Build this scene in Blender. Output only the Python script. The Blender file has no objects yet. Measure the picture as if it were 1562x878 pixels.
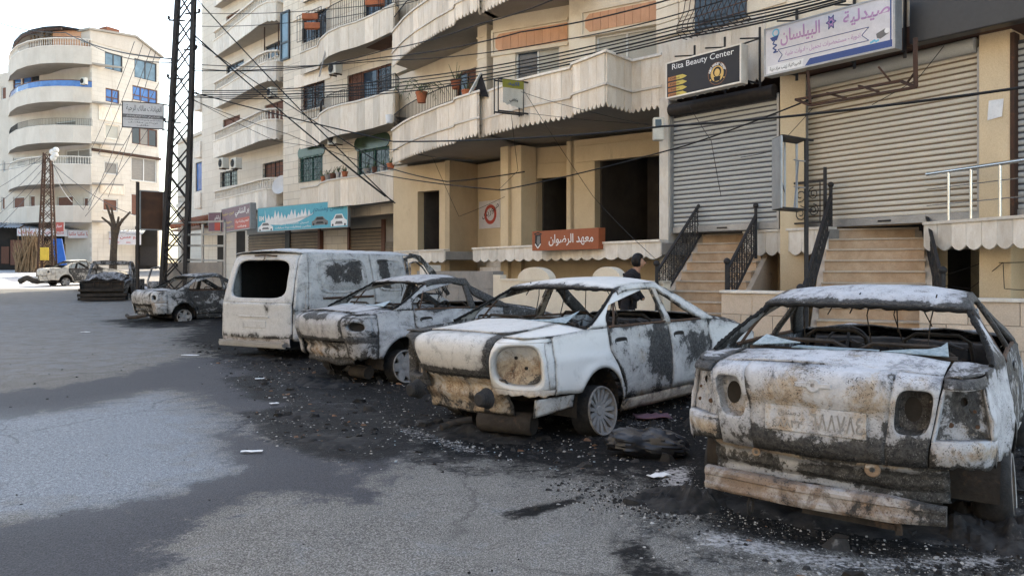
import bpy, math, random
from mathutils import Vector, Matrix, noise as mnoise
random.seed(7)
R = math.radians
SC = bpy.context.scene
COL = SC.collection
# ---------------------------------------------------------------- camera, sky, sun, exposure
EYE, FPX, HOR, UC = 1.47, 1214.9, 412.0, 781.0
cam_d = bpy.data.cameras.new('camera'); cam_d.lens = 28; cam_d.sensor_width = 36
cam_d.shift_y = -27.0/1562; cam_d.clip_end = 3000; cam_d.clip_start = .05
cam = bpy.data.objects.new('camera', cam_d); COL.objects.link(cam)
cam.location = (0, 0, EYE); cam.rotation_euler = (R(90), 0, 0); SC.camera = cam
SUN_AZ = math.atan2(.45, .89)      # clockwise from +Y, towards the sun (behind the right-hand buildings)
SUN_EL = R(38)
world = bpy.data.worlds.new('World'); SC.world = world; world.use_nodes = True
wn = world.node_tree.nodes; wl = world.node_tree.links
sky = wn.new('ShaderNodeTexSky'); sky.sky_type = 'NISHITA'; sky.sun_disc = False
sky.sun_elevation = SUN_EL; sky.sun_rotation = SUN_AZ
sky.air_density = 1.0; sky.dust_density = 2.5; sky.ozone_density = .6
wn['Background'].inputs[1].default_value = .15
wl.new(sky.outputs[0], wn['Background'].inputs[0])
sun_d = bpy.data.lights.new('sun', 'SUN'); sun_d.energy = 2.0; sun_d.angle = R(.53); sun_d.color = (1, .95, .86)
sun = bpy.data.objects.new('sun', sun_d); COL.objects.link(sun)
sv = Vector((math.sin(SUN_AZ)*math.cos(SUN_EL), math.cos(SUN_AZ)*math.cos(SUN_EL), math.sin(SUN_EL)))
sun.rotation_euler = sv.to_track_quat('Z', 'Y').to_euler()
sun.location = (0, 0, 60)
SC.view_settings.view_transform = 'Standard'; SC.view_settings.look = 'None'
SC.view_settings.exposure = 2.15; SC.view_settings.gamma = 1.0
SC.view_settings.use_white_balance = True; SC.view_settings.white_balance_temperature = 7100; SC.view_settings.white_balance_tint = 6
SC.view_settings.use_curve_mapping = False

# ---------------------------------------------------------------- geometry helpers
def gz(x, y):
    t = max(0.0, y-17)
    return .03*t*t/(t+6) if t > 0 else 0.0
def PX(u, Y): return (u-UC)/FPX*Y
def PT(u, v, Y): return Vector((PX(u, Y), Y, EYE+(HOR-v)/FPX*Y))
def nz(x, y, z, s=1.0, o=0): return mnoise.noise(Vector((x*s+o, y*s+o*1.7, z*s-o)))
def clamp(a, lo=0., hi=1.): return max(lo, min(hi, a))
def lerp(a, b, t): return a+(b-a)*t
def interp(pts, x):
    if x <= pts[0][0]: return pts[0][1]
    for (x0, y0), (x1, y1) in zip(pts, pts[1:]):
        if x <= x1: return y0+(y1-y0)*(x-x0)/(x1-x0)
    return pts[-1][1]
def smooth_interp(pts, x):
    if x <= pts[0][0]: return pts[0][1]
    n = len(pts)
    for i in range(n-1):
        x0, y0 = pts[i]; x1, y1 = pts[i+1]
        if x <= x1:
            def sl(k):
                if k <= 0: return (pts[1][1]-pts[0][1])/(pts[1][0]-pts[0][0])
                if k >= n-1: return (pts[-1][1]-pts[-2][1])/(pts[-1][0]-pts[-2][0])
                a = (pts[k][1]-pts[k-1][1])/(pts[k][0]-pts[k-1][0]); b = (pts[k+1][1]-pts[k][1])/(pts[k+1][0]-pts[k][0])
                return 0 if a*b < 0 else (a+b)/2
            h = x1-x0; t = (x-x0)/h; m0, m1 = sl(i)*h, sl(i+1)*h
            return (2*t**3-3*t*t+1)*y0+(t**3-2*t*t+t)*m0+(-2*t**3+3*t*t)*y1+(t**3-t*t)*m1
    return pts[-1][1]

XF = {}
def thing(name, loc=(0, 0, 0), rz=0, label=None, cat=None, group=None, kind=None):
    o = bpy.data.objects.new(name, None); COL.objects.link(o)
    o.location = loc; o.rotation_euler = (0, 0, rz); o.empty_display_size = .2
    XF[o] = (Matrix.Translation(Vector(loc)) @ Matrix.Rotation(rz, 4, 'Z')).inverted()
    tag(o, label, cat, group, kind); return o
def tag(o, label=None, cat=None, group=None, kind=None):
    if label: o['label'] = label
    if cat: o['category'] = cat
    if group: o['group'] = group
    if kind: o['kind'] = kind
    return o
def root(o):
    while o.parent: o = o.parent
    return o

class MB:
    def __init__(s): s.v = []; s.f = []; s.e = {}
    def add(s, vs, fs):
        n = len(s.v); s.v += [tuple(v) for v in vs]; s.f += [tuple(i+n for i in f) for f in fs]; return s
    def box(s, x0, x1, y0, y1, z0, z1):
        return s.add([(x, y, z) for x in (x0, x1) for y in (y0, y1) for z in (z0, z1)],
                     [(0, 1, 3, 2), (4, 6, 7, 5), (0, 4, 5, 1), (2, 3, 7, 6), (0, 2, 6, 4), (1, 5, 7, 3)])
    def obox(s, c, ax, ay, az):
        c, ax, ay, az = Vector(c), Vector(ax), Vector(ay), Vector(az)
        return s.add([c+i*ax+j*ay+k*az for i in (-1, 1) for j in (-1, 1) for k in (-1, 1)],
                     [(0, 1, 3, 2), (4, 6, 7, 5), (0, 4, 5, 1), (2, 3, 7, 6), (0, 2, 6, 4), (1, 5, 7, 3)])
    def bar(s, p, q, w, h=None, up=(0, 0, 1)):
        h = h or w; p, q = Vector(p), Vector(q); d = q-p; up = Vector(up)
        if d.length < 1e-6: return s
        a = d.cross(up)
        if a.length < 1e-4*d.length: a = d.cross(Vector((1, 0, 0)))
        a.normalize(); b = a.cross(d).normalized()
        return s.obox((p+q)/2, d/2, a*w/2, b*h/2)
    def tube(s, pts, r, n=6, closed=False, cap=True):
        pts = [Vector(p) for p in pts]; m = len(pts); base = len(s.v); vs = []; prev = None
        for i, p in enumerate(pts):
            if closed: d = pts[(i+1) % m]-pts[i-1]
            else: d = pts[min(i+1, m-1)]-pts[max(i-1, 0)]
            if d.length < 1e-9: d = Vector((0, 0, 1))
            d.normalize()
            if prev is None:
                a = d.cross(Vector((0, 0, 1)))
                if a.length < 1e-3: a = d.cross(Vector((1, 0, 0)))
            else:
                a = prev-d*prev.dot(d)
                if a.length < 1e-5: a = d.cross(Vector((0, 0, 1)))
            a.normalize(); b = d.cross(a); prev = a
            rr = r[i] if isinstance(r, (list, tuple)) else r
            vs += [p+a*rr*math.cos(2*math.pi*k/n)+b*rr*math.sin(2*math.pi*k/n) for k in range(n)]
        fs = []
        for i in range(m if closed else m-1):
            j = (i+1) % m
            for k in range(n):
                l = (k+1) % n; fs.append((i*n+k, i*n+l, j*n+l, j*n+k))
        if cap and not closed: fs.append(tuple(range(n-1, -1, -1))); fs.append(tuple((m-1)*n+k for k in range(n)))
        return s.add(vs, fs)
    def lathe(s, prof, n=24, c=(0, 0, 0), axis='z', a0=0, a1=2*math.pi, mat=None):
        c = Vector(c); full = abs(a1-a0-2*math.pi) < 1e-6; cols = n if full else n+1; vs = []
        for k in range(cols):
            t = a0+(a1-a0)*k/n
            for (r, h) in prof:
                if axis == 'z': p = Vector((r*math.cos(t), r*math.sin(t), h))
                elif axis == 'y': p = Vector((r*math.cos(t), h, r*math.sin(t)))
                else: p = Vector((h, r*math.cos(t), r*math.sin(t)))
                vs.append(c+p)
        m = len(prof); fs = []
        for k in range(n):
            l = (k+1) % cols
            for i in range(m-1): fs.append((k*m+i, l*m+i, l*m+i+1, k*m+i+1))
        return s.add(vs, fs)
    def grid(s, f, nu, nv, skip=None):
        vs = [f(i/nu, j/nv) for i in range(nu+1) for j in range(nv+1)]
        fs = [(i*(nv+1)+j, (i+1)*(nv+1)+j, (i+1)*(nv+1)+j+1, i*(nv+1)+j+1) for i in range(nu) for j in range(nv) if not (skip and skip((i+.5)/nu, (j+.5)/nv))]
        n0 = len(s.v)
        for i in range(nu+1):
            for j in range(nv+1):
                d = min(i, j, nu-i, nv-j)
                if d < 2: s.e[n0+i*(nv+1)+j] = 1.0 if d == 0 else .25
        return s.add(vs, fs)
    def prism(s, poly, fa, fb):
        n = len(poly); vs = [fa(*p) for p in poly]+[fb(*p) for p in poly]
        return s.add(vs, [tuple(range(n)), tuple(range(2*n-1, n-1, -1))]+[(i, i+n, (i+1) % n+n, (i+1) % n) for i in range(n)])
    def sphere(s, c, r, nu=12, nv=8, sc=(1, 1, 1)):
        c = Vector(c)
        def f(a, b):
            t = a*2*math.pi; p = -math.pi/2+b*math.pi
            return c+Vector((r*sc[0]*math.cos(p)*math.cos(t), r*sc[1]*math.cos(p)*math.sin(t), r*sc[2]*math.sin(p)))
        return s.grid(f, nu, nv)
    def build(s, name, mat, parent=None, world=True, smooth=False, kind=None, label=None, solid=0, attr=None, bevel=0, cat=None, group=None, weld=False):
        me = bpy.data.meshes.new(name); vs = s.v
        if attr:
            cols = [attr(*v) for v in vs]
            if name != 'road': cols = [(c[0]+.40*s.e.get(i, 0)*(.55+.9*mnoise.noise(Vector(vs[i])*4.)), c[1], c[2]*(1-.7*s.e.get(i, 0))) for i, c in enumerate(cols)]
        if parent is not None and world:
            M = XF[root(parent)]; vs = [tuple(M @ Vector(v)) for v in vs]
        me.from_pydata(vs, [], s.f)
        if attr:
            ca = me.color_attributes.new('burn', 'FLOAT_COLOR', 'POINT')
            ca.data.foreach_set('color', [x for c in cols for x in (c[0], c[1], c[2], 1.0)])
        if smooth:
            me.polygons.foreach_set('use_smooth', [True]*len(me.polygons))
            try: me.set_sharp_from_angle(angle=R(smooth if smooth is not True else 40))
            except Exception: pass
        me.materials.append(mat if not isinstance(mat, str) else M_[mat])
        o = bpy.data.objects.new(name, me); COL.objects.link(o); o.parent = parent
        if solid:
            m = o.modifiers.new('thickness', 'SOLIDIFY'); m.thickness = solid; m.offset = 0
        if bevel:
            m = o.modifiers.new('bevel', 'BEVEL'); m.width = bevel; m.segments = 2; m.limit_method = 'ANGLE'
        me.update(); tag(o, label, cat, group, kind); return o

class Fr:
    """a vertical plane in plan, from (u1,Y1) to (u2,Y2); a runs along it, out is metres towards the street"""
    def __init__(s, u1, Y1, u2, Y2):
        s.p = Vector((PX(u1, Y1), Y1)); q = Vector((PX(u2, Y2), Y2)); s.len = (q-s.p).length
        s.e = (q-s.p).normalized(); s.n = Vector((s.e.y, -s.e.x)); s.ang = math.atan2(s.e.y, s.e.x)
    def w(s, a, out, z): p = s.p+s.e*a+s.n*out; return Vector((p.x, p.y, z))
    def hit(s, u, v, out=0):
        k = (u-UC)/FPX; pp = s.p+s.n*out; t = pp.dot(s.n)/(k*s.n.x+s.n.y)
        return (Vector((k*t, t))-s.p).dot(s.e), EYE+(HOR-v)/FPX*t
    def rect(s, u0, v0, u1, v1, out=0):
        uc, vc = (u0+u1)/2, (v0+v1)/2; a0 = s.hit(u0, vc, out)[0]; a1 = s.hit(u1, vc, out)[0]
        return a0, a1, s.hit(uc, v1, out)[1], s.hit(uc, v0, out)[1]
    def box(s, mb, a0, a1, o0, o1, z0, z1):
        vs = [s.w(a, o, z) for a in (a0, a1) for o in (o0, o1) for z in (z0, z1)]
        mb.add(vs, [(0, 1, 3, 2), (4, 6, 7, 5), (0, 4, 5, 1), (2, 3, 7, 6), (0, 2, 6, 4), (1, 5, 7, 3)]); return mb
    def prism(s, mb, poly, o0, o1): return mb.prism(poly, lambda a, z: s.w(a, o0, z), lambda a, z: s.w(a, o1, z))
    def wall(s, mb, a0, a1, z0, z1, holes=(), th=.25, out=0):
        As = sorted({a0, a1, *[h[i] for h in holes for i in (0, 1)]}); Zs = sorted({z0, z1, *[h[i] for h in holes for i in (2, 3)]})
        As = [a for a in As if a0-1e-6 <= a <= a1+1e-6]; Zs = [z for z in Zs if z0-1e-6 <= z <= z1+1e-6]
        def inh(i, j):
            if i < 0 or j < 0 or i >= len(As)-1 or j >= len(Zs)-1: return True
            a, z = (As[i]+As[i+1])/2, (Zs[j]+Zs[j+1])/2
            return any(h[0] < a < h[1] and h[2] < z < h[3] for h in holes)
        for i in range(len(As)-1):
            for j in range(len(Zs)-1):
                if inh(i, j): continue
                A0, A1, Z0, Z1 = As[i], As[i+1], Zs[j], Zs[j+1]
                for o in (out, out-th): mb.add([s.w(A0, o, Z0), s.w(A1, o, Z0), s.w(A1, o, Z1), s.w(A0, o, Z1)], [(0, 1, 2, 3)])
                if inh(i-1, j): mb.add([s.w(A0, out, Z0), s.w(A0, out, Z1), s.w(A0, out-th, Z1), s.w(A0, out-th, Z0)], [(0, 1, 2, 3)])
                if inh(i+1, j): mb.add([s.w(A1, out, Z0), s.w(A1, out, Z1), s.w(A1, out-th, Z1), s.w(A1, out-th, Z0)], [(0, 1, 2, 3)])
                if inh(i, j-1): mb.add([s.w(A0, out, Z0), s.w(A1, out, Z0), s.w(A1, out-th, Z0), s.w(A0, out-th, Z0)], [(0, 1, 2, 3)])
                if inh(i, j+1): mb.add([s.w(A0, out, Z1), s.w(A1, out, Z1), s.w(A1, out-th, Z1), s.w(A0, out-th, Z1)], [(0, 1, 2, 3)])
        return mb

# ---------------------------------------------------------------- materials
M_ = {}
class NT:
    def __init__(s, name):
        m = bpy.data.materials.new(name); m.use_nodes = True; s.m = m; s.t = m.node_tree; s.n = s.t.nodes; s.b = s.n['Principled BSDF']; M_[name] = m
    def new(s, typ, **kw):
        n = s.n.new('ShaderNode'+typ)
        for k, v in kw.items():
            if k.startswith('i_'): n.inputs[int(k[2:])].default_value = v
            else: setattr(n, k, v)
        return n
    def link(s, a, b): s.t.links.new(a, b)
    def coord(s, sc=(1, 1, 1), kind='Object', rnd=0):
        tc = s.new('TexCoord'); mp = s.new('Mapping'); s.link(tc.outputs[kind], mp.inputs[0]); mp.inputs[3].default_value = sc
        if rnd:
            oi = s.new('ObjectInfo'); mu = s.new('Math', operation='MULTIPLY', i_1=rnd); s.link(oi.outputs['Random'], mu.inputs[0]); s.link(mu.outputs[0], mp.inputs[1])
        return mp.outputs[0]
    def noise(s, co, scale, detail=6, rough=.6, dist=0):
        n = s.new('TexNoise'); s.link(co, n.inputs['Vector']); n.inputs['Scale'].default_value = scale; n.inputs['Detail'].default_value = detail
        n.inputs['Roughness'].default_value = rough; n.inputs['Distortion'].default_value = dist; return n.outputs[0]
    def ramp(s, val, lo, hi, inv=False):
        n = s.new('MapRange'); n.inputs[1].default_value = lo; n.inputs[2].default_value = hi; s.link(val, n.inputs[0]); n.clamp = True
        if inv: n.inputs[3].default_value = 1; n.inputs[4].default_value = 0
        return n.outputs[0]
    def mix(s, fac, a, b, mode='MIX'):
        n = s.new('Mix', data_type='RGBA', blend_type=mode)
        for sock, v in ((n.inputs[0], fac), (n.inputs[6], a), (n.inputs[7], b)):
            if hasattr(v, 'links'): s.link(v, sock)
            elif isinstance(v, (int, float)): sock.default_value = v
            else: sock.default_value = (*v, 1)
        return n.outputs[2]
    def math(s, op, a, b=None):
        n = s.new('Math', operation=op)
        for i, v in enumerate((a, b)):
            if v is None: continue
            if hasattr(v, 'links'): s.link(v, n.inputs[i])
            else: n.inputs[i].default_value = v
        return n.outputs[0]
    def bump(s, h, strength=.3, dist=.01):
        n = s.new('Bump'); n.inputs['Strength'].default_value = strength; n.inputs['Distance'].default_value = dist; s.link(h, n.inputs['Height']); s.link(n.outputs[0], s.b.inputs['Normal'])
    def out(s, col, rough=.8, metal=0):
        if hasattr(col, 'links'): s.link(col, s.b.inputs['Base Color'])
        else: s.b.inputs['Base Color'].default_value = (*col, 1)
        if hasattr(rough, 'links'): s.link(rough, s.b.inputs['Roughness'])
        else: s.b.inputs['Roughness'].default_value = rough
        s.b.inputs['Metallic'].default_value = metal; s.b.inputs['Specular IOR Level'].default_value = .5 if isinstance(rough, float) and rough < .5 else .22; return s.m

def nmat(name, c1, c2, scale=2.5, rough=.8, bump=.15, bscale=45, rnd=.12, stretch=(1, 1, 1), c3=None, t3=(.60, .72), metal=0, s3=1.1, bdist=.008, grain=.12):
    t = NT(name); co = t.coord(stretch); n1 = t.noise(co, scale, 8, .65, .3); n2 = t.noise(co, bscale, 4, .6)
    col = t.mix(t.ramp(n1, .35, .65), c1, c2)
    if c3:
        n3 = t.noise(co, s3, 9, .7, .4); col = t.mix(t.ramp(n3, *t3), col, c3)
    g = t.ramp(n2, .3, .7)
    col = t.mix(grain, col, t.mix(g, (.0, .0, .0), (1, 1, 1)), 'OVERLAY')
    if rnd:
        oi = t.new('ObjectInfo'); hv = t.new('HueSaturation'); t.link(col, hv.inputs['Color'])
        mr = t.new('MapRange'); mr.inputs[3].default_value = 1-rnd; mr.inputs[4].default_value = 1+rnd; t.link(oi.outputs['Random'], mr.inputs[0]); t.link(mr.outputs[0], hv.inputs['Value']); col = hv.outputs[0]
    t.bump(t.math('ADD', n2, n1), bump, bdist); return t.out(col, rough, metal)
def plain(name, c, rough=.6, metal=0, rnd=0, grain=.25, gs=12):
    return nmat(name, c, tuple(x*(1-grain) for x in c), gs, rough, .06, 60, rnd, metal=metal, grain=.05)

nmat('travertine', (.72, .64, .54), (.62, .52, .41), 3.2, .75, .12, 60, .17, (3, 3, .7), (.30, .22, .16), (.60, .80), s3=1.6, grain=.25)
nmat('travertine_white', (.68, .63, .56), (.57, .50, .42), 4, .7, .15, 60, .14, (2, 2, .9), (.28, .21, .16), (.66, .82), s3=2.2)
nmat('limestone', (.70, .61, .48), (.61, .51, .39), 1.2, .8, .12, 50, .05, (1, 1, 1), (.40, .30, .21), (.62, .9), s3=.7)
nmat('limestone_pale', (.58, .51, .43), (.50, .43, .355), .8, .85, .1, 40, .05, (1, 1, .6), (.42, .33, .25), (.62, .95), s3=.5)
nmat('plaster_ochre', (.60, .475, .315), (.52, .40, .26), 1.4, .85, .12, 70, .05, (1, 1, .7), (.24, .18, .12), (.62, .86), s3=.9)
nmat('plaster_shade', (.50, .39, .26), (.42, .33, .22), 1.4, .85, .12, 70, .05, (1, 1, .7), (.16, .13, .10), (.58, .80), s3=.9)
nmat('pink_tile', (.60, .33, .20), (.50, .27, .16), 2.2, .75, .08, 60, .10, (2, 2, .8), (.58, .45, .32), (.6, .75))
nmat('step_marble', (.47, .34, .23), (.36, .24, .15), 5, .5, .05, 60, .08, (1, 1, 1), (.25, .15, .08), (.62, .8), s3=3.5)
nmat('step_edge', (.50, .42, .33), (.40, .32, .25), 5, .5, .05, 60, .08)
nmat('ashlar', (.55, .44, .34), (.47, .37, .28), 2.0, .75, .15, 50, .12, (1, 1, 1), (.16, .13, .11), (.60, .74), s3=1.6)
nmat('concrete', (.30, .27, .24), (.22, .20, .18), 1.6, .9, .2, 40, .05, (1, 1, 1), (.12, .11, .10), (.62, .8))
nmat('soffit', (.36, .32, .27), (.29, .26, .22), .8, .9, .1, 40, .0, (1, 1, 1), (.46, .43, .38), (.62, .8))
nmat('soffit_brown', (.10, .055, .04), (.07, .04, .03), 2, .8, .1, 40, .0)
nmat('inner_shade', (.06, .05, .042), (.04, .034, .03), 2, .9, .2, 30, .05)  # block walls with the deep room's darkness put into their colour
nmat('near_black', (.008, .008, .008), (.014, .013, .012), 5, .95, .3, 40, 0)
nmat('blockwork', (.20, .17, .14), (.14, .12, .10), 2, .9, .2, 30, .05)
nmat('dark_room', (.035, .03, .026), (.02, .018, .016), 1, .95, .05, 30, 0)  # near-black sheets of it put the darkness of holes and interiors into colour
nmat('shutter_grey', (.42, .42, .40), (.37, .37, .355), .9, .55, .03, 40, .05, (1, 1, 3), (.20, .16, .12), (.66, .85), s3=1.2)
nmat('shutter_cream', (.60, .55, .47), (.55, .50, .42), .9, .55, .03, 40, .04, (1, 1, 3), (.26, .17, .11), (.70, .86), s3=2.5)
nmat('shutter_brown', (.20, .15, .10), (.15, .11, .075), 2, .6, .05, 40, .1)
nmat('iron_black', (.022, .020, .020), (.035, .03, .028), 8, .55, .15, 60, .0, (1, 1, 1), (.10, .05, .03), (.62, .74), s3=6)
nmat('iron_rust', (.07, .035, .022), (.045, .028, .022), 5, .8, .2, 60, .0, (1, 1, 1), (.14, .06, .03), (.60, .75), s3=3)
nmat('galvanised', (.34, .34, .34), (.26, .26, .26), 4, .45, .05, 60, .0, metal=.5)
nmat('steel_bright', (.62, .62, .62), (.52, .52, .52), 4, .22, .02, 60, .0, metal=1, grain=.02)
nmat('cable', (.012, .012, .013), (.02, .02, .02), 8, .6, .1, 60, 0)
nmat('wire_grey', (.10, .10, .11), (.06, .06, .065), 8, .6, .1, 60, 0)
nmat('white_paint', (.66, .64, .60), (.58, .56, .52), 3, .5, .05, 60, 0, (1, 1, 1), (.40, .36, .30), (.66, .85))
plain('alu_frame', (.62, .60, .56), .45); plain('brown_frame', (.13, .055, .035), .5); plain('green_frame', (.02, .075, .06), .5); plain('black_frame', (.02, .02, .022), .4)
nmat('blind_brown', (.16, .075, .05), (.12, .055, .04), 3, .7, .05, 60, .1, (1, 1, 4))
nmat('blind_grey', (.26, .235, .205), (.21, .19, .165), 3, .7, .05, 60, .08, (1, 1, 4))
nmat('paper_blind', (.44, .42, .36), (.39, .36, .30), 1.4, .75, .03, 60, .06, (1, 1, 1), (.30, .22, .14), (.63, .85))
nmat('roof_tile', (.26, .10, .055), (.18, .07, .04), 6, .85, .3, 40, .1)
nmat('tin_roof', (.34, .36, .38), (.24, .25, .26), 3, .5, .1, 40, .1, metal=.3)
nmat('terracotta', (.40, .13, .06), (.30, .10, .05), 4, .8, .1, 50, .1)
nmat('leaf_green', (.06, .09, .03), (.09, .11, .05), 9, .6, .1, 50, .15)
nmat('bark', (.09, .065, .045), (.05, .037, .028), 6, .9, .5, 25, .05)
nmat('dry_wood', (.24, .155, .085), (.14, .09, .05), 6, .9, .3, 30, .15)
nmat('appliance', (.56, .53, .46), (.48, .45, .38), 2, .55, .05, 50, .06, (1, 1, 1), (.28, .22, .15), (.64, .85))
nmat('cloth_black', (.012, .011, .013), (.022, .02, .022), 8, .85, .3, 40, 0)
nmat('skin', (.36, .20, .13), (.33, .18, .115), 6, .55, .05, 60, 0)
nmat('hair_black', (.008, .007, .007), (.016, .013, .012), 20, .6, .3, 60, 0)
nmat('bag_plastic', (.010, .011, .014), (.018, .018, .022), 4, .45, .1, 30, 0)
nmat('paper_white', (.74, .74, .74), (.62, .62, .62), 6, .7, .1, 30, .1)
nmat('blue_tarp', (.02, .10, .36), (.015, .08, .3), 4, .5, .1, 30, 0)
for nm, c in dict(sign_black=(.028, .027, .03), sign_white=(.60, .57, .58), sign_orange=(.30, .085, .035), sign_teal=(.09, .36, .45), sign_plum=(.17, .095, .12), sign_grey=(.60, .58, .56),
                  ink_black=(.015, .015, .016), ink_white=(.72, .70, .68), ink_pink=(.44, .25, .42), ink_navy=(.05, .08, .22), ink_red=(.46, .05, .03), ink_gold=(.55, .42, .10), ink_copper=(.36, .15, .06),
                  ink_teal=(.03, .16, .24), ink_grey=(.16, .15, .145), sign_olive=(.20, .19, .03), ink_amber=(.65, .42, .14), sign_red=(.42, .07, .05), sign_yellow=(.60, .40, .05), ink_cyan=(.15, .45, .6)).items():
    nmat(nm, c, tuple(x*.88 for x in c), 5, .5, .04, 60, 0, grain=.06)
def glass(name, c, rough=.08):
    t = NT(name); co = t.coord(); n = t.noise(co, 1.2, 4, .6); col = t.mix(t.ramp(n, .35, .65), c, tuple(x*.55 for x in c)); t.bump(n, .03, .02); return t.out(col, rough)
glass('glass_dark', (.03, .035, .04)); glass('glass_blue', (.05, .16, .42)); glass('glass_sky', (.14, .22, .27)); glass('glass_green', (.05, .085, .05), .2); glass('glass_tint', (.03, .05, .08))
# ---------------------------------------------------------------- ground
def gp(u, v):
    Y = FPX*EYE/(v-HOR); return (PX(u, Y), Y)
def poly_sd(P, x, y):
    ins = False; d = 1e9; n = len(P)
    for i in range(n):
        x0, y0 = P[i]; x1, y1 = P[(i+1) % n]
        if (y0 > y) != (y1 > y) and x < (x1-x0)*(y-y0)/(y1-y0)+x0: ins = not ins
        ex, ey = x1-x0, y1-y0; t = clamp(((x-x0)*ex+(y-y0)*ey)/(ex*ex+ey*ey+1e-9)); dx, dy = x-x0-ex*t, y-y0-ey*t; d = min(d, dx*dx+dy*dy)
    d = math.sqrt(d); return d if ins else -d
CHAR = [([(270, 520), (360, 560), (470, 610), (620, 700), (800, 720), (960, 740), (1080, 830), (1300, 872), (1700, 880), (1700, 640), (1100, 560), (720, 510), (480, 470), (320, 480)], .6, .95), ([(305, 520), (450, 552), (590, 600), (640, 668), (780, 685), (900, 672), (1000, 690), (1040, 760), (1090, 815), (1230, 850), (1400, 858), (1650, 850), (1700, 640), (1100, 560), (720, 510), (480, 480), (330, 490)], .45, 1.1),
        ([(350, 575), (420, 572), (485, 590), (470, 615), (400, 608)], .28, 1.5), ([(392, 628), (470, 618), (560, 640), (615, 665), (600, 692), (520, 697), (430, 668)], .30, 1.6),
        ([(930, 822), (985, 832), (1025, 866), (1040, 900), (980, 900)], .14, 1.0), ([(770, 785), (800, 776), (870, 758), (905, 752), (860, 772), (790, 797)], .03, .95),
        ([(560, 640), (700, 700), (820, 705), (760, 735), (640, 700)], .2, .45), ([(900, 690), (1000, 700), (1040, 790), (960, 740)], .15, .5),
        ([(150, 492), (290, 486), (330, 500), (200, 503)], .3, .8), ([(110, 458), (250, 452), (230, 466), (140, 468)], .4, .8)]
WET = [([(-60, 900), (190, 900), (255, 812), (335, 778), (425, 747), (500, 762), (552, 772), (562, 742), (525, 712), (470, 690), (400, 668), (330, 655), (350, 690), (380, 715), (300, 745), (200, 770), (80, 790), (-60, 800)], .30, 1.1),
       ([(-120, 655), (-120, 612), (100, 590), (190, 572), (300, 545), (440, 556), (470, 600), (330, 600), (250, 592), (110, 622)], .45, 1.15),
       ([(230, 575), (470, 560), (640, 650), (650, 700), (560, 745), (430, 690), (380, 655), (300, 615)], .45, .85)]
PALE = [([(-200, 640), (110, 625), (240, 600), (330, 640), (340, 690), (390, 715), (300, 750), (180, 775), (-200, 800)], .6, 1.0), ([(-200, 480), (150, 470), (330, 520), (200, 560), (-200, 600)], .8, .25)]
ASHW = [([(590, 642), (660, 655), (760, 690), (770, 700), (690, 690), (600, 660)], .10, .62), ([(985, 720), (1060, 705), (1060, 760), (1010, 750)], .06, .8), ([(1060, 800), (1300, 848), (1562, 840), (1562, 870), (1250, 875), (1040, 830)], .10, .75), ([(900, 640), (1000, 625), (1050, 640), (1000, 660)], .1, .5)]
def conv(L): return [([gp(*p) for p in P], w, s) for P, w, s in L]
CHAR, WET, PALE, ASHW = map(conv, (CHAR, WET, PALE, ASHW))
def msk(L, x, y):
    m = 0
    for P, w, s in L:
        xs = [p[0] for p in P]; ys = [p[1] for p in P]
        if x < min(xs)-w*2 or x > max(xs)+w*2 or y < min(ys)-w*2 or y > max(ys)+w*2: continue
        m = max(m, s*clamp(.5+poly_sd(P, x, y)/(2*w)))
    return m
def axis(segs):
    out = []
    for a, b, st in segs:
        n = max(1, round((b-a)/st)); out += [a+(b-a)*i/n for i in range(n)]
    return out+[segs[-1][1]]
gxs = axis([(-1500, -120, 230), (-120, -30, 6), (-30, -9, .7), (-9, 5.5, .11), (5.5, 12, .5), (12, 60, 6), (60, 1500, 240)])
gys = axis([(-400, -5, 80), (-5, 2.5, .6), (2.5, 13, .11), (13, 26, .3), (26, 90, 1.6), (90, 2200, 260)])
mb = MB(); nxx, nyy = len(gxs), len(gys); gat = {}
for y in gys:
    for x in gxs:
        z = gz(x, min(y, 90)); near = 1 < y < 40 and -40 < x < 10
        if near and y < 16: z += .012*nz(x, y, 0, .35)+.006*nz(x, y, 0, 1.3)
        mb.v.append((x, y, z))
mb.f = [(j*nxx+i, j*nxx+i+1, (j+1)*nxx+i+1, (j+1)*nxx+i) for j in range(nyy-1) for i in range(nxx-1)]
def gattr(x, y, z):
    if not (1 < y < 40 and -40 < x < 10): return (0, 0, 0)
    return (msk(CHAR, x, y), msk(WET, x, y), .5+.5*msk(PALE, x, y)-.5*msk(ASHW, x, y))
t = NT('asphalt'); co = t.coord()
at = t.new('Attribute', attribute_name='burn'); sp = t.new('SeparateColor'); t.link(at.outputs['Color'], sp.inputs[0])
nb = t.noise(co, .35, 6, .6); nm_ = t.noise(co, 3.2, 9, .7, .4); nf = t.noise(co, 26, 6, .75); ng = t.noise(co, 120, 3, .7); ns = t.noise(co, 9, 8, .7, 1.0)
vo = t.new('TexVoronoi'); t.link(co, vo.inputs['Vector']); vo.inputs['Scale'].default_value = 95
n55 = t.noise(co, 48, 5, .8); agg = t.ramp(vo.outputs['Distance'], .15, .55)
base = t.mix(t.ramp(nb, .35, .65), (.112, .104, .094), (.140, .131, .119))
base = t.mix(t.ramp(nm_, .42, .70), base, (.170, .160, .146)); base = t.mix(t.math('MULTIPLY', t.ramp(ns, .54, .70), .8), base, (.070, .064, .058)); nbb = t.noise(co, .9, 7, .7, .6); base = t.mix(t.math('MULTIPLY', t.ramp(nbb, .50, .66), .5), base, (.075, .070, .066))
base = t.mix(t.math('MULTIPLY', t.ramp(ng, .50, .62), .75), base, (.36, .345, .32)); base = t.mix(t.math('MULTIPLY', t.ramp(ng, .50, .38), .75), base, (.05, .046, .042))
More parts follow.
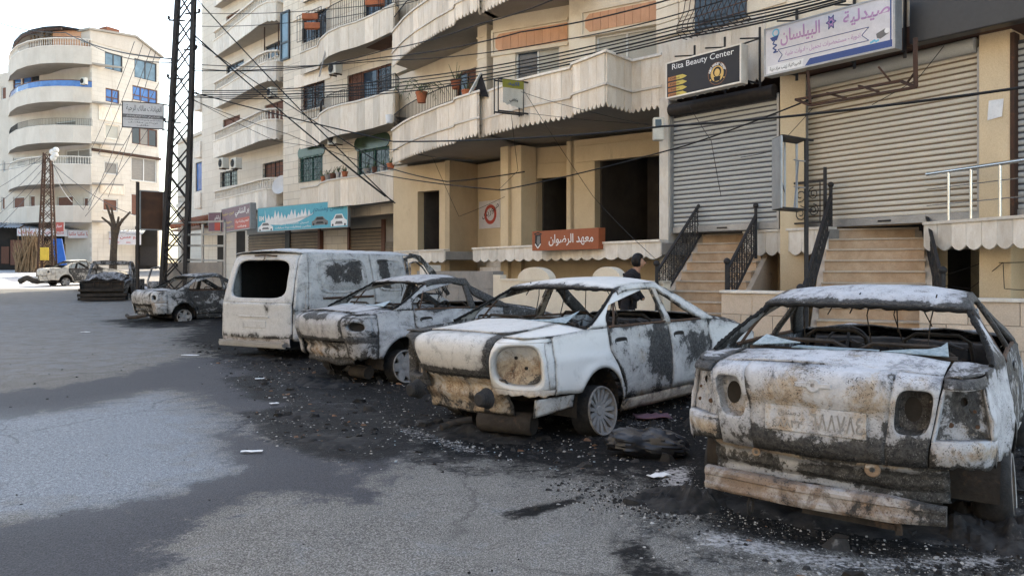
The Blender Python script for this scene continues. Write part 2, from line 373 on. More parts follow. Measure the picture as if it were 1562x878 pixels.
base = t.mix(t.math('MULTIPLY', t.ramp(n55, .53, .62), .30), base, (.30, .285, .26)); base = t.mix(t.math('MULTIPLY', t.ramp(n55, .47, .38), .40), base, (.06, .055, .05)); pal = t.ramp(sp.outputs[2], .5, 1.0); ash = t.ramp(sp.outputs[2], .5, 0)
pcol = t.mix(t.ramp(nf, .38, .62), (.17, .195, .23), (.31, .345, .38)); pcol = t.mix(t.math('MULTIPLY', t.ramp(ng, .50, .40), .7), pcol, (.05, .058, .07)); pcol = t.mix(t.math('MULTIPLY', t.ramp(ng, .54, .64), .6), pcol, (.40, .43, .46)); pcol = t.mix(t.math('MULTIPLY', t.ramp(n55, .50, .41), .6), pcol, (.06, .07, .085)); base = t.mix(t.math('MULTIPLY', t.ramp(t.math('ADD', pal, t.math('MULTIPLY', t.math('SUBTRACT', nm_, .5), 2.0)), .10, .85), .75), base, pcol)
wetv = t.math('ADD', sp.outputs[1], t.math('MULTIPLY', t.math('SUBTRACT', nm_, .5), 1.9)); wetv = t.math('ADD', wetv, t.math('MULTIPLY', t.math('SUBTRACT', nf, .5), 1.0)); wet = t.ramp(wetv, .34, .62)
wcol = t.mix(t.ramp(agg, 0, 1), (.014, .014, .017), (.050, .050, .057)); wcol = t.mix(t.math('MULTIPLY', t.ramp(ng, .57, .66), .35), wcol, (.16, .16, .175)); wcol = t.mix(t.math('MULTIPLY', t.ramp(n55, .55, .62), .30), wcol, (.11, .11, .12)); base = t.mix(t.math('MULTIPLY', wet, .93), base, wcol)
sv_ = t.math('ADD', sp.outputs[0], t.math('ADD', t.math('MULTIPLY', t.math('SUBTRACT', nm_, .5), 1.9), t.math('MULTIPLY', t.math('SUBTRACT', nf, .5), 1.3)))
soot = t.ramp(sv_, .30, .70); scol = t.mix(t.ramp(nf, .40, .68), (.005, .005, .0055), (.024, .023, .023)); scol = t.mix(t.math('MULTIPLY', t.ramp(ns, .58, .66), .5), scol, (.09, .085, .08))
base = t.mix(soot, base, scol)
av = t.math('ADD', ash, t.math('MULTIPLY', t.math('SUBTRACT', nf, .5), 1.9)); base = t.mix(t.math('MULTIPLY', t.ramp(av, .55, .85), t.ramp(ash, .02, .2)), base, (.42, .40, .39))
vc = t.new('TexVoronoi', feature='DISTANCE_TO_EDGE'); wv = t.new('VectorMath', operation='ADD'); nzc = t.new('TexNoise'); t.link(co, nzc.inputs['Vector']); nzc.inputs['Scale'].default_value = 1.1; nzc.inputs['Detail'].default_value = 8; t.link(co, wv.inputs[0]); t.link(nzc.outputs['Color'], wv.inputs[1]); t.link(wv.outputs[0], vc.inputs['Vector']); vc.inputs['Scale'].default_value = .42
crk = t.math('MULTIPLY', t.ramp(vc.outputs['Distance'], .010, .003), t.ramp(nb, .46, .54)); base = t.mix(t.math('MULTIPLY', crk, .35), base, (.025, .023, .022))
rough = t.math('SUBTRACT', .86, t.math('MULTIPLY', t.math('ADD', pal, wet), .22))
t.bump(t.math('ADD', t.math('MULTIPLY', ng, .5), t.math('ADD', t.math('MULTIPLY', vo.outputs['Distance'], .5), t.math('MULTIPLY', t.math('MULTIPLY', soot, nf), 2.5))), .55, .012)
t.out(base, rough); t.b.inputs['Specular IOR Level'].default_value = .10
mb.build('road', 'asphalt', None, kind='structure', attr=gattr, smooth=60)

# pavement in front of the buildings, with its kerb: a row of kerb stones on the road side
SD = Vector((-.61, .79)).normalized(); SN = Vector((-SD.y, SD.x))*1  # along the street (away), towards the road
nmat('paving', (.24, .22, .20), (.17, .155, .14), 1.2, .9, .2, 40, .06, (1, 1, 1), (.06, .055, .05), (.56, .72), s3=.8)
def street(s, d, z=0.):   # s metres up the street from the kerb's start, d metres towards the buildings
    p = Vector((6.6, 8.3))+SD*s-SN*d; return Vector((p.x, p.y, gz(p.x, p.y)+z))
mb = MB(); mb.grid(lambda a, b: street(-16+a*88, .15+b*12, .13), 110, 6); mb.build('pavement', 'paving', None, kind='structure')
ks = thing('kerb', tuple(street(0, 0)), 0, kind='structure')
for i in range(-10, 48):
    a, b = street(i*1.0+.006, 0), street(i*1.0+.994, 0); k = MB(); n3 = Vector((-SN.x, -SN.y, 0)); zt = .135+random.uniform(-.006, .006)
    if (street(i, 0)-street(0, 0)).length > 34: continue
    k.add([a+Vector((0, 0, -.2)), b+Vector((0, 0, -.2)), b+n3*.15+Vector((0, 0, -.2)), a+n3*.15+Vector((0, 0, -.2)), a+n3*.02+Vector((0, 0, zt)), b+n3*.02+Vector((0, 0, zt)), b+n3*.148+Vector((0, 0, zt)), a+n3*.148+Vector((0, 0, zt))],
          [(0, 1, 5, 4), (1, 2, 6, 5), (2, 3, 7, 6), (3, 0, 4, 7), (4, 5, 6, 7)]); k.build('kerb_stone', 'concrete', ks)
# ---------------------------------------------------------------- burnt-out vehicles
def burn_mat(name, ash=(.56, .54, .52), grey=(.30, .295, .29), paint=(.66, .65, .63), sootb=0.0, rustb=0.0, greyb=0.0, seed=0., tan=(.36, .25, .155)):
    t = NT(name); tc = t.new('TexCoord'); mp = t.new('Mapping'); t.link(tc.outputs['Object'], mp.inputs[0]); mp.inputs[1].default_value = (seed, seed*1.3, seed*.7); co = mp.outputs[0]
    mp2 = t.new('Mapping'); t.link(co, mp2.inputs[0]); mp2.inputs[3].default_value = (.6, 1.6, 1.1); co2 = mp2.outputs[0]
    at = t.new('Attribute', attribute_name='burn'); sp = t.new('SeparateColor'); t.link(at.outputs['Color'], sp.inputs[0]); aS, aR, aC = sp.outputs[0], sp.outputs[1], sp.outputs[2]
    n1 = t.noise(co2, 1.7, 9, .66, .5); n2 = t.noise(co, 6.5, 10, .74, .4); n3 = t.noise(co, 34, 7, .76); n4 = t.noise(co, 110, 3, .6); n5 = t.noise(co2, 3.1, 8, .7, 1.1)
    keep = t.math('SUBTRACT', 1.0, t.math('MULTIPLY', aC, .95))
    col = t.mix(t.ramp(n3, .38, .66), tuple(x*.86 for x in ash), tuple(min(1, x*1.12) for x in ash))
    g = t.math('MULTIPLY', t.ramp(t.math('ADD', t.math('MULTIPLY', n5, .6), t.math('MULTIPLY', n3, .4)), .535-greyb, .575-greyb), keep); col = t.mix(g, col, grey)
    flake = t.math('MULTIPLY', t.ramp(t.math('ADD', t.math('MULTIPLY', n2, .65), t.math('MULTIPLY', n3, .35)), .58, .60), t.math('MULTIPLY', keep, .8)); col = t.mix(flake, col, (.13, .125, .12))
    ru = t.math('ADD', t.math('ADD', t.math('MULTIPLY', n1, .55), t.math('MULTIPLY', n2, .45)), t.math('MULTIPLY', aR, .40)); rf = t.ramp(ru, .60-rustb, .68-rustb)
    rcol = t.mix(t.math('MULTIPLY', t.ramp(n2, .42, .62), t.ramp(aR, .1, .6)), tan, (.22, .105, .05)); rcol = t.mix(t.ramp(n3, .5, .62), rcol, tuple(x*1.35 for x in tan)); col = t.mix(t.math('MULTIPLY', rf, keep), col, rcol)
    col = t.mix(t.math('MULTIPLY', aC, .9), col, t.mix(t.ramp(n2, .55, .68), paint, tuple(x*.82 for x in paint)))
    so = t.math('ADD', t.math('ADD', t.math('MULTIPLY', n5, .42), t.math('MULTIPLY', n2, .38)), t.math('ADD', t.math('MULTIPLY', n3, .20), t.math('MULTIPLY', aS, .34)))
    so = t.math('SUBTRACT', so, t.math('MULTIPLY', aC, .12)); sf = t.ramp(so, .600-sootb, .628-sootb); smoke = t.ramp(so, .47-sootb, .64-sootb)
    col = t.mix(t.math('MULTIPLY', smoke, .55), col, (.075, .070, .066)); scol = t.mix(t.ramp(n3, .42, .66), (.011, .011, .011), (.085, .080, .076)); scol = t.mix(t.math('MULTIPLY', t.ramp(n4, .58, .62), .45), scol, (.30, .29, .285)); col = t.mix(t.math('MULTIPLY', sf, .94), col, scol)
    speck = t.math('MULTIPLY', t.ramp(n4, .57, .61), t.ramp(n2, .44, .56)); col = t.mix(t.math('MULTIPLY', speck, t.math('MULTIPLY', keep, .85)), col, (.03, .028, .026))
    h = t.math('ADD', t.math('MULTIPLY', n3, .6), t.math('ADD', t.math('MULTIPLY', flake, -.5), t.math('MULTIPLY', n2, .8))); nb = t.new('Bump'); t.link(keep, nb.inputs['Strength']); nb.inputs['Distance'].default_value = .006
    t.link(h, nb.inputs['Height']); t.link(nb.outputs[0], t.b.inputs['Normal']); rg = t.math('ADD', .42, t.math('MULTIPLY', keep, .4)); m_ = t.out(col, rg); t.b.inputs['Specular IOR Level'].default_value = .25; return m_
nmat('char', (.022, .019, .017), (.05, .042, .036), 5, .9, .5, 40, 0, (1, 1, 1), (.12, .07, .045), (.58, .72), s3=4)
nmat('char_rust', (.10, .055, .033), (.045, .033, .027), 5, .9, .5, 40, 0, (1, 1, 1), (.24, .19, .15), (.60, .72), s3=5)
nmat('rim_ash', (.30, .29, .275), (.19, .18, .175), 7, .75, .3, 50, 0, (1, 1, 1), (.10, .075, .055), (.56, .70), s3=6)
nmat('tyre_ash', (.016, .015, .015), (.035, .033, .032), 9, .95, .6, 40, 0)
nmat('beam_tan', (.27, .19, .13), (.18, .13, .095), 6, .85, .3, 45, 0, (1, 1, 3), (.48, .45, .42), (.56, .66), s3=5)
nmat('rubber', (.02, .02, .021), (.035, .033, .033), 9, .8, .3, 50, 0)
nmat('sill_tan', (.50, .40, .28), (.40, .30, .20), 4, .8, .2, 45, 0, (1, 1, 1), (.20, .10, .05), (.58, .72), s3=3)
def shard_mat():
    t = NT('shard_glass'); co = t.coord(); n = t.noise(co, 30, 5, .7); col = t.mix(t.ramp(n, .4, .6), (.13, .19, .22), (.26, .33, .37)); t.bump(n, .4, .006); return t.out(col, .35)
shard_mat()

def holed(mb, f, hole, N=12, nr=4, pw=2.0, depth=None):
    """square patch f(u,v), u,v in 0..1, with a superelliptic hole; depth: a vector for the tube behind the hole"""
    cu, cv, ru, rv = hole; angs = []
    for k in range(4):
        pass
    cs = [(1, 1), (0, 1), (0, 0), (1, 0)]; ca = [math.atan2(y-cv, x-cu) for x, y in cs]
    for k in range(4):
        a0, a1 = ca[k], ca[(k+1) % 4]
        while a1 < a0: a1 += 2*math.pi
        angs += [a0+(a1-a0)*i/N for i in range(N)]
    n = len(angs); base = len(mb.v); vs = []
    for r in range(nr+1):
        for a in angs:
            c, s_ = math.cos(a), math.sin(a); k = (abs(c/ru)**pw+abs(s_/rv)**pw)**(-1/pw); e = (cu+c*k, cv+s_*k)
            tt = min([(1-cu)/c if c > 1e-9 else (-cu/c if c < -1e-9 else 1e9), (1-cv)/s_ if s_ > 1e-9 else (-cv/s_ if s_ < -1e-9 else 1e9)]); q = (cu+c*tt, cv+s_*tt); w = (r/nr)**1.3
            vs.append(f(lerp(e[0], q[0], w), lerp(e[1], q[1], w)))
    fs = [(r*n+i, r*n+(i+1) % n, (r+1)*n+(i+1) % n, (r+1)*n+i) for r in range(nr) for i in range(n)]
    mb.add(vs, fs)
    if depth is not None:
        d = Vector(depth); ring = vs[:n]; mb.add(ring+[Vector(p)+d for p in ring], [(i, (i+1) % n, n+(i+1) % n, n+i) for i in range(n)])
    return [Vector(p) for p in vs[:n]]

def wheel(parent, x, y, z, sg, nsp=10, r=.215, style='multi', lean=0., steer=0., tyre=False):
    w = MB(); w.lathe([(r*.93, -.10), (r, -.105), (r*1.02, -.09), (r*.9, -.06), (r*.86, .02), (r*.92, .07), (r*1.02, .09), (r, .105), (r*.94, .10)], 40, axis='y')
    w.lathe([(.0, .065), (r*.17, .065), (r*.24, .05), (r*.26, .02)], 16, axis='y')
    for k in range(nsp):
        a = 2*math.pi*k/nsp; c = Vector((math.cos(a), 0, math.sin(a))); tv = Vector((-math.sin(a), 0, math.cos(a)))
        if style == 'wide': wa, wb = r*.30, r*.22
        else: wa, wb = r*.065, r*.090
        vs = []
        for rr, ww, yy in ((r*.18, wa, .055), (r*.6, (wa+wb)/2, .075), (r*.94, wb, .085)):
            for dy in (0, -.03):
                for s2 in (-1, 1): vs.append(c*rr+tv*ww*s2+Vector((0, yy+dy, 0)))
        w.add(vs, [(0, 1, 5, 4), (4, 5, 9, 8), (0, 4, 6, 2), (4, 8, 10, 6), (1, 3, 7, 5), (5, 7, 11, 9), (2, 6, 7, 3), (6, 10, 11, 7), (8, 9, 11, 10)])
    Mt = Matrix.Translation((x, y, z)) @ Matrix.Rotation(steer, 4, 'Z') @ Matrix.Rotation(lean*sg, 4, 'X') @ (Matrix.Scale(-1, 4, (0, 1, 0)) if sg < 0 else Matrix.Identity(4))
    w.v = [tuple(Mt @ Vector(v)) for v in w.v]
    wo = MB(); wo.v = w.v; wo.f = w.f
    rim = wo.build('wheel', 'rim_ash', parent, world=False, smooth=35)
    d = MB(); d.lathe([(r*.99, -.11), (r*1.06, -.10), (r*1.07, -.02), (r*1.035, .085), (r*1.0, .09)], 36, axis='y'); d.v = [tuple(Mt @ Vector(v)) for v in d.v]; d.build('burnt_bead', 'tyre_ash', rim, world=False, smooth=40)
    d = MB(); d.lathe([(0, .0), (r*.90, .0), (r*.90, -.035), (0, -.035)], 24, axis='y'); d.lathe([(0, -.09), (r*.5, -.09), (r*.55, -.02)], 16, axis='y'); d.v = [tuple(Mt @ Vector(v)) for v in d.v]; d.build('brake_disc', 'char', rim, world=False)
    if tyre:
        q = MB(); q.lathe([(r*1.0, -.10), (r*1.22, -.09), (r*1.34, -.05), (r*1.34, .05), (r*1.22, .09), (r*1.0, .10)], 36, axis='y'); q.v = [tuple(Mt @ Vector(v)) for v in q.v]; q.build('tyre', 'tyre_ash', rim, world=False, smooth=50)
    return rim

def sedan(name, loc, heading, label, sp, group='burnt-out vehicles along the street'):
    L, W, H = sp['L'], sp['W'], sp['H']; hl = L/2; mat = sp['mat']; burn = sp['burn']; det = sp.get('detail', 1); sd = sp.get('seed', 1); dent = sp.get('dent', .006)
    car = thing(name, loc, R(90-heading), label, 'car', group); car.rotation_euler = (R(sp.get('roll', 0)), R(sp.get('pitch', 0)), R(90-heading))
    xw, xwf = -hl+sp.get('ovr', 1.02), hl-.88; RA = .345; zc = .255; xRB = -hl+sp.get('rb', .78); xRR = xRB+sp.get('rw', .58); xWB = hl-1.42; xRF = xWB-.78; ZB = sp.get('belt', .93)
    if sp.get('front'): pass
    def zb(x): return ZB-.02*(x/hl)
    def half(x):
        tr = clamp((-x-(hl-1.1))/1.1); tf = clamp((x-(hl-1.0))/1.0); return W/2-.15*tr**2.2-.18*tf**2.2
    def side(x, z):
        h = half(x); b = zb(x)
        if z < .50: y = h-.07*((.50-z)/.35)**2
        elif z <= b: y = h-.055*((z-.50)/.42)**1.6
        else: y = h-.055-(z-b)*sp.get('tumble', .46)-(z-b)**2*.12
        fl = math.exp(-((math.hypot(x-xw, z-zc)-RA-.02)/.05)**2)*.018+math.exp(-((math.hypot(x-xwf, z-zc)-RA-.02)/.05)**2)*.018 if z < .75 else 0
        cr = .012*math.exp(-((z-.70)/.03)**2)
        return y+fl+cr
    def dn(x, y, z, k=1.): return k*(dent*nz(x, y, z, 2.2, sd)*1.6+dent*.6*nz(x, y, z, 7, sd+3))
    def onside(x, z, s): y = side(x, z); return Vector((x, s*(y+dn(x, s, z)), z+.3*dn(x, z, s)))
    def patch(mbb, xl, xr, zl, zu, nu, nv, s, wf=None):
        def f(a, b):
            z = .6; x = 0
            for _ in range(5):
                x = lerp(xl(z), xr(z), a); z = lerp(zl(x), zu(x), b)
            return onside(x, z, s)
        return mbb.grid(f, nu, nv)
    C = lambda k: (lambda *_: k)
    def arch(x, lo):
        for w_ in (xw, xwf):
            if abs(x-w_) < RA: return max(lo, zc+math.sqrt(RA*RA-(x-w_)**2))
        return lo
    xs0 = -hl+.46; xd = xw+sp.get('dl', .16); xB = -.02+sp.get('xb', 0); xA = xWB-.12; zs = .27
    zO = lambda x: smooth_interp([(xRR-.12, H-sp.get('hdr', .095)-.065), (xRR, H-sp.get('hdr', .095)), (xRR+.35, H-.045), (xRR+.8, H-.035), (xRF-.25, H-.05), (xRF, H-.085), (xRF+.25, H-.19), (xWB, .945)], x)
    rrear = lambda z: interp([(.2, xw+RA+.06), (.45, xw+RA+.03), (.60, xw+RA*.75), (.72, xd), (1.0, xd)], z)
    bf = lambda part: (lambda x, y, z: burn(part, x, y, z))
    for s in (1, -1):
        q = MB(); patch(q, C(xs0), rrear, lambda x: arch(x, .26 if x > xw else sp.get('cz0', .30)+.02*nz(x*9, sd, 0)), lambda x: lerp(sp.get('deck', .957)-.012, zb(x), clamp((x-xs0)/(xRB-xs0+.1))), 40, 12, s)
        zr = lambda x: max(zb(x)+.02, zO(max(x, xRR-.1))-.05)
        def cp(a, b, s=s):
            zt = H-sp.get('hdr', .095)-.005; z = lerp(ZB-.005, zt, b); xl_ = lerp(xRB-.06, xRR, b**.92); xr_ = interp([(0, xd), (.25, xd+.015), (.6, xd+.16), (1, xRR+.50)], b)
            return onside(lerp(xl_, xr_, a), min(z, zO(max(lerp(xl_, xr_, a), xRR))-.02 if b > .99 else z), s)
        q.grid(cp, 8, 10); q.build('rear_quarter_panel', mat, car, world=False, smooth=50, solid=.012, attr=bf('quarter'))
        q = MB(); xr1 = C(xB-.006); patch(q, lambda z: rrear(z)+.010, xr1, C(zs), lambda x: zb(x), 22, 10, s); dr = q.build('rear_door', mat, car, world=False, smooth=50, solid=.012, attr=bf('rdoor'))
        def hnd(xc, zc_, par):
            hm = MB(); cpt = onside(xc, zc_, s); n_ = Vector((0, s, 0)); ring = []
            for r_, o_ in ((1.0, .006), (1.16, .012), (1.3, .004)):
                ring.append([cpt+Vector((.085*r_*math.copysign(abs(math.cos(t_))**.6, math.cos(t_)), 0, .030*r_*math.copysign(abs(math.sin(t_))**.7, math.sin(t_))))+n_*o_ for t_ in [2*math.pi*k/20 for k in range(20)]])
            hm.add([p for r_ in ring for p in r_], [(r_*20+i, r_*20+(i+1) % 20, (r_+1)*20+(i+1) % 20, (r_+1)*20+i) for r_ in range(2) for i in range(20)]); hm.build('handle_recess', mat, par, world=False, smooth=60, attr=bf('rim'))
            hm = MB(); hm.add(ring[0], [tuple(range(20))]); hm.build('handle_hole', 'dark_room', par, world=False)
        hnd(xd+.20, ZB-.135, dr)
        q = MB(); patch(q, C(xB+.006), C(xA), C(zs), lambda x: zb(x), 20, 10, s); dr = q.build('front_door', mat, car, world=False, smooth=50, solid=.012, attr=bf('fdoor')); hnd(xB+.18, ZB-.14, dr)
        q = MB(); patch(q, C(xA+.008), C(hl-.10), lambda x: arch(x, .26), lambda x: lerp(zb(xA), .70, clamp((x-xA)/(hl-.1-xA))**1.4), 30, 8, s); q.build('front_fender', mat, car, world=False, smooth=50, solid=.012, attr=bf('fender'))
        q = MB(); patch(q, C(xw+RA+.03), C(xwf-RA-.03), C(.15), C(zs-.006), 12, 3, s); q.build('sill', mat, car, world=False, smooth=60, solid=.02, attr=bf('sill'))
        # window surround: roof rail and windscreen pillar, middle pillar, door-glass guides
        q = MB(); patch(q, C(xRR), C(xWB), lambda x: max(zb(x)-.01, zO(x)-lerp(.055, .13, clamp((x-xRF+.2)/.4))), zO, 34, 3, s); q.build('roof_rail', mat, car, world=False, smooth=60, solid=.035, attr=bf('rail'))
        q = MB(); patch(q, lambda z: xB-.075+.05*(z-ZB), lambda z: xB+.045-.05*(z-ZB), C(ZB-.02), lambda x: zO(x)-.04, 3, 7, s); q.build('door_pillar', mat, car, world=False, smooth=60, solid=.03, attr=bf('bpillar'))
        q = MB(); q.tube([onside(xd+.10+.16*t_, lerp(ZB-.01, zO(xd+.26)-.06, t_), s)*1 for t_ in (0, .5, 1)], .011, 6)
        q.tube([onside(lerp(xd+.03, xB-.06, t_), zb(0)+.004, s) for t_ in (0, .3, .6, 1)], .014, 6); q.tube([onside(lerp(xB+.05, xA-.03, t_), zb(0)+.002, s) for t_ in (0, .5, 1)], .014, 6); q.build('window_frame', 'char_rust', car, world=False, kind='stuff')
    # roof
    q = MB()
    def rf(a, b):
        x = lerp(xRR-.0, xRF, a); zt = zO(x); ye = side(x, zt)+.01; y = lerp(-ye, ye, b); k = 1-(y/ye)**2; z = zt+.055*k-.035*clamp((xRR+.12-x)/.12)*k
        sag = sp.get('sag', .0)*math.sin(math.pi*a)*k; return Vector((x-.06*k*(1-a)*clamp(1-a*4)+.05*k*clamp(a*4-3), y, z-sag+.7*dn(x, y, z)))
    q.grid(rf, 24, 24); q.build('roof', mat, car, world=False, smooth=60, solid=.014, attr=bf('roof'))
    # rear: profile, lid, corners, lower panel
    DK = sp.get('deck', .957); KD = DK/.957; TK = sp.get('tuck', 0)
    def pr(z): return interp(sp.get('prof', [(.20, .16), (.30, .10), (.42, .055), (.50, .045), (.60, .02), (.72, .0), (.80, .0), (.86, .018), (.90, .045), (.93, .09), (.948, .15), (.957, .24)]), z/KD)+TK*clamp((.85-z)/.35)**1.5
    Y0 = sp.get('lidw', .57)
    def xrr(y, z): return -hl+pr(z)+.085*(abs(y)/.57)**2.4
    def dz(x, y): t_ = clamp((x+hl-.12)/(xRB+hl-.12)); return DK+(ZB+.055-DK)*t_-.030*(y/.6)**2
    SL = sp.get('slant', .0)
    def yk(z): return 1-SL*clamp((DK-.07-z)/.36)
    def rface(y, z): return Vector((xrr(y, z)+dn(y, z, 1), y+.3*dn(z, y, 2), z))
    zl0 = sp.get('lidz', .555); tail = sp.get('tail', 'holes'); cy = .385
    lid = MB()
    def deck(a, b):
        y = lerp(-Y0, Y0, b); x = lerp(xrr(y, DK), xRB, a); return Vector((x, y*lerp(1, .98, a), dz(x, y)+dn(x, y, 3)))
    lid.grid(deck, 12, 24)
    def face(y0, y1): return lambda a, b: (lambda y, z: Vector((xrr(y*yk(z), z)+dn(y, z, 1)+sp.get('plate_dip', 0)*math.exp(-((z-sp.get('pz', .62))/.09)**4)*math.exp(-(y/.40)**8), y*yk(z), z-.030*(y/.6)**2*clamp((z-DK+.097)/.09)))) (lerp(y0, y1, a), lerp(zl0, DK, b**.9))
    if tail == 'holes':
        lid.grid(face(-cy, cy), 24, 16); rings = []
        for s in (1, -1):
            rings.append(holed(lid, (lambda s: lambda a, b: face(s*cy, s*Y0)(a, b))(s), (.52, .56, .40, .25), 10, 4, 4))
    else: lid.grid(face(-Y0, Y0), 32, 16)
    lido = lid.build('boot_lid', mat, car, world=False, smooth=50, solid=.010, attr=bf('lid'))
    if tail == 'holes':
        for rg in rings:
            c_ = sum(rg, Vector())/len(rg); m_ = MB(); n_ = len(rg); back = [c_+(p-c_)*.86+Vector((.075, 0, 0)) for p in rg]; m_.add(rg+back, [(i, (i+1) % n_, n_+(i+1) % n_, n_+i) for i in range(n_)])
            hole = [c_+Vector((.07, .032*math.cos(2*math.pi*i/n_), .045*math.sin(2*math.pi*i/n_)+.005)) for i in range(n_)]
            aa = [math.atan2((p-c_).z, (p-c_).y) for p in rg]; hole = [c_+Vector((.085, .042*math.cos(a_)+.008, .066*math.sin(a_)+.01)) for a_ in aa]; m_.add(back+hole, [(i, (i+1) % n_, n_+(i+1) % n_, n_+i) for i in range(n_)])
            lamp = m_.build('lamp_recess', mat, lido, world=False, smooth=40, attr=bf('lamp')); m_ = MB(); m_.add([p+Vector((.004, 0, 0)) for p in hole], [tuple(range(n_))]); m_.build('lamp_hole', 'dark_room', lido, world=False)
    for s in (1, -1):
        def corner(a, b, s=s, z0=.27, z1=DK-.012, bulge=True):
            z = lerp(z0, z1, b); Yz = Y0*yk(z); x0 = xrr(Yz, z)+.004; ys = side(xs0, z); th = clamp(a)*math.pi/2; x = xs0-(xs0-x0)*math.cos(th)**.85; y = (Yz+.006)+(ys-Yz-.006)*math.sin(th)**.85
            return Vector((x+dn(x, y*s, z), s*(y+dn(z, y, x*s)), z-.018*clamp((z-DK+.097)/.09)))
        q = MB(); zt0, zt1 = sp.get('tz', (.56, .86)); at1 = sp.get('ta', .62)
        q.grid(lambda a, b: corner(a, b, z0=sp.get('cz0', .30)+.035*nz(a*5, s*3, sd, 1.5)+.02*nz(a*17, s*3, sd, 1), z1=zt0), 20, 6); q.grid(lambda a, b: corner(a, b, z0=zt1, z1=DK-.012), 12, 4)
        q.grid(lambda a, b: corner(at1+(1-at1)*a, b, z0=zt0, z1=zt1), 6, 8)
        fl = lambda a, b: corner(at1*a, b, z0=zt0, z1=zt1)
        if tail == 'holes':
            # flat lamp housing set back into the corner, with bolt holes
            c00, c10, c11, c01 = fl(.04, .02), fl(1, .02), fl(1, .98), fl(.04, .98); ins = Vector((.035, -s*.01, 0))
            fl2 = lambda a, b: (c00*(1-a)*(1-b)+c10*a*(1-b)+c11*a*b+c01*(1-a)*b)+ins*(1 if 0 else 1)+Vector((dn(a*3, b*3, s, 1.5), 0, 0))
            ou = [fl(t_/8, 0) for t_ in range(8)]+[fl(1, t_/8) for t_ in range(8)]+[fl(1-t_/8, 1) for t_ in range(8)]+[fl(0, 1-t_/8) for t_ in range(8)]
            inn = [fl2(t_/8, 0) for t_ in range(8)]+[fl2(1, t_/8) for t_ in range(8)]+[fl2(1-t_/8, 1) for t_ in range(8)]+[fl2(0, 1-t_/8) for t_ in range(8)]
            q.add(ou+inn, [(i, (i+1) % 32, 32+(i+1) % 32, 32+i) for i in range(32)])
            hp = MB(); rg = holed(hp, fl2, (.5, .74, .10, .085), 8, 5, 2, (.03, 0, 0)); lm = hp.build('lamp_housing', mat, car, world=False, smooth=40, attr=bf('housing')); m_ = MB(); m_.add([p+Vector((.028, 0, 0)) for p in rg], [tuple(range(len(rg)))]); m_.build('lamp_hole', 'dark_room', lm, world=False)
            bolt = MB()
            for (ba, bb, br) in ((.25, .3, .014), (.78, .25, .011), (.75, .55, .009)): bolt.lathe([(0, -.012), (br, -.012), (br, .0), (br*.4, .002)], 10, c=fl2(ba, bb), axis='x')
            bolt.build('lamp_bolt', 'char_rust', lm, world=False, kind='stuff')
        elif tail == 'oval':
            rg = holed(q, fl, (.50, .55, .30, .26), 10, 4, 2.4, (.07, -s*.03, 0)); m_ = MB(); m_.add([p+Vector((.068, -s*.03, 0)) for p in rg], [tuple(range(len(rg)))]); m_.build('lamp_hole', 'dark_room', car, world=False)
        else:
            # deep tapering lamp pocket
            ou = holed(q, lambda a, b: fl(a, b), (.47, .50, .455, .485), 8, 3, 3.4); c_ = sum(ou, Vector())/32
            inn = [c_+(p-c_)*.86+Vector((.07, -s*.045, .0)) for p in ou]; q.add(ou+inn, [(i, (i+1) % 32, 32+(i+1) % 32, 32+i) for i in range(32)])
            hp = MB(); hp.add(inn+[c_+(p-c_)*.3+Vector((.12, -s*.06, .03)) for p in ou]+[c_+Vector((.12, -s*.06, .03))], [(i, (i+1) % 32, 32+(i+1) % 32, 32+i) for i in range(32)]+[(32+i, 32+(i+1) % 32, 64) for i in range(32)]); hp.build('lamp_housing', mat, car, world=False, smooth=50, attr=bf('housing'))
            bolt = MB(); [bolt.lathe([(0, -.016), (.014, -.016), (.014, .0), (.006, .002)], 10, c=c_+Vector((.088, -s*.05+s*by, bz)), axis='x') for by, bz in ((.06, -.02), (-.05, .06))]; bolt.build('lamp_bolt', 'char', car, world=False, kind='stuff')
        q.grid(lambda a, b, s=s: (lambda x: Vector((x, s*lerp(Y0+.006, side(max(x, xs0), DK-.012)-(0 if x >= xs0 else .10*((xs0-x)/.3)**2), b), lerp(dz(x, Y0)-.006, DK-.018, b)+dn(x, b, s))))(lerp(xrr(Y0, DK-.017)+.015, xRB+.06, a)), 14, 6)
        q.build('rear_corner_panel', mat, car, world=False, smooth=50, solid=.010, attr=bf('corner'))
    q = MB(); lw = sp.get('low', .26)
    def lowp(a, b):
        y = lerp(-Y0-.03, Y0+.03, a); z = lerp(lw+.03*nz(y, 0, 0, 5, sd), zl0-.008, b); rec = .035*math.exp(-((b-.72)/.16)**2)+.03*math.exp(-((b-.28)/.14)**2)*(1 if det else 0)
        return Vector((xrr(y, z)+.03+rec+dn(y, z, 5, 2.0), y, z+dn(y, 3, z, 2)))
    q.grid(lowp, 30, 12); q.build('rear_panel', mat if not sp.get('tanpanel') else sp['tanpanel'], car, world=False, smooth=50, solid=.012, attr=bf('low'))
    # bonnet, nose, cowl
    q = MB()
    def hood(a, b):
        x = lerp(xWB+.02, hl-.12, a); ye = side(x, .72)-.10; y = lerp(-ye, ye, b); z = lerp(.955, .73, a**1.5)+.035*(1-(y/ye)**2); return Vector((x, y, z+dn(x, y, z, 2)))
    q.grid(hood, 12, 14)
    for s in (1, -1): q.grid(lambda a, b, s=s: (lambda x: Vector((x, s*lerp(side(x, .72)-.10, side(x, lerp(zb(xA), .70, clamp((x-xA)/(hl-.1-xA))**1.4)), b), lerp(lerp(.955, .73, a**1.5), lerp(zb(xA), .70, clamp((x-xA)/(hl-.1-xA))**1.4), b))))(lerp(xWB+.02, hl-.12, a)), 12, 3)
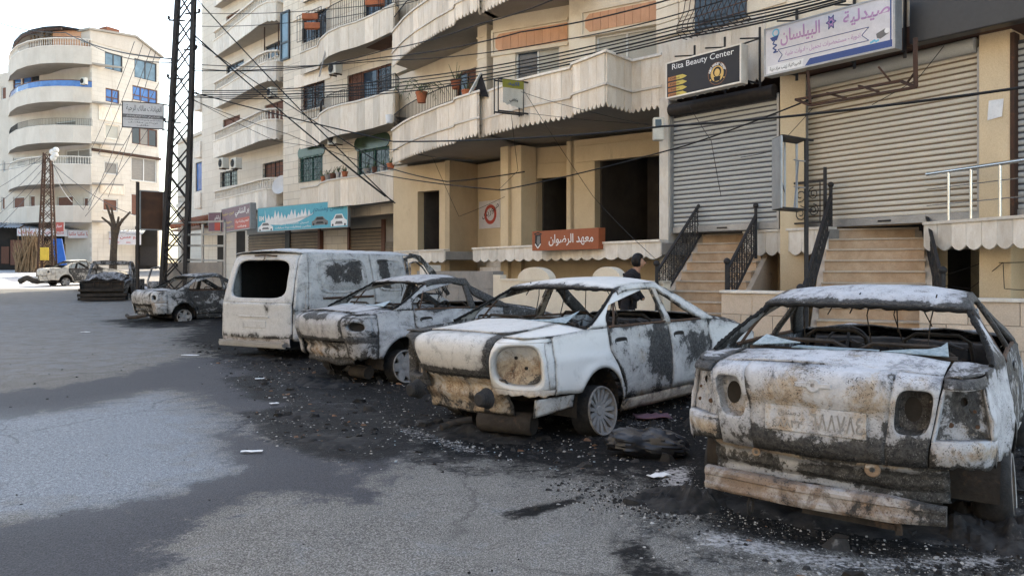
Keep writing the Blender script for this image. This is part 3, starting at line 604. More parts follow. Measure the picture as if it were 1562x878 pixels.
    q.grid(lambda a, b: (lambda y: Vector((hl-.11-.16*(abs(y)/.8)**2.5, y, lerp(.30, .735, b))))(lerp(-.74, .74, a)), 16, 6); q.build('bonnet', mat, car, world=False, smooth=50, solid=.012, attr=bf('hood'))
    # floor, bulkheads, interior wreckage
    q = MB(); q.box(-hl+.45, hl-.35, -W/2+.30, W/2-.30, .20, .23); q.box(xWB+.05, xWB+.08, -.70, .70, .19, .90); q.box(xRB-.02, xRB+.02, -.60, .60, .19, .78); q.box(xRB-.30, xRB+.08, -.60, .60, .80, .82); q.build('floor_pan', 'char', car, world=False, kind='stuff')
    q = MB(); q.tube([(xWB-.10, y, .86+.03*nz(y, 0, 0, 4, sd)) for y in [-.66+.11*i for i in range(13)]], .045, 8)
    for i in range(9): q.obox((xWB-.12+.06*nz(i, 0, 0, 3, sd), -.6+.15*i, .80+.05*nz(i, 2, 0, 3, sd)), (.06, .01, .01), (0, .06, .02), (.01, 0, .06))
    q.build('dashboard_frame', 'char', car, world=False, kind='stuff')
    q = MB(); q.lathe([(.17, -.012), (.182, 0), (.17, .012), (.158, 0), (.17, -.012)], 24); q.bar((-.17, 0, 0), (.17, 0, 0), .02); Ms = Matrix.Translation((xWB-.32, .36, .84)) @ Matrix.Rotation(R(-62), 4, 'Y'); q.v = [tuple(Ms @ Vector(v)) for v in q.v]; q.build('steering_wheel', 'char', car, world=False)
    for (sx, sy, w_) in ((xB-.02+.30, .36, .24), (xB-.02+.30, -.36, .24), (xd+.10, .30, .30), (xd+.10, -.30, .30)):
        q = MB(); top = 1.0 if sx > xB else ZB+.075; lean = -.22; hoop = [(sx+.02, sy-w_, .42), (sx+lean*.6, sy-w_, .78), (sx+lean*.9, sy-w_*.9, top-.05), (sx+lean, sy-w_*.6, top), (sx+lean, sy+w_*.6, top), (sx+lean*.9, sy+w_*.9, top-.05), (sx+lean*.6, sy+w_, .78), (sx+.02, sy+w_, .42)]
        q.tube(hoop, .016, 6)
        for k in range(4): zz = .52+.13*k; q.tube([(sx-.02+lean*(zz-.42)/.6+.02*math.sin(3*j), sy-w_+2*w_*j/6, zz+.012*(-1)**j) for j in range(7)], .005, 5)
        q.tube([(sx+.02, sy-w_, .42), (sx+.46, sy-w_, .40), (sx+.48, sy+w_, .40), (sx+.02, sy+w_, .42)], .016, 6)
        if 0: q.tube([(sx+lean, sy-.08, top), (sx+lean-.02, sy-.08, top+.12), (sx+lean-.02, sy+.08, top+.12), (sx+lean, sy+.08, top)], .010, 6)
        q.build('seat_frame', 'char', car, world=False)
    q = MB(); rg_ = random.Random(int(sd*10))
    for i in range(90):
        c_ = Vector((rg_.uniform(xRB+.1, xWB-.15), rg_.uniform(-.62, .62), 0)); c_.z = .24+rg_.random()**2*.38; s_ = rg_.uniform(.02, .09); ax_ = [Vector((rg_.uniform(-1, 1), rg_.uniform(-1, 1), rg_.uniform(-1, 1)))*s_ for _ in range(3)]; q.obox(c_, ax_[0], ax_[1]*.6, ax_[2]*.5)
    for i in range(10):
        x_, y_ = rg_.uniform(xRR, xRF), rg_.uniform(-.5, .5); h_ = rg_.uniform(.1, .45); q.tube([(x_, y_, H-.03), (x_+.05, y_+.04, H-.03-h_*.4), (x_+rg_.uniform(-.1, .1), y_+rg_.uniform(-.1, .1), H-.03-h_)], .005, 4)
    q.build('burnt_cabin_remains', 'char', car, world=False, kind='stuff')
    q = MB(); q.tube([(xRB+.06, y, ZB+.03+.012*nz(y, 5, 0, 5, sd)) for y in [-.62+.1*i for i in range(13)]], .022, 6); q.tube([(xRB+.30, y, ZB-.02+.02*nz(y, 7, 0, 5, sd)) for y in [-.62+.1*i for i in range(13)]], .028, 6); q.build('parcel_shelf_bar', 'char', car, world=False, kind='stuff')
    q = MB(); zt_ = H-sp.get('hdr', .095)-.005; rim_ = [onside(lerp(xRB-.05, xRR, (i/9)**.92), lerp(ZB+.01, zt_, i/9), 1)-Vector((0, .012, 0)) for i in range(10)]; hd_ = [rf(0, 1-i/10)-Vector((.004, 0, .012)) for i in range(1, 10)]; lf_ = [Vector((p.x, -p.y, p.z)) for p in reversed(rim_)]
    sl_ = []
    for p_ in [rim_, hd_, lf_]: sl_ += p_
    fine = [sl_[i].lerp(sl_[i+1], k/4) for i in range(len(sl_)-1) for k in range(4)]; q.tube([p+Vector((.008*nz(i*.7, 0, 0, 1, sd), .006*nz(i*.7, 3, 0, 1, sd), .010*nz(i*.9, 5, 0, 1, sd))) for i, p in enumerate(fine)], [.012+.010*abs(nz(i*.8, 9, 0, 1, sd)) for i in range(len(fine))], 6); q.build('window_seal', 'near_black', car, world=False, smooth=60)
    # glass left in the corners of the back window
    if det:
        for (pts) in sp.get('shards', []):
            g = MB(); g.add([Vector(p) for p in pts], [tuple(range(len(pts)))]); g.build('glass_shard', 'shard_glass', car, world=False, solid=.006)
    # inner arches, wheels
    for s in (1, -1):
        for w_ in (xw, xwf):
            q = MB(); q.lathe([(RA-.01, s*(W/2-.42)), (RA-.012, s*(half(w_)-.04))], 20, c=(w_, 0, zc), axis='y', a0=-.2, a1=math.pi+.2); q.box(w_-RA, w_+RA, min(s*(W/2-.43), s*(W/2-.42)), max(s*(W/2-.43), s*(W/2-.42)), .18, zc+RA); q.build('wheel_arch', 'char', car, world=False, kind='stuff')
            wheel(car, w_, s*(half(w_)-.085), .205, s, sp.get('spokes', 14), sp.get('rim', .205), sp.get('rimstyle', 'multi'), lean=R(sp.get('lean', 4)), steer=R(0 if w_ == xw else 6), tyre=sp.get('tyre', False))
    return car, dict(hl=hl, side=side, xrr=xrr, dn=dn, xRB=xRB, mat=mat, bf=bf, Y0=Y0, half=half, xw=xw)

def g01(v, a, b): return clamp((v-a)/(b-a))
def bell(v, c, w): return math.exp(-((v-c)/w)**2)
BASEB = dict(rail=(.55, .1, 0), bpillar=(.5, .3, 0), rim=(.8, .2, 0), sill=(.15, .4, 0), hood=(.3, .2, 0))
burn_mat('burnt_beam', (.40, .37, .35), (.22, .185, .165), sootb=.01, rustb=.06, greyb=.03, seed=71.2, tan=(.24, .175, .13))
# --- near saloon, seen square from behind
def burn1(p, x, y, z):
    if p == 'lid':
        s = .30*bell(z, .54, .06)+.70*bell(z, .50, .03)*g01(-y, -.45, .1)+.42*g01(-y, .20, .5)*g01(.78-z, 0, .2)+.25*bell(z, 1.0, .02)*g01(x, -1.8, -1.6); return (s-.15*bell(z, .97, .05), .24*bell(z, .80, .12)+.06, .0)
    if p == 'corner': return (.30*g01(.6-z, 0, .15)+.55*bell(z, .91, .04)*(1 if y > 0 else .6), .16+.25*bell(z, .54, .04), 0)
    if p == 'low': return (.45*bell(z, .36, .06)+.6*g01(-y, .2, .5)*g01(.45-z, 0, .1), .40*bell(z, .45, .02)+.18, 0)
    if p == 'lamp': return ((.12 if y > 0 else .42), .35, 0)
    if p == 'housing': return (.12+(.22 if y < 0 else 0), .22, 0)
    if p == 'roof': return (.60*bell(x, -.92, .08)-.10+.35*g01(abs(y), .46, .60), 0, 0)
    if p == 'quarter': return (.30*bell(z, .98, .06)+.10+.2*g01(.5-z, 0, .2), .0, 0)
    return BASEB.get(p, (.3, .2, 0))
burn_mat('burnt_ash', (.46, .46, .475), (.26, .265, .28), sootb=.016, rustb=.0, seed=3.1, tan=(.41, .345, .265))
hl1 = 2.22
car1, k1 = sedan('burnt_car', (2.86, 6.15, -.01), 34, 'ash grey burnt-out saloon with embossed number plate and hanging bumper bar', dict(L=4.44, W=1.76, H=1.355, deck=.955, belt=.935, hdr=.125, pz=.66, mat='burnt_ash', burn=burn1, seed=2.3, dent=.010, slant=.10, tumble=.60, cz0=.47, prof=[(.20, .20), (.30, .16), (.42, .10), (.48, .07), (.54, .035), (.62, .03), (.735, .035), (.775, .008), (.84, .0), (.90, .012), (.93, .04), (.950, .09), (.957, .15)], tail='holes', spokes=10, plate_dip=.018, lidw=.60, ta=.80, tz=(.60, .885), lidz=.46,
    rb=.72, rw=.62, sag=.015, tyre=True, roll=.6, shards=[[(-1.50, -.58, 0.99), (-1.49, -.22, 0.995), (-1.43, -.36, 1.01), (-1.40, -.46, 1.015), (-1.36, -.525, 1.03), (-1.31, -.555, 1.055)], [(-1.50, .55, 0.99), (-1.49, .25, 1.02), (-1.42, .38, 1.03), (-1.36, .50, 1.05)], [(-1.51, -.2, 0.99), (-1.51, .3, 0.99), (-1.42, .28, 0.995), (-1.42, -.2, 0.995)]]))
def text_mesh(body, size=1., extrude=.004, bold=0., align='CENTER'):
    cu = bpy.data.curves.new('lettering', 'FONT'); cu.body = body; cu.size = size; cu.extrude = extrude; cu.align_x = align; cu.align_y = 'CENTER'; cu.offset = bold; cu.resolution_u = 3
    o = bpy.data.objects.new('lettering', cu); COL.objects.link(o); dg = bpy.context.evaluated_depsgraph_get(); me = bpy.data.meshes.new_from_object(o.evaluated_get(dg)); bpy.data.objects.remove(o); bpy.data.curves.remove(cu); return me
def place_text(body, mat, parent, M, width=None, height=None, extrude=.004, bold=0., name='lettering'):
    """lettering as a mesh part: M maps text plane (x right, y up, z towards reader) to world; fitted to width x height"""
    me = text_mesh(body, 1.0, 0, bold); vs = [v.co for v in me.vertices]
    if not vs: return None
    x0, x1 = min(v.x for v in vs), max(v.x for v in vs); y0, y1 = min(v.y for v in vs), max(v.y for v in vs)
    sx = width/(x1-x0) if width else None; sy = height/(y1-y0) if height else None; sx = sx or sy; sy = sy or sx
    mb = MB(); n = len(vs); fl = [M @ Vector(((v.x-(x0+x1)/2)*sx, (v.y-(y0+y1)/2)*sy, extrude)) for v in vs]; mb.add(fl, [tuple(p.vertices) for p in me.polygons]); bpy.data.meshes.remove(me)
    return mb.build(name, mat, parent, world=True, kind='stuff')
# Arabic shaping: isolated, final, initial, medial forms
_AR = {'ا': (0xFE8D, 0xFE8E), 'أ': (0xFE83, 0xFE84), 'ب': (0xFE8F, 0xFE90, 0xFE91, 0xFE92), 'ة': (0xFE93, 0xFE94), 'ت': (0xFE95, 0xFE96, 0xFE97, 0xFE98), 'ث': (0xFE99, 0xFE9A, 0xFE9B, 0xFE9C), 'ج': (0xFE9D, 0xFE9E, 0xFE9F, 0xFEA0), 'ح': (0xFEA1, 0xFEA2, 0xFEA3, 0xFEA4), 'خ': (0xFEA5, 0xFEA6, 0xFEA7, 0xFEA8),
       'د': (0xFEA9, 0xFEAA), 'ذ': (0xFEAB, 0xFEAC), 'ر': (0xFEAD, 0xFEAE), 'ز': (0xFEAF, 0xFEB0), 'س': (0xFEB1, 0xFEB2, 0xFEB3, 0xFEB4), 'ش': (0xFEB5, 0xFEB6, 0xFEB7, 0xFEB8), 'ص': (0xFEB9, 0xFEBA, 0xFEBB, 0xFEBC), 'ض': (0xFEBD, 0xFEBE, 0xFEBF, 0xFEC0), 'ط': (0xFEC1, 0xFEC2, 0xFEC3, 0xFEC4),
       'ع': (0xFEC9, 0xFECA, 0xFECB, 0xFECC), 'غ': (0xFECD, 0xFECE, 0xFECF, 0xFED0), 'ف': (0xFED1, 0xFED2, 0xFED3, 0xFED4), 'ق': (0xFED5, 0xFED6, 0xFED7, 0xFED8), 'ك': (0xFED9, 0xFEDA, 0xFEDB, 0xFEDC), 'ل': (0xFEDD, 0xFEDE, 0xFEDF, 0xFEE0), 'م': (0xFEE1, 0xFEE2, 0xFEE3, 0xFEE4), 'ن': (0xFEE5, 0xFEE6, 0xFEE7, 0xFEE8),
       'ه': (0xFEE9, 0xFEEA, 0xFEEB, 0xFEEC), 'و': (0xFEED, 0xFEEE), 'ي': (0xFEF1, 0xFEF2, 0xFEF3, 0xFEF4), 'ى': (0xFEEF, 0xFEF0), 'ئ': (0xFE89, 0xFE8A, 0xFE8B, 0xFE8C)}
def ar(s):
    s = s.replace('لا', '\uFEFB'); out = []
    for i, c in enumerate(s):
        if c not in _AR: out.append(c); continue
        f = _AR[c]; p = i > 0 and s[i-1] in _AR and len(_AR[s[i-1]]) == 4; n = i+1 < len(s) and (s[i+1] in _AR or s[i+1] == '\uFEFB') and len(f) == 4
        out.append(chr(f[3] if p and n else f[1] if p else f[2] if n else f[0]))
    return ''.join(reversed(out))
# number plate with raised numerals, bumper bar, tow eye
pl = MB(); xp = k1['xrr'](0, .66)+.012
pl.box(xp-.014, xp-.004, -.265, .265, .59, .73); plate = pl.build('number_plate', 'burnt_ash', car1, world=False, bevel=.004, attr=lambda x, y, z: (.05, .25, 0))
Mc = XF[car1].inverted(); Mp = Mc @ Matrix.Translation((xp-.0145, -.115, .66)) @ Matrix(((0, 0, -1, 0), (-1, 0, 0, 0), (0, 1, 0, 0), (0, 0, 0, 1)))
place_text('٦٨٨٧٨٤', 'rim_ash', plate, Mp, .27, .095, .003, .012); place_text('٤٨٨٣٢', 'rim_ash', plate, Mp @ Matrix.Translation((-.255, -.025, 0)), .16, .045, .003, .012); place_text(ar('دمشق'), 'rim_ash', plate, Mp @ Matrix.Translation((-.245, .03, 0)), .12, .035, .003, .012)
b = MB()
def bprof(i): return [(-.020, .078), (-.045, .072), (-.055, .052), (-.055, .030), (-.046, .022), (-.046, -.022), (-.055, -.030), (-.055, -.052), (-.045, -.072), (-.020, -.078), (.02, -.075), (.02, .075)][i % 12]
vs = []; nb_ = 30
for j in range(nb_+1):
    y = lerp(.60, -.64, j/nb_); xx = -hl1-.01+.06*(y/.6)**2; droop = -.012*(-y)+.012*nz(y, 0, 0, 3, 2); dmg = g01(-y, .40, .62)
    for i in range(12): px_, pz_ = bprof(i); vs.append((xx+px_*(1-.3*dmg)+.006*nz(y, i, 0, 6, 1), y, .265+droop+pz_*.85*(1-.25*dmg)+.004*nz(y, i, 3, 8, 1)))
b.add(vs, [(j*12+i, j*12+(i+1) % 12, (j+1)*12+(i+1) % 12, (j+1)*12+i) for j in range(nb_) for i in range(12)]+[tuple(range(12)), tuple(nb_*12+i for i in range(11, -1, -1))]); bb = b.build('bumper_bar', 'burnt_beam', car1, world=False, smooth=30, attr=lambda x, y, z: (.12+.5*g01(-y, .42, .62), .25, 0))
b = MB(); b.bar((-hl1+.02, .05, .175), (-hl1+.02, -.42, .165), .03, .03); b.bar((-hl1+.02, -.42, .20), (-hl1+.02, -.43, .13), .03); b.lathe([(.045, -.008), (.055, 0), (.045, .008), (.035, 0), (.045, -.008)], 16, c=(-hl1, .33, .15), axis='y'); b.build('tow_bracket', 'char', car1, world=False, kind='stuff')
b = MB(); b.lathe([(.015, -.012), (.036, -.012), (.042, -.004), (.036, .004), (.02, .004)], 14, c=(k1['xrr'](.25, .44)+.03, -.28, .42), axis='x'); b.lathe([(.012, -.01), (.024, -.01), (.024, .004)], 12, c=(k1['xrr'](.25, .44)+.03, .34, .43), axis='x'); b.build('tow_eye', 'beam_tan', car1, world=False, kind='stuff')
b = MB(); b.lathe([(.012, -.004), (.034, -.006), (.040, 0)], 20, c=(k1['xrr'](0, .84)-.006, 0, .86), axis='x')
for s in (-1, 1): b.box(k1['xrr'](0, .84)-.012, k1['xrr'](0, .84)-.003, min(s*.028, s*.095), max(s*.028, s*.095), .847, .873)
b.build('badge', 'burnt_ash', car1, world=False, kind='stuff', bevel=.003)

# --- white saloon with a clean rear wing
def burn2(p, x, y, z):
    if p == 'quarter':
        dirt = g01(.42-z, 0, .12)+bell(z, .93, .02)*.2; return (.05*dirt, .25*dirt, 1.0-.7*dirt-g01(x, -.95, -.75)*.6*g01(.8-z, 0, .2)) if y < 0 else (.3, .2, .2)
    if p == 'lid':
        e = g01(-y, .34, .46)*g01(.945-z, 0, .02)+.9*bell(z, .58, .045)+.8*bell(y, .60, .06)+.30*bell(z, .95, .02)*g01(-x, 2.1, 2.25); return (min(.95, e)-.1*g01(x, -2.15, -2.0), .02, (.45 if x > -2.1 else .30)*(1-clamp(e*1.3)))
    if p == 'corner': return (.25*bell(z, .56, .03), .55*g01(.5-z, -.1, .05), .85*g01(z, .42, .50)) if y < 0 else (.5, .2, 0)
    if p == 'housing': return (.10+.55*g01(.68-z, 0, .14)*g01(abs(y), .52, .70), .25+.45*g01(.74-z, -.02, .12), .45*g01(z, .68, .80))
    if p == 'low': return (.22*bell(z, .29, .05)+.10, .42, 0)
    if p == 'roof': return (.85*bell(x, -.86, .16)*(1 if y > -.3 else .6), .55*bell(x, -1.00, .035), .75)
    if p == 'rdoor': e = bell(x, -.22, .34)*bell(z, .66, .32); return (.72*e+.25*g01(-x, .55, .70), .30*bell(x, -.60, .10)+.2*g01(.45-z, 0, .2), .45*(1-e))
    if p == 'fdoor': e = bell(x, .50, .42)*bell(z, .66, .22); return (.62*e, .15, .75*(1-e))
    if p == 'rail': return (.12 if y < 0 else .5, .15, .6 if y < 0 else 0)
    if p == 'bpillar': return (.15, .35, .3)
    if p == 'sill': return (.05, .55, .3)
    if p == 'fender': return (.1, .1, .7)
    return BASEB.get(p, (.3, .2, 0))
burn_mat('burnt_white', (.48, .455, .425), (.27, .255, .245), (.66, .645, .62), sootb=.004, rustb=.0, seed=8.4, tan=(.47, .37, .255))
hd2 = 40.5
car2, k2 = sedan('burnt_car', (.97, 8.69, 0), hd2, 'white burnt-out saloon with clean rear wing, tan lamp pocket and exposed exhaust box', dict(L=4.75, W=1.78, H=1.375, mat='burnt_white', burn=burn2, seed=5.7, dent=.003, tail='pocket', spokes=15, rim=.215, lidw=.475, ta=.86, tz=(.47, .87), ovr=1.08, rb=.98, rw=.66, lean=7, low=.22, slant=.22, tuck=.10, deck=.925, belt=.945, cz0=.42, tumble=.50,
    shards=[[(-1.42, -.58, .99), (-1.42, -.10, 1.0), (-1.36, -.34, 1.01), (-1.28, -.50, 1.04), (-1.18, -.56, 1.09)]]))
for s in (1, -1):
    b = MB(); prof = [(.0, -.085), (.045, -.085)]
    for i in range(4): prof += [(.050+.005*i, -.080+.022*i), (.062+.005*i, -.070+.022*i)]
    prof += [(.09, .02)]; b.lathe(prof, 18, c=(-2.33, s*.42, .40), axis='x'); b.build('bumper_buffer', 'rubber', car2, world=False, smooth=30)
b = MB(); Mm = Matrix.Translation((-1.98, -.36, .15)) @ Matrix.Rotation(R(14), 4, 'Z'); q = MB(); q.lathe([(0, -.26), (.09, -.26), (.10, -.24), (.10, .24), (.09, .26), (0, .26)], 20, axis='y'); b.add([Mm @ Vector(v) for v in q.v], q.f); b.build('exhaust_box', 'char', car2, world=False, smooth=40)
b = MB(); b.tube([(-2.10, -.05, .15), (-2.2, .05, .13), (-2.36, .07, .10)], .028, 8); b.build('tail_pipe', 'char', car2, world=False)
b = MB(); b.grid(lambda a, c: (lambda x: Vector((x, -(k2['side'](x, .38)-.012-.02*(1-c)), lerp(.245+.05*a, .40, c)+.008*nz(x, c, 0, 5, 3))))(lerp(-2.12, -1.68, a)), 10, 6); b.build('wing_flange', 'burnt_white', car2, world=False, solid=.008, smooth=50, attr=lambda *_: (.10, .30, .25))

# --- silver saloon with oval lamp hole
def burn3(p, x, y, z):
    if p == 'lid': return (.75*bell(z, .86, .035)*g01(-abs(y-.05), -.35, -.2)+.6*bell(z, .575, .025)+.55*g01(-y, .42, .55)*g01(.93-z, 0, .1)+.1, .08, .15)
    if p == 'quarter': return (.28*bell(x, -1.0, .2)*bell(z, 1.05, .12)+.05, .05, .25)
    if p == 'corner': return (.18+.4*bell(z, .57, .03), .25*g01(.55-z, 0, .1), 0)
    if p == 'low': return (.22+.4*g01(.36-z, 0, .08), .32, 0)
    if p == 'roof': return (.5*g01(abs(y), .45, .62)+.1*g01(x, -.5, .2), .38*bell(x, -.85, .06), .1)
    if p in ('rdoor', 'fdoor'): return (.05, .05, .2)
    return BASEB.get(p, (.3, .2, 0))
burn_mat('burnt_silver', (.42, .415, .42), (.22, .22, .23), (.48, .475, .47), sootb=.022, rustb=-.01, seed=15.2)
car3, k3 = sedan('burnt_car', (-1.10, 11.9, 0), 45, 'silver grey burnt-out saloon with black oval lamp hole, parked beside the burnt van', dict(L=4.22, W=1.70, H=1.385, mat='burnt_silver', burn=burn3, seed=9.9, dent=.006, tail='oval', spokes=6, rimstyle='wide', rim=.21, lidw=.52, ta=.9, tz=(.62, .86), ovr=.86, rb=.74, rw=.62, lean=6, deck=.925, belt=.945, tuck=.05, cz0=.34, tumble=.50,
    shards=[[(-1.40, -.56, .99), (-1.40, .0, 1.0), (-1.34, -.30, 1.01), (-1.24, -.50, 1.06)], [(-1.40, .1, .99), (-1.40, .5, .99), (-1.33, .3, 1.01)]]))
b = MB(); q = MB(); q.lathe([(0, -.18), (.08, -.18), (.08, .18), (0, .18)], 16, axis='y'); b.add([Vector(v)+Vector((-1.65, -.40, .14)) for v in q.v], q.f); b.build('exhaust_box', 'char', car3, world=False, smooth=40)

# --- charred saloon and cream saloon farther up the street
def burn6(p, x, y, z):
    if p == 'quarter': return (.34*bell(x, -1.1, .5)*bell(z, .7, .3), .1, 0)
    if p == 'lid': return (.15, .05, .2)
    if p in ('housing', 'corner'): return (.0, .15, .15)
    return (.28, .15, 0)
burn_mat('burnt_dark', (.48, .47, .46), (.15, .145, .14), sootb=.035, greyb=.03, seed=21.7)
car6, _ = sedan('burnt_car', (-8.85, 23.5, -.03), 42, 'charred dark saloon with pale tail standing behind the burnt van', dict(L=4.3, W=1.72, H=1.40, mat='burnt_dark', burn=burn6, seed=12.1, dent=.008, tail='oval', spokes=5, rimstyle='wide', ovr=.9, rb=.74, rw=.6, lean=5, tz=(.60, .88)))
b = MB(); b.tube([(-2.18, -.7, .30), (-2.28, -.3, .24), (-2.3, .2, .20), (-2.2, .6, .24)], .05, 8); b.build('bumper_bar', 'char', car6, world=False, kind='stuff')
burn_mat('burnt_cream', (.46, .42, .35), (.26, .24, .21), sootb=.01, rustb=.02, seed=30.3)
def burn7(p, x, y, z): return (.45 if p in ('rdoor', 'fdoor', 'rail', 'bpillar', 'hood') else .10, .2 if p in ('low', 'sill') else .05, .3)
car7, _ = sedan('burnt_car', (-23.7, 44.0, gz(0, 43)), 38, 'cream burnt-out saloon with black door standing by the rusty lattice pole', dict(L=4.4, W=1.72, H=1.40, mat='burnt_cream', burn=burn7, seed=14.1, dent=.008, tail='oval', spokes=5, rimstyle='wide', ovr=.95, tz=(.60, .88), det=0))
# --- burnt panel van
def burnv(p, x, y, z):
    if p == 'hatch': return (.55*bell(z, .47, .05)+.62*bell(math.hypot(y+.30, z-.93), 0, .09)+.4*bell(math.hypot(y-.02, z-.60), 0, .10)+.3*bell(z, 1.06, .03)-.10, .02, .35)
    if p == 'side': return (.30*bell(z, 1.10, .03)+.15*bell(x, -2.1, .12)-.05, 0, .25)
    if p == 'blank': return (.70*bell(math.hypot(x+1.40, (z-1.50)), 0, .16)+.85*bell(math.hypot(x+.90, z-1.52), 0, .20)+1.0*bell(x, -.08, .12)*g01(z, 1.15, 1.25)+.1, 0, .0)
    if p == 'roof': return (.0, .05, .3)
    if p == 'lampcol': return (.3*bell(z, .9, .12), .15, 0)
    return (.3, .15, 0)
burn_mat('burnt_van', (.49, .485, .475), (.36, .355, .35), (.52, .515, .51), sootb=-.005, rustb=-.05, greyb=-.01, seed=41.3)
VL, VW, VH = 4.95, 1.86, 1.93; vh = VL/2
van = thing('burnt_van', (-3.12, 15.5, -.09), R(90-29), 'tall pale grey burnt-out panel van with empty rear window', 'van', 'burnt-out vehicles along the street')
def vpr(z): return interp([(.30, .02), (.45, .0), (.95, .0), (1.08, .025), (1.40, .10), (1.72, .20), (1.83, .27), (1.90, .42)], z)
def vdn(a, b, c): return .006*nz(a, b, c, 2.0, 4)+.003*nz(a, b, c, 7, 6)
def vside(x, z):
    h = VW/2-.10*clamp((-x-(vh-.5))/.5)**2-.12*clamp((x-(vh-1.2))/1.2)**2
    if z < .5: return h-.05*((.5-z)/.3)**2
    return h-.02*clamp((z-.5)/.5)-.17*clamp((z-1.02)/.9)**1.5+.010*bell(z, .98, .03)
vb = lambda p: (lambda x, y, z: burnv(p, x, y, z))
def vx(y, z): return -vh+vpr(z)+.06*(abs(y)/.8)**3
HZ0, HZ1, HY = .43, 1.855, .80
q = MB()
def hf(y, z): return Vector((vx(y, z)+vdn(y, z, 0)-.012*bell(z, 1.0, .05)-.014*bell(z, .70, .10)*bell(y, .0, .36)*-1, y*(1-.10*clamp((z-1.0)/.9)), z))
q.grid(lambda a, b: hf(lerp(-HY, HY, a), lerp(HZ0+.02*0, 1.02, b)), 36, 16)
vr = holed(q, lambda a, b: hf(lerp(-HY, HY, a), lerp(1.02, HZ1, b)), (.5, .47, .415, .39), 12, 4, 5.5, (.04, 0, 0))
hatch = q.build('tailgate', 'burnt_van', van, world=False, smooth=45, solid=.014, attr=vb('hatch'))
q = MB(); q.box(-vh-.012, -vh+.02, -.34, .34, .775, .80); q.box(-vh-.010, -vh+.02, -.27, .27, .60, .72); q.build('plate_recess', 'burnt_van', hatch, world=False, bevel=.006, attr=vb('hatch'), kind='stuff')
q = MB(); q.lathe([(.105, -.012), (.115, -.004), (.105, .004)], 28, axis='x'); q.v = [(-vh+.012+v[0], v[1]*1.15+.02, .925+v[2]*.62) for v in q.v]
for s in (-1, 1): q.bar((-vh+.004, .02+s*.035, .878), (-vh+.004, .02+s*.018, .972), .016)
q.bar((-vh+.004, -.025, .930), (-vh+.004, .065, .920), .014); q.build('badge', 'burnt_van', hatch, world=False, kind='stuff', attr=vb('hatch'))
q = MB(); q.tube([(-vh+.22, -.30, 1.80), (-vh+.20, -.05, 1.815), (-vh+.21, .20, 1.81)], .014, 6); q.tube([(-vh+.20, -.05, 1.81), (-vh+.17, -.07, 1.76), (-vh+.15, -.06, 1.72)], .008, 6); q.build('wiper', 'char_rust', hatch, world=False, kind='stuff')
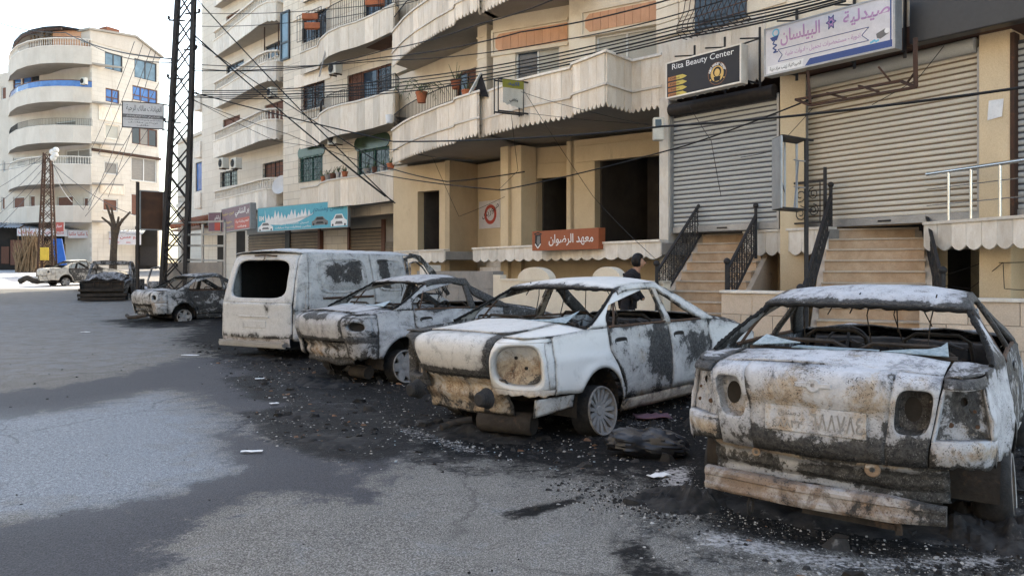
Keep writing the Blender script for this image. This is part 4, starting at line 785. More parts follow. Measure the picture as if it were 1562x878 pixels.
for s in (1, -1):
    q = MB(); xs = -vh+.34
    def vc(a, b, s=s):
        z = lerp(.40, 1.86, b); x0 = vx(HY, z)+.01; y0 = (HY+.010)*(1-.10*clamp((z-1.0)/.9)); ys = vside(xs+clamp((z-1.1)/.8)*.12, z); x1 = xs+clamp((z-1.1)/.8)*.12; th = a*math.pi/2
        rec = .035*(1 if .25 < a < .8 and .80 < z < 1.30 else 0)
        return Vector((x1-(x1-x0)*math.cos(th)+rec, s*(y0+(ys-y0)*math.sin(th)-rec*.5), z+vdn(a, z, s)))
    q.grid(vc, 12, 30); q.build('lamp_column', 'burnt_van', van, world=False, smooth=40, solid=.012, attr=vb('lampcol'))
    xw_, xf_, RA_ = -vh+1.05, vh-.85, .37
    def low(x):
        for w_ in (xw_, xf_):
            if abs(x-w_) < RA_: return max(.30, .29+math.sqrt(RA_**2-(x-w_)**2))
        return .30
    def sp_(xa, xb, z1, nu, nv, z0=None):
        m_ = MB(); m_.grid(lambda a, b, s=s: (lambda x, zl: (lambda z: Vector((x+clamp((z-1.1)/.8)*.12*clamp(1-(x-xs)/.5), s*(vside(x, z)+vdn(x, z, s)), z)))(lerp(zl, z1(x), b)))(lerp(xa, xb, a), z0 if z0 else low(lerp(xa, xb, a))), nu, nv); return m_
    zt = lambda x: 1.86
    m_ = sp_(xs, -.42, zt, 40, 24)
    m_.build('side_panel', 'burnt_van', van, world=False, smooth=50, solid=.012, attr=vb('side'))
    m_ = sp_(-.41, .62, zt, 20, 24); m_.build('sliding_door', 'burnt_van', van, world=False, smooth=50, solid=.012, attr=vb('side'))
    # stamped window blanks with raised rims
    for (xa, xb) in ((-1.86, -.62), (-.30, .52)):
        m_ = MB(); cx, cz = (xa+xb)/2, 1.46; rx, rz_ = (xb-xa)/2, .29; ring = lambda k, o: [(lambda x, z: Vector((x, s*(vside(x, z)+o), z)))(cx+rx*k*math.copysign(abs(math.cos(t_))**.42, math.cos(t_)), cz+rz_*k*math.copysign(abs(math.sin(t_))**.42, math.sin(t_))) for t_ in [2*math.pi*i/40 for i in range(40)]]
        rs = [ring(1.06, .006), ring(1.02, .018), ring(.96, .018), ring(.92, .008), ring(.84, .008), ring(.80, .016), ring(.40, .020)]; m_.add([p for r_ in rs for p in r_]+[Vector((cx, s*(vside(cx, cz)+.02), cz))], [(r_*40+i, r_*40+(i+1) % 40, (r_+1)*40+(i+1) % 40, (r_+1)*40+i) for r_ in range(6) for i in range(40)]+[(240+i, 240+(i+1) % 40, 280) for i in range(40)])
        m_.build('window_blank', 'burnt_van', van, world=False, smooth=50, attr=vb('blank'))
    m_ = MB(); m_.tube([(x, s*(vside(x, 1.10)+.012), 1.085) for x in [-1.8+.12*i for i in range(12)]], .022, 6); m_.build('door_track', 'char_rust', van, world=False)
    m_ = sp_(.63, 1.70, lambda x: 1.06, 16, 12); m_.build('front_door', 'burnt_van', van, world=False, smooth=50, solid=.014, attr=vb('side'))
    fr = MB(); fo = lambda x, z: Vector((x, s*(vside(min(x, 1.4), z)+.01), z)); fr.tube([fo(.66, 1.06), fo(.66, 1.5), fo(.70, 1.80), fo(1.00, 1.84), fo(1.28, 1.70), fo(1.55, 1.35), fo(1.72, 1.06)], .030, 6); fr.tube([fo(.74, 1.06), fo(.75, 1.5), fo(.79, 1.70), fo(1.0, 1.73), fo(1.2, 1.62), fo(1.42, 1.36), fo(1.60, 1.08)], .014, 6); fr.build('door_frame', 'burnt_van', van, world=False, smooth=50, attr=lambda *_: (.4, .1, 0), kind='stuff')
    fr = MB(); fr.tube([fo(.85, 1.86), fo(1.15, 1.82), fo(1.55, 1.52), fo(2.0, 1.06)], .045, 6); fr.build('windscreen_pillar', 'burnt_van', van, world=False, smooth=50, attr=lambda *_: (.4, .1, 0))
    m_ = sp_(1.71, vh-.1, lambda x: lerp(1.05, .82, clamp((x-1.71)/.66)), 18, 8); m_.build('front_fender', 'burnt_van', van, world=False, smooth=50, solid=.012, attr=vb('side'))
    for w_ in (xw_, xf_):
        wheel(van, w_, s*(VW/2-.14), .31, s, 10, .225, 'multi', R(4)); m_ = MB(); m_.lathe([(RA_-.01, s*.45), (RA_-.01, s*(VW/2-.05))], 18, c=(w_, 0, .28), axis='y', a0=-.2, a1=math.pi+.2); m_.build('wheel_arch', 'char', van, world=False, kind='stuff')
q = MB()
def vroof(a, b):
    x = lerp(-vh+.30, .95, a); ye = vside(max(x, -vh+.5), 1.86); y = lerp(-ye, ye, b); k = 1-(y/ye)**2; x2 = x-.10*k*clamp(1-a*6); rd = clamp((x2+vh-.18)/.35); return Vector((x2, y, 1.845+.085*k*(.35+.65*rd)+vdn(x, y, 5)+(.008*math.sin(x*14)*k*rd)))
q.grid(vroof, 40, 20); q.build('roof', 'burnt_van', van, world=False, smooth=50, solid=.014, attr=vb('roof'))
q = MB(); q.grid(lambda a, b: (lambda x: Vector((x, lerp(-.75, .75, b), lerp(1.06, .80, a)+.03*(1-(2*b-1)**2))))(lerp(1.95, vh-.1, a)), 10, 10); q.grid(lambda a, b: Vector((vh-.1-.1*(2*a-1)**2, lerp(-.76, .76, a), lerp(.32, .81, b))), 12, 4); q.build('bonnet', 'burnt_van', van, world=False, smooth=50, solid=.012, attr=vb('x'))
q = MB(); q.bar((-vh-.04, -.74, .335), (-vh-.04, .74, .335), .05, .11, (1, 0, 0)); b_ = [(-vh-.07, -.80, z_) for z_ in (.30, .37)]
for z_ in (.295, .375): q.bar((-vh-.055, -.76, z_), (-vh-.055, .76, z_), .03, .02)
q.build('bumper_bar', 'galvanised', van, world=False, kind='stuff')
q = MB(); q.grid(lambda a, b: Vector((-vh+.03+.02*nz(a*3, b, 0, 3, 1), lerp(-.78, .78, a), lerp(.30, .44, b))), 20, 3); q.build('rear_valance', 'burnt_beam', van, world=False, solid=.012)
q = MB(); q.box(-vh+.15, vh-.3, -.78, .78, .26, .30); q.box(.60, .66, -.78, .78, .30, 1.80); q.build('floor_pan', 'near_black', van, world=False, kind='stuff')
q = MB(); [q.box(-vh+.42, .60, min(s*.76, s*.74), max(s*.76, s*.74), .3, 1.72) for s in (-1, 1)]; q.box(-vh+.42, .6, -.74, .74, 1.74, 1.76); q.build('inner_black_sheet', 'near_black', van, world=False, kind='stuff')  # black sheets added over the inner faces so the load space looks near-black
q = MB()
for y_ in (-.38, .38): q.box(.58, .597, y_-.30, y_+.30, 1.02, 1.60)
q.build('bulkhead_panel', 'near_black', van, world=False, kind='stuff')

# --- burnt pick-up, nose towards the viewer
burn_mat('burnt_black', (.40, .40, .41), (.16, .158, .16), sootb=.01, greyb=.05, seed=55.5)
pk = thing('burnt_pickup', (-16.35, 32.6, gz(0, 31)-.20), R(90-163), 'charred black pickup with buckled bonnet and bare cab frame', 'pickup', 'burnt-out vehicles along the street')
ba = lambda *_: (.25, .12, 0)
q = MB(); q.grid(lambda a, b: (lambda x, y: Vector((x, y, lerp(1.06, .98, a)+.05*(1-(y/.7)**2)+.14*nz(x, y, 0, 2.5, 3)+.22*math.sin(math.pi*clamp(a*1.1))*(1-(y/.75)**2))))(lerp(.72, 1.95, a), lerp(-.70, .70, b)), 16, 18); q.build('bonnet', 'burnt_black', pk, world=False, smooth=50, solid=.014, attr=ba)
for s in (1, -1):
    q = MB(); q.grid(lambda a, b: (lambda x: Vector((x, s*(.86-.10*clamp((x-1.5)/.7)**2-.03*(1-b)), lerp(max(.45, .36+math.sqrt(max(0, .38**2-(x-1.35)**2))) if abs(x-1.35) < .38 else .42, 1.02-.10*clamp((x-.8)/1.3), b))))(lerp(.70, 2.15, a)), 26, 6); q.grid(lambda a, b: Vector((lerp(.75, 2.0, a), s*lerp(.70, .86, b), 1.03-.08*a-.02*b)), 6, 2); q.build('front_fender', 'burnt_black', pk, world=False, smooth=50, solid=.014, attr=ba)
    q = MB(); q.grid(lambda a, b: Vector((lerp(-.45, .68, a), s*(.86-.03*(1-b)), lerp(.40, 1.03, b))), 8, 6); q.build('door', 'burnt_black', pk, world=False, smooth=50, solid=.03, attr=ba)
    q = MB(); q.tube([(.74, s*.80, 1.02), (.40, s*.72, 1.45), (.22, s*.66, 1.66), (-.1, s*.66, 1.70), (-.42, s*.68, 1.66), (-.50, s*.82, 1.02)], .060, 6); q.build('cab_pillar', 'burnt_black', pk, world=False, attr=ba)
    q = MB(); q.grid(lambda a, b: (lambda x: Vector((x, s*.86, lerp(.36+math.sqrt(max(0, .38**2-(x+1.35)**2)) if abs(x+1.35) < .38 else .48, 1.0, b))))(lerp(-2.35, -.52, a)), 26, 5); q.build('bed_side', 'burnt_black', pk, world=False, smooth=50, solid=.04, attr=ba)
    for w_ in (1.35, -1.35): wheel(pk, w_, s*.74, .24, s, 6, .22, 'wide', R(3))
q = MB(); q.bar((.24, -.68, 1.68), (.24, .68, 1.68), .10, .12); q.bar((-.44, -.70, 1.66), (-.44, .70, 1.66), .10, .14); q.bar((-.47, -.80, 1.10), (-.47, .80, 1.10), .10, .2); [q.bar((-.47, y, 1.1), (-.45, y*.85, 1.68), .12) for y in (-.78, .78)]; q.build('cab_frame', 'burnt_black', pk, world=False, attr=ba, kind='stuff')
q = MB(); q.grid(lambda a, b: Vector((lerp(-.45, .24, a), lerp(-.70, .70, b), 1.72+.05*(1-(2*b-1)**2))), 10, 10); q.build('roof', 'burnt_black', pk, world=False, smooth=50, solid=.02, attr=ba)
q = MB(); q.bar((2.12, -.80, .62), (2.12, .80, .62), .10, .22, (1, 0, 0)); q.bar((2.05, -.72, .96), (2.05, .72, .95), .08, .05); q.bar((2.18, -.84, .42), (2.18, .84, .44), .12, .16, (1, 0, 0)); [q.bar((2.07, y, .55), (2.07, y, .95), .04) for y in (-.72, -.30, .30, .72)]; q.box(1.9, 2.02, -.78, .78, .30, .90); q.bar((2.16, -.82, .28), (2.16, .82, .28), .1, .2, (1, 0, 0)); q.build('front_frame', 'char', pk, world=False, kind='stuff')
q = MB(); q.box(-2.35, 2.0, -.70, .70, .38, .42); q.box(-.52, -.48, -.80, .80, .42, 1.05); q.box(.68, .74, -.78, .78, .42, 1.02); q.box(1.0, 1.8, -.35, .35, .45, .85); q.box(-2.36, -2.32, -.84, .84, .5, 1.0); q.build('chassis', 'char', pk, world=False, kind='stuff')
q = MB(); q.lathe([(.17, -.012), (.182, 0), (.17, .012), (.158, 0), (.17, -.012)], 20, c=(.42, .36, 1.1), axis='x'); q.build('steering_wheel', 'char', pk, world=False)
for y in (-.36, .36):
    q = MB(); q.tube([(-.1, y-.24, .55), (-.25, y-.22, 1.2), (-.25, y+.22, 1.2), (-.1, y+.24, .55)], .03, 6); q.build('seat_frame', 'char_rust', pk, world=False)
# loose door leaning on the pick-up's cab
q = MB(); Md = Matrix.Translation((-13.95, 31.7, gz(0, 31))) @ Matrix.Rotation(R(25), 4, 'Z'); q.tube([Md @ Vector(p) for p in ((-.45, 0, .05), (-.5, 0, .75), (-.35, .02, 1.25), (-.1, .05, 1.3), (.3, 0, .8), (.45, 0, .7), (.4, 0, .05))], .035, 6, closed=True); q.grid(lambda a, b: Md @ Vector((lerp(-.45, .42, a), .02*nz(a*4, b*4, 0, 1, 1), lerp(.06, .74, b))), 6, 5)
q.build('loose_car_door', 'burnt_black', None, smooth=50, solid=.02, label='charred loose car door propped upright beside the pickup', cat='car door')
# crumpled bumper and sheet in the sunlit road
q = MB(); c_ = Vector((-26.6, 46.2, gz(0, 46))); q.grid(lambda a, b: c_+Vector((lerp(-1.0, 1.0, a), lerp(-.4, .4, b)+.15*nz(a*3, b, 2, 1.3, 2), .35+.20*nz(a*4, b*3, 0, 1, 5)-.32*(2*b-1)**2)), 14, 8)
q.build('crumpled_sheet', 'burnt_cream', None, smooth=60, solid=.02, label='crumpled pale metal sheet lying on the sunlit road', cat='scrap metal')
q = MB(); q.tube([c_+Vector((x, -.9+.2*math.sin(3*x), .22+.1*math.sin(5*x))) for x in [-1.5+.2*i for i in range(9)]], .16, 7); q.build('scrap_bumper', 'char', None, smooth=60, label='black melted bumper lying in front of the cream saloon', cat='bumper')
# ---------------------------------------------------------------- near right-hand buildings
def pts_from(L): return [Vector((PX(u, Y), Y)) for u, Y in L]
def V3(p, z): return Vector((p.x, p.y, z))
def seg_n(p, q): e = (q-p).normalized(); return e, Vector((e.y, -e.x))
def scallop_panels(parent, pts, z0, z1, w=.33, amp=.10, mat='travertine', th=.035, cusps=2, name='stone_panel', skipz=None):
    for p, q in zip(pts, pts[1:]):
        e, n = seg_n(p, q); Ls = (q-p).length; k = max(1, round(Ls/w)); ww = Ls/k
        for i in range(k):
            a0, a1 = i*ww+.003, (i+1)*ww-.003; bot = []
            m = 4*cusps
            for j in range(m+1):
                t_ = j/m; ph = (t_*cusps) % 1.0; ph = 1.0 if t_ == 1 else ph; bot.append((lerp(a0, a1, t_), z0+amp*(1-math.sin(math.pi*ph))))
            poly = bot+[(a1, z1), (a0, z1)]; o = th+random.uniform(-.004, .004); mb = MB(); n_ = len(poly)
            f = [V3(p+e*a+n*o, z) for a, z in poly]; b = [V3(p+e*a, z) for a, z in poly]
            mid = [(j, j+1) for j in range(m)]
            vs = f+b; fs = [(i_, i_+n_, (i_+1) % n_+n_, (i_+1) % n_) for i_ in range(n_)]+[tuple(range(n_-1, -1, -1))]
            mb.add(vs, fs); mb.build(name, mat, parent)
def ribbon(mb, pts, o0, o1, z0, z1):
    """closed strip along a plan polyline, between offsets o0..o1 (towards the street), heights z0..z1"""
    N = len(pts); nm = []
    for i in range(N):
        a = seg_n(pts[max(i-1, 0)], pts[max(i, 1)])[1]; b = seg_n(pts[min(i, N-2)], pts[min(i+1, N-1)])[1]; m = (a+b); m = m/m.length; m = m/max(.5, m.dot(a)); nm.append(m)
    vs = []
    for i, p in enumerate(pts):
        for o in (o0, o1):
            for z in (z0, z1): vs.append(V3(p+nm[i]*o, z))
    fs = []
    for i in range(N-1):
        A, B = i*4, (i+1)*4; fs += [(A, B, B+1, A+1), (A+2, A+3, B+3, B+2), (A, A+2, B+2, B), (A+1, B+1, B+3, A+3)]
    fs += [(0, 1, 3, 2), ((N-1)*4, (N-1)*4+2, (N-1)*4+3, (N-1)*4+1)]; mb.add(vs, fs); return mb
def slab(mb, pts, depth, z0, z1, inn=Vector((.79, .61))):
    N = len(pts); vs = []
    for p in pts: vs += [V3(p, z0), V3(p, z1), V3(p+inn*depth, z0), V3(p+inn*depth, z1)]
    fs = []
    for i in range(N-1):
        A, B = i*4, i*4+4; fs += [(A, B, B+1, A+1), (A+2, A+3, B+3, B+2), (A, A+2, B+2, B), (A+1, B+1, B+3, A+3)]
    fs += [(0, 1, 3, 2), ((N-1)*4, (N-1)*4+2, (N-1)*4+3, (N-1)*4+1)]; mb.add(vs, fs); return mb
def core(mb, pts, depth, z0, z1): return slab(mb, pts, depth, z0, z1)
def scroll(mb, c, ex, ez, r, turns=1.4, rad=.007, flip=1, start=0):
    pts = []
    for i in range(15):
        t_ = i/14; a = start+flip*t_*turns*2*math.pi; rr = r*(1-.78*t_); pts.append(c+ex*rr*math.cos(a)+ez*rr*math.sin(a))
    mb.tube(pts, rad, 4, cap=False)
def rail_plain(mb, pts, z0, h, step=.11, r=.007, top=.016):
    """railing along plan polyline pts at base z0"""
    for p, q in zip(pts, pts[1:]):
        L_ = (q-p).length; k = max(1, round(L_/step))
        mb.bar(V3(p, z0+h), V3(q, z0+h), top*2, top); mb.bar(V3(p, z0+.06), V3(q, z0+.06), top*1.2, top*.8)
        for i in range(k+1): x = p+(q-p)*i/k; mb.bar(V3(x, z0), V3(x, z0+h), r*2)
def window(parent, fr, rc, out=0., fmat='alu_frame', panes=('glass_dark', 'glass_dark'), fw=.05, depth=.12, name='window', rows=1, sill=None):
    a0, a1, z0, z1 = rc; mb = MB(); o0, o1 = out-depth-.02, out-depth+.05
    fr.box(mb, a0, a1, o0, o1, z0, z0+fw); fr.box(mb, a0, a1, o0, o1, z1-fw, z1); fr.box(mb, a0, a0+fw, o0, o1, z0+fw, z1-fw); fr.box(mb, a1-fw, a1, o0, o1, z0+fw, z1-fw); n = len(panes)
    for i in range(1, n): x = lerp(a0, a1, i/n); fr.box(mb, x-fw/2, x+fw/2, o0, o1-.004, z0+fw, z1-fw)
    if rows > 1: zz = lerp(z0, z1, .36); fr.box(mb, a0+fw, a1-fw, o0, o1-.008, zz-fw/2, zz+fw/2)
    wo = mb.build(name, fmat, parent)
    for i, pm in enumerate(panes):
        x0, x1 = lerp(a0, a1, i/n)+fw/2, lerp(a0, a1, (i+1)/n)-fw/2; p = MB(); fr.box(p, x0, x1, o0+.015, o0+.03, z0+fw*.8, z1-fw*.8); p.build('blind' if 'blind' in pm else 'pane', pm, wo)
    if sill: m_ = MB(); fr.box(m_, a0-.05, a1+.05, out-depth, out+.06, z0-.06, z0-.002); m_.build('sill', sill, wo)
    return wo
def hole(rc, g=0): return (rc[0]-g, rc[1]+g, rc[2]-g, rc[3]+g)

# ---- building with the ochre ground floor and stone balconies
PB = pts_from([(600, 26.9), (608, 26.2), (618, 25.4), (632, 24.6), (648, 23.9), (668, 23.1), (695, 22.25), (696.5, 21.9), (729, 21.05), (731, 21.4), (795, 19.75), (874, 18.55), (876, 18.2), (924, 17.2), (963, 18.0), (1012, 17.4)])
bB = thing('apartment_block', (PX(800, 21), 21, 0), 0, 'apartment block with ochre ground floor, dark empty doorways and scalloped stone balconies', 'building')
G1 = Fr(870, 21.9, 1008, 20.3); G2 = Fr(795, 23.4, 872, 22.6); G5 = Fr(600, 27.7, 686, 26.0); GR = Fr(684, 25.7, 732, 26.9); GB = Fr(729, 26.8, 800, 24.9)
ZT = 2.05
def rc_(fr, u0, v0, u1, v1, out=0, zb=None):
    r = list(fr.rect(u0, v0, u1, v1, out)); r[2] = zb if zb is not None else r[2]; return r
o1 = rc_(G1, 907, 240, 1007, 363, 0, ZT); o2 = rc_(G2, 820, 270, 868, 370, 0, ZT); o5 = rc_(G5, 637, 291, 670, 382, 0, ZT-.1)
mb = MB(); G1.wall(mb, 0, G1.len+.12, 0, 5.02, [hole(o1)], .3); e1 = G1.w(0, 0, 0); mb2 = MB()
wl1 = mb.build('wall', 'plaster_ochre', bB)
mb = MB(); a0, a1, z0, z1 = rc_(G1, 879, 215, 1004, 242); G1.box(mb, a0, G1.len+.10, 0, .05, o1[3]-.02, o1[3]+.42); mb.build('lintel', 'plaster_ochre', wl1, bevel=.01)
mb = MB(); mb.add([G1.w(0, 0, 0), G1.w(0, 0, 5.02), G1.w(0, -2.2, 5.02), G1.w(0, -2.2, 0)], [(0, 1, 2, 3)]); mb.build('return_wall', 'plaster_ochre', bB, solid=.25)
mb = MB(); G2.wall(mb, -.35, G2.len, 0, 5.02, [hole(o2)], .3); w_ = mb.build('wall', 'plaster_ochre', bB); mb = MB(); G2.box(mb, -.1, G2.len, 0, .05, o2[3]-.02, o2[3]+.40); mb.build('lintel', 'plaster_ochre', w_, bevel=.01)
mb = MB(); G5.wall(mb, 0, G5.len, 0, 5.02, [hole(o5)], .3); mb.build('wall', 'plaster_ochre', bB)
mb = MB(); G5.box(mb, G5.len-.30, G5.len+.04, 0, .10, 0, 5.0); mb.build('pilaster', 'plaster_ochre', bB, bevel=.02)
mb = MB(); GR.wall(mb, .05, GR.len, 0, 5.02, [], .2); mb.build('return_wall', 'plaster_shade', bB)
mb = MB(); GB.wall(mb, -.3, GB.len, 0, 5.02, [], .2); mb.build('wall', 'plaster_ochre', bB)
CF = Fr(763, 23.0, 801, 22.3); mb = MB(); CF.box(mb, 0, .32, -.55, .0, 0, 5.02); CF.box(mb, .32, .72, -.75, -.12, 0, 5.02); mb.build('column', 'plaster_ochre', bB, bevel=.015, kind='stuff')
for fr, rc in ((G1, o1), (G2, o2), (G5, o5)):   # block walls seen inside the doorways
    mb = MB(); a0, a1, z0, z1 = rc; mb.add([fr.w(a0-.02, -.3, 1.5), fr.w(a0+.35, -2.6, 1.5), fr.w(a0+.35, -2.6, z1+.3), fr.w(a0-.02, -.3, z1+.3)], [(0, 1, 2, 3)]); mb.build('inner_wall', 'inner_shade', bB, solid=.15)
mb = MB(); G1.box(mb, o1[0]+.62, o1[0]+.95, -2.3, -1.9, ZT-.3, 5.0); mb.build('inner_pillar', 'inner_shade', bB)
# terrace slab, scalloped band
PT1 = pts_from([(723, 23.0), (815, 20.6), (905, 18.6), (1010, 16.75)]); PT0 = pts_from([(604, 26.9), (640, 25.6), (680, 24.4)])
for PP, dp in ((PT1, 3.6), (PT0, 1.6)):
    mb = MB(); slab(mb, PP, dp, 1.80, ZT); tr = mb.build('terrace', 'concrete', bB); scallop_panels(tr, PP, 1.70, ZT+.02, .42, .07, 'travertine_white', .04, 1)
    mb = MB(); ribbon(mb, PP, -.15, .075, ZT+.021, ZT+.07); mb.build('coping', 'travertine_white', tr)
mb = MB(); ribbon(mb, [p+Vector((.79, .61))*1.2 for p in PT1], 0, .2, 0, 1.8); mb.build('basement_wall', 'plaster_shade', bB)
for i in range(6): mb = MB(); fr = Fr(688, 24.6, 762, 23.2); fr.box(mb, .05, fr.len-.05, -2.6+.0, -.32*i, .12+.30*i, .42+.30*i) if False else fr.box(mb, .05, fr.len-.05, -2.8, -.30*i, .12+.29*i, .405+.29*i); mb.build('step', 'travertine_white', bB, bevel=.01)
# balconies
BAL = []
for lvl, (zb_, zt_) in enumerate(((5.0, 6.15), (8.3, 9.45), (11.6, 12.75))):
    PP = PB if lvl == 0 else PB[:12]
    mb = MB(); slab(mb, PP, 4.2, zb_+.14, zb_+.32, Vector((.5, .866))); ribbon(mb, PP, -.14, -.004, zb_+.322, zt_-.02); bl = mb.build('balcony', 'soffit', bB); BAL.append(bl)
    if lvl < 2: scallop_panels(bl, PP, zb_, zt_, .33, .10, 'travertine', .035, 2)
    mb = MB(); ribbon(mb, PP, -.16, .085, zt_+.001, zt_+.055); mb.build('coping', 'travertine_white', bl)
    mb = MB(); ribbon(mb, PP, .036, .075, zb_+.46, zb_+.51); mb.build('moulding', 'travertine_white', bl)
    mb = MB(); rp = [p-seg_n(PP[min(i, len(PP)-2)], PP[min(i, len(PP)-2)+1])[1]*.03 for i, p in enumerate(PP[:7])]; rail_plain(mb, rp, zt_+.05, .52, .12); mb.build('railing', 'iron_black', bl, kind='stuff')
# upper walls
UL1 = Fr(598, 29.2, 729, 24.5); UW1 = Fr(752, 22.1, 868, 20.95); UW2 = Fr(868, 20.4, 1010, 19.0)
w1 = rc_(UW1, 786, 74, 853, 132); w1[2] = 5.95; w2 = rc_(UW2, 908, 47, 1002, 108); w2[2] = 6.0
d1 = UL1.rect(695, 108, 726, 168); d1 = (d1[0], d1[1], 5.35, d1[3])
for k in range(3):
    dz_ = 3.3*k; zlo, zhi = 5.3+dz_, 8.46+dz_
    mb = MB(); UL1.wall(mb, 0, UL1.len, zlo, zhi, [(d1[0], d1[1], d1[2]+dz_, d1[3]+dz_)], .25); mb.build('wall', 'limestone', bB)
    window(bB, UL1, (d1[0], d1[1], d1[2]+dz_, d1[3]+dz_), 0, 'brown_frame', ('glass_dark', 'blind_brown'), name='balcony_door')
    mb = MB(); UW1.wall(mb, 0, UW1.len+.1, zlo, zhi, [(w1[0], w1[1], w1[2]+dz_, w1[3]+dz_)], .25); mb.build('wall', 'limestone', bB)
    window(bB, UW1, (w1[0], w1[1], w1[2]+dz_, w1[3]+dz_), 0, 'alu_frame', ('glass_tint', 'paper_blind'), sill='travertine_white')
    mb = MB(); UW2.wall(mb, 0, UW2.len+.1, zlo, zhi, [(w2[0], w2[1], w2[2]+dz_, w2[3]+dz_)], .3); UW2.box(mb, 0, .12, -2.0, -.3, zlo, zhi); mb.build('wall', 'limestone', bB)
    window(bB, UW2, (w2[0], w2[1], w2[2]+dz_, w2[3]+dz_), 0, 'alu_frame', ('paper_blind', 'paper_blind'), sill='travertine_white', depth=.14)
    for fr, (u0, v0, u1, v1) in ((UW1, (756, 44, 866, 71)), (UW2, (893, 12, 1004, 40))):
        a0, a1, z0, z1 = fr.rect(u0, v0, u1, v1); z0 += dz_; z1 += dz_
        mb = MB(); fr.box(mb, a0-.06, a1+.02, .002, .05, z1+.05, z1+.12); fr.box(mb, a0-.06, a1+.02, .002, .05, z0-.12, z0-.05); fr.box(mb, a0-.12, a0-.06, .002, .05, z0-.12, z1+.12); pf = mb.build('panel_surround', 'limestone', bB, kind='stuff')
        nt = 9
        for i in range(nt):
            x0, x1 = lerp(a0, a1, i/nt)+.004, lerp(a0, a1, (i+1)/nt)-.004; m_ = MB(); c_ = .12 if i == 0 else 0; fr.prism(m_, [(x0+c_*.0, z0+c_), (x0+c_, z0), (x1, z0), (x1, z1), (x0+c_, z1), (x0, z1-c_)] if c_ else [(x0, z0), (x1, z0), (x1, z1), (x0, z1)], .002, .022); m_.build('cladding_tile', 'pink_tile', pf)
UP = Fr(728, 22.9, 750, 22.4); mb = MB(); UP.box(mb, 0, .42, -.6, 0, 5.3, 8.46); pp = mb.build('pier', 'limestone', bB, bevel=.02)
mb = MB(); [UP.box(mb, -.02, .44, -.62, .02, z_, z_+.05) for z_ in (6.3, 6.9, 7.5, 8.1)]; mb.build('pier_band', 'limestone', pp, kind='stuff')
mb = MB(); core(mb, pts_from([(596, 31.5), (760, 26.6), (1012, 23.0), (1160, 19.4)]), 12, 0, 18.5); mb.build('building_core', 'inner_shade', bB)
mb = MB(); slab(mb, PB, 5.5, 14.9, 15.2, Vector((.5, .866))); mb.build('roof', 'soffit', bB)

# ---- shop building with roller shutters
bC = thing('shop_building', (PX(1300, 14.5), 14.5, 0), 0, 'stone shop building with three roller shutters above marble steps', 'building')
S1 = Fr(1027, 17.2, 1187, 15.3); S2 = Fr(1232, 15.3, 1493, 12.65); S3 = Fr(1550, 12.25, 1760, 10.9); U = Fr(1003, 17.5, 1500, 12.28); HZ = 2.25
def shutter(fr, z0, z1, mat, a0=0, a1=None):
    a1 = a1 or fr.len; mb = MB(); fr.box(mb, a0-.05, a0-.002, -.05, .06, z0, z1); sh = mb.build('roller_shutter', 'galvanised', bC); mb = MB(); fr.box(mb, a1+.002, a1+.05, -.05, .06, z0, z1); mb.build('guide_rail', 'galvanised', sh); m_ = MB(); fr.box(m_, a0, a1, -.08, -.028, z0, z1); m_.build('slat_shade', 'wire_grey' if mat == 'shutter_grey' else 'shutter_brown', sh)  # dark sheet in the gaps stands in for shading on curved slats
    n = int((z1-z0-.16)/.0985)
    for i in range(n):
        zz = z0+.16+i*.0985; m_ = MB(); pr_ = [(0., .0), (.012, .006), (.018, .022), (.018, .048), (.012, .064), (.0, .070)]
        bow = random.uniform(-.003, .003)
        m_.add([fr.w(a, -.03+o_+bow, zz+h_) for a in (a0, a1) for o_, h_ in pr_], [(j, j+1, j+7, j+6) for j in range(5)]+[(0, 1, 2, 3, 4, 5), (6, 11, 10, 9, 8, 7)]); m_.build('slat', mat, sh)
    m_ = MB(); fr.box(m_, a0, a1, -.03, .02, z0+.02, z0+.155); m_.build('bottom_rail', 'galvanised', sh, bevel=.006); m_ = MB(); c_ = (a0+a1)/2; fr.box(m_, c_-.12, c_+.12, .02, .035, z0+.07, z0+.10); m_.build('pull_handle', 'iron_black', sh)
    return sh
shutter(S1, HZ, 4.86, 'shutter_grey'); shutter(S2, HZ, 5.0, 'shutter_cream'); shutter(S3, HZ, 5.0, 'shutter_grey')
mb = MB(); mb.lathe([(0, 0), (.13, 0), (.13, S1.len-.02), (0, S1.len-.02)], 18, axis='x'); mb.v = [tuple(S1.w(v[0]+.01, .10+v[1], 4.90+v[2])) for v in mb.v]; mb.build('shutter_drum', 'iron_black', bC, smooth=40)
mb = MB(); mb.lathe([(0, 0), (.12, 0), (.12, S2.len-.02), (0, S2.len-.02)], 18, axis='x'); mb.v = [tuple(S2.w(v[0]+.01, .06+v[1], 5.04+v[2])) for v in mb.v]; mb.build('shutter_drum', 'shutter_grey', bC, smooth=40)
def pier(u0, Y0, u1, Y1, mat, z0=0, z1=5.2, th=.5, out=.10):
    fr = Fr(u0, Y0, u1, Y1); mb = MB(); fr.box(mb, 0, fr.len, -th, out, z0, z1); return mb.build('pier', mat, bC, bevel=.012)
pier(1009, 17.35, 1023, 17.2, 'travertine_white'); pier(1190, 15.25, 1229, 15.1, 'plaster_ochre'); pier(1497, 12.6, 1546, 12.25, 'plaster_ochre')
m_ = MB(); fr = Fr(1497, 12.6, 1546, 12.25); fr.box(m_, fr.len-.01, fr.len+.05, -.1, .115, 2.2, 5.1); m_.build('jamb_strip', 'iron_rust', bC)
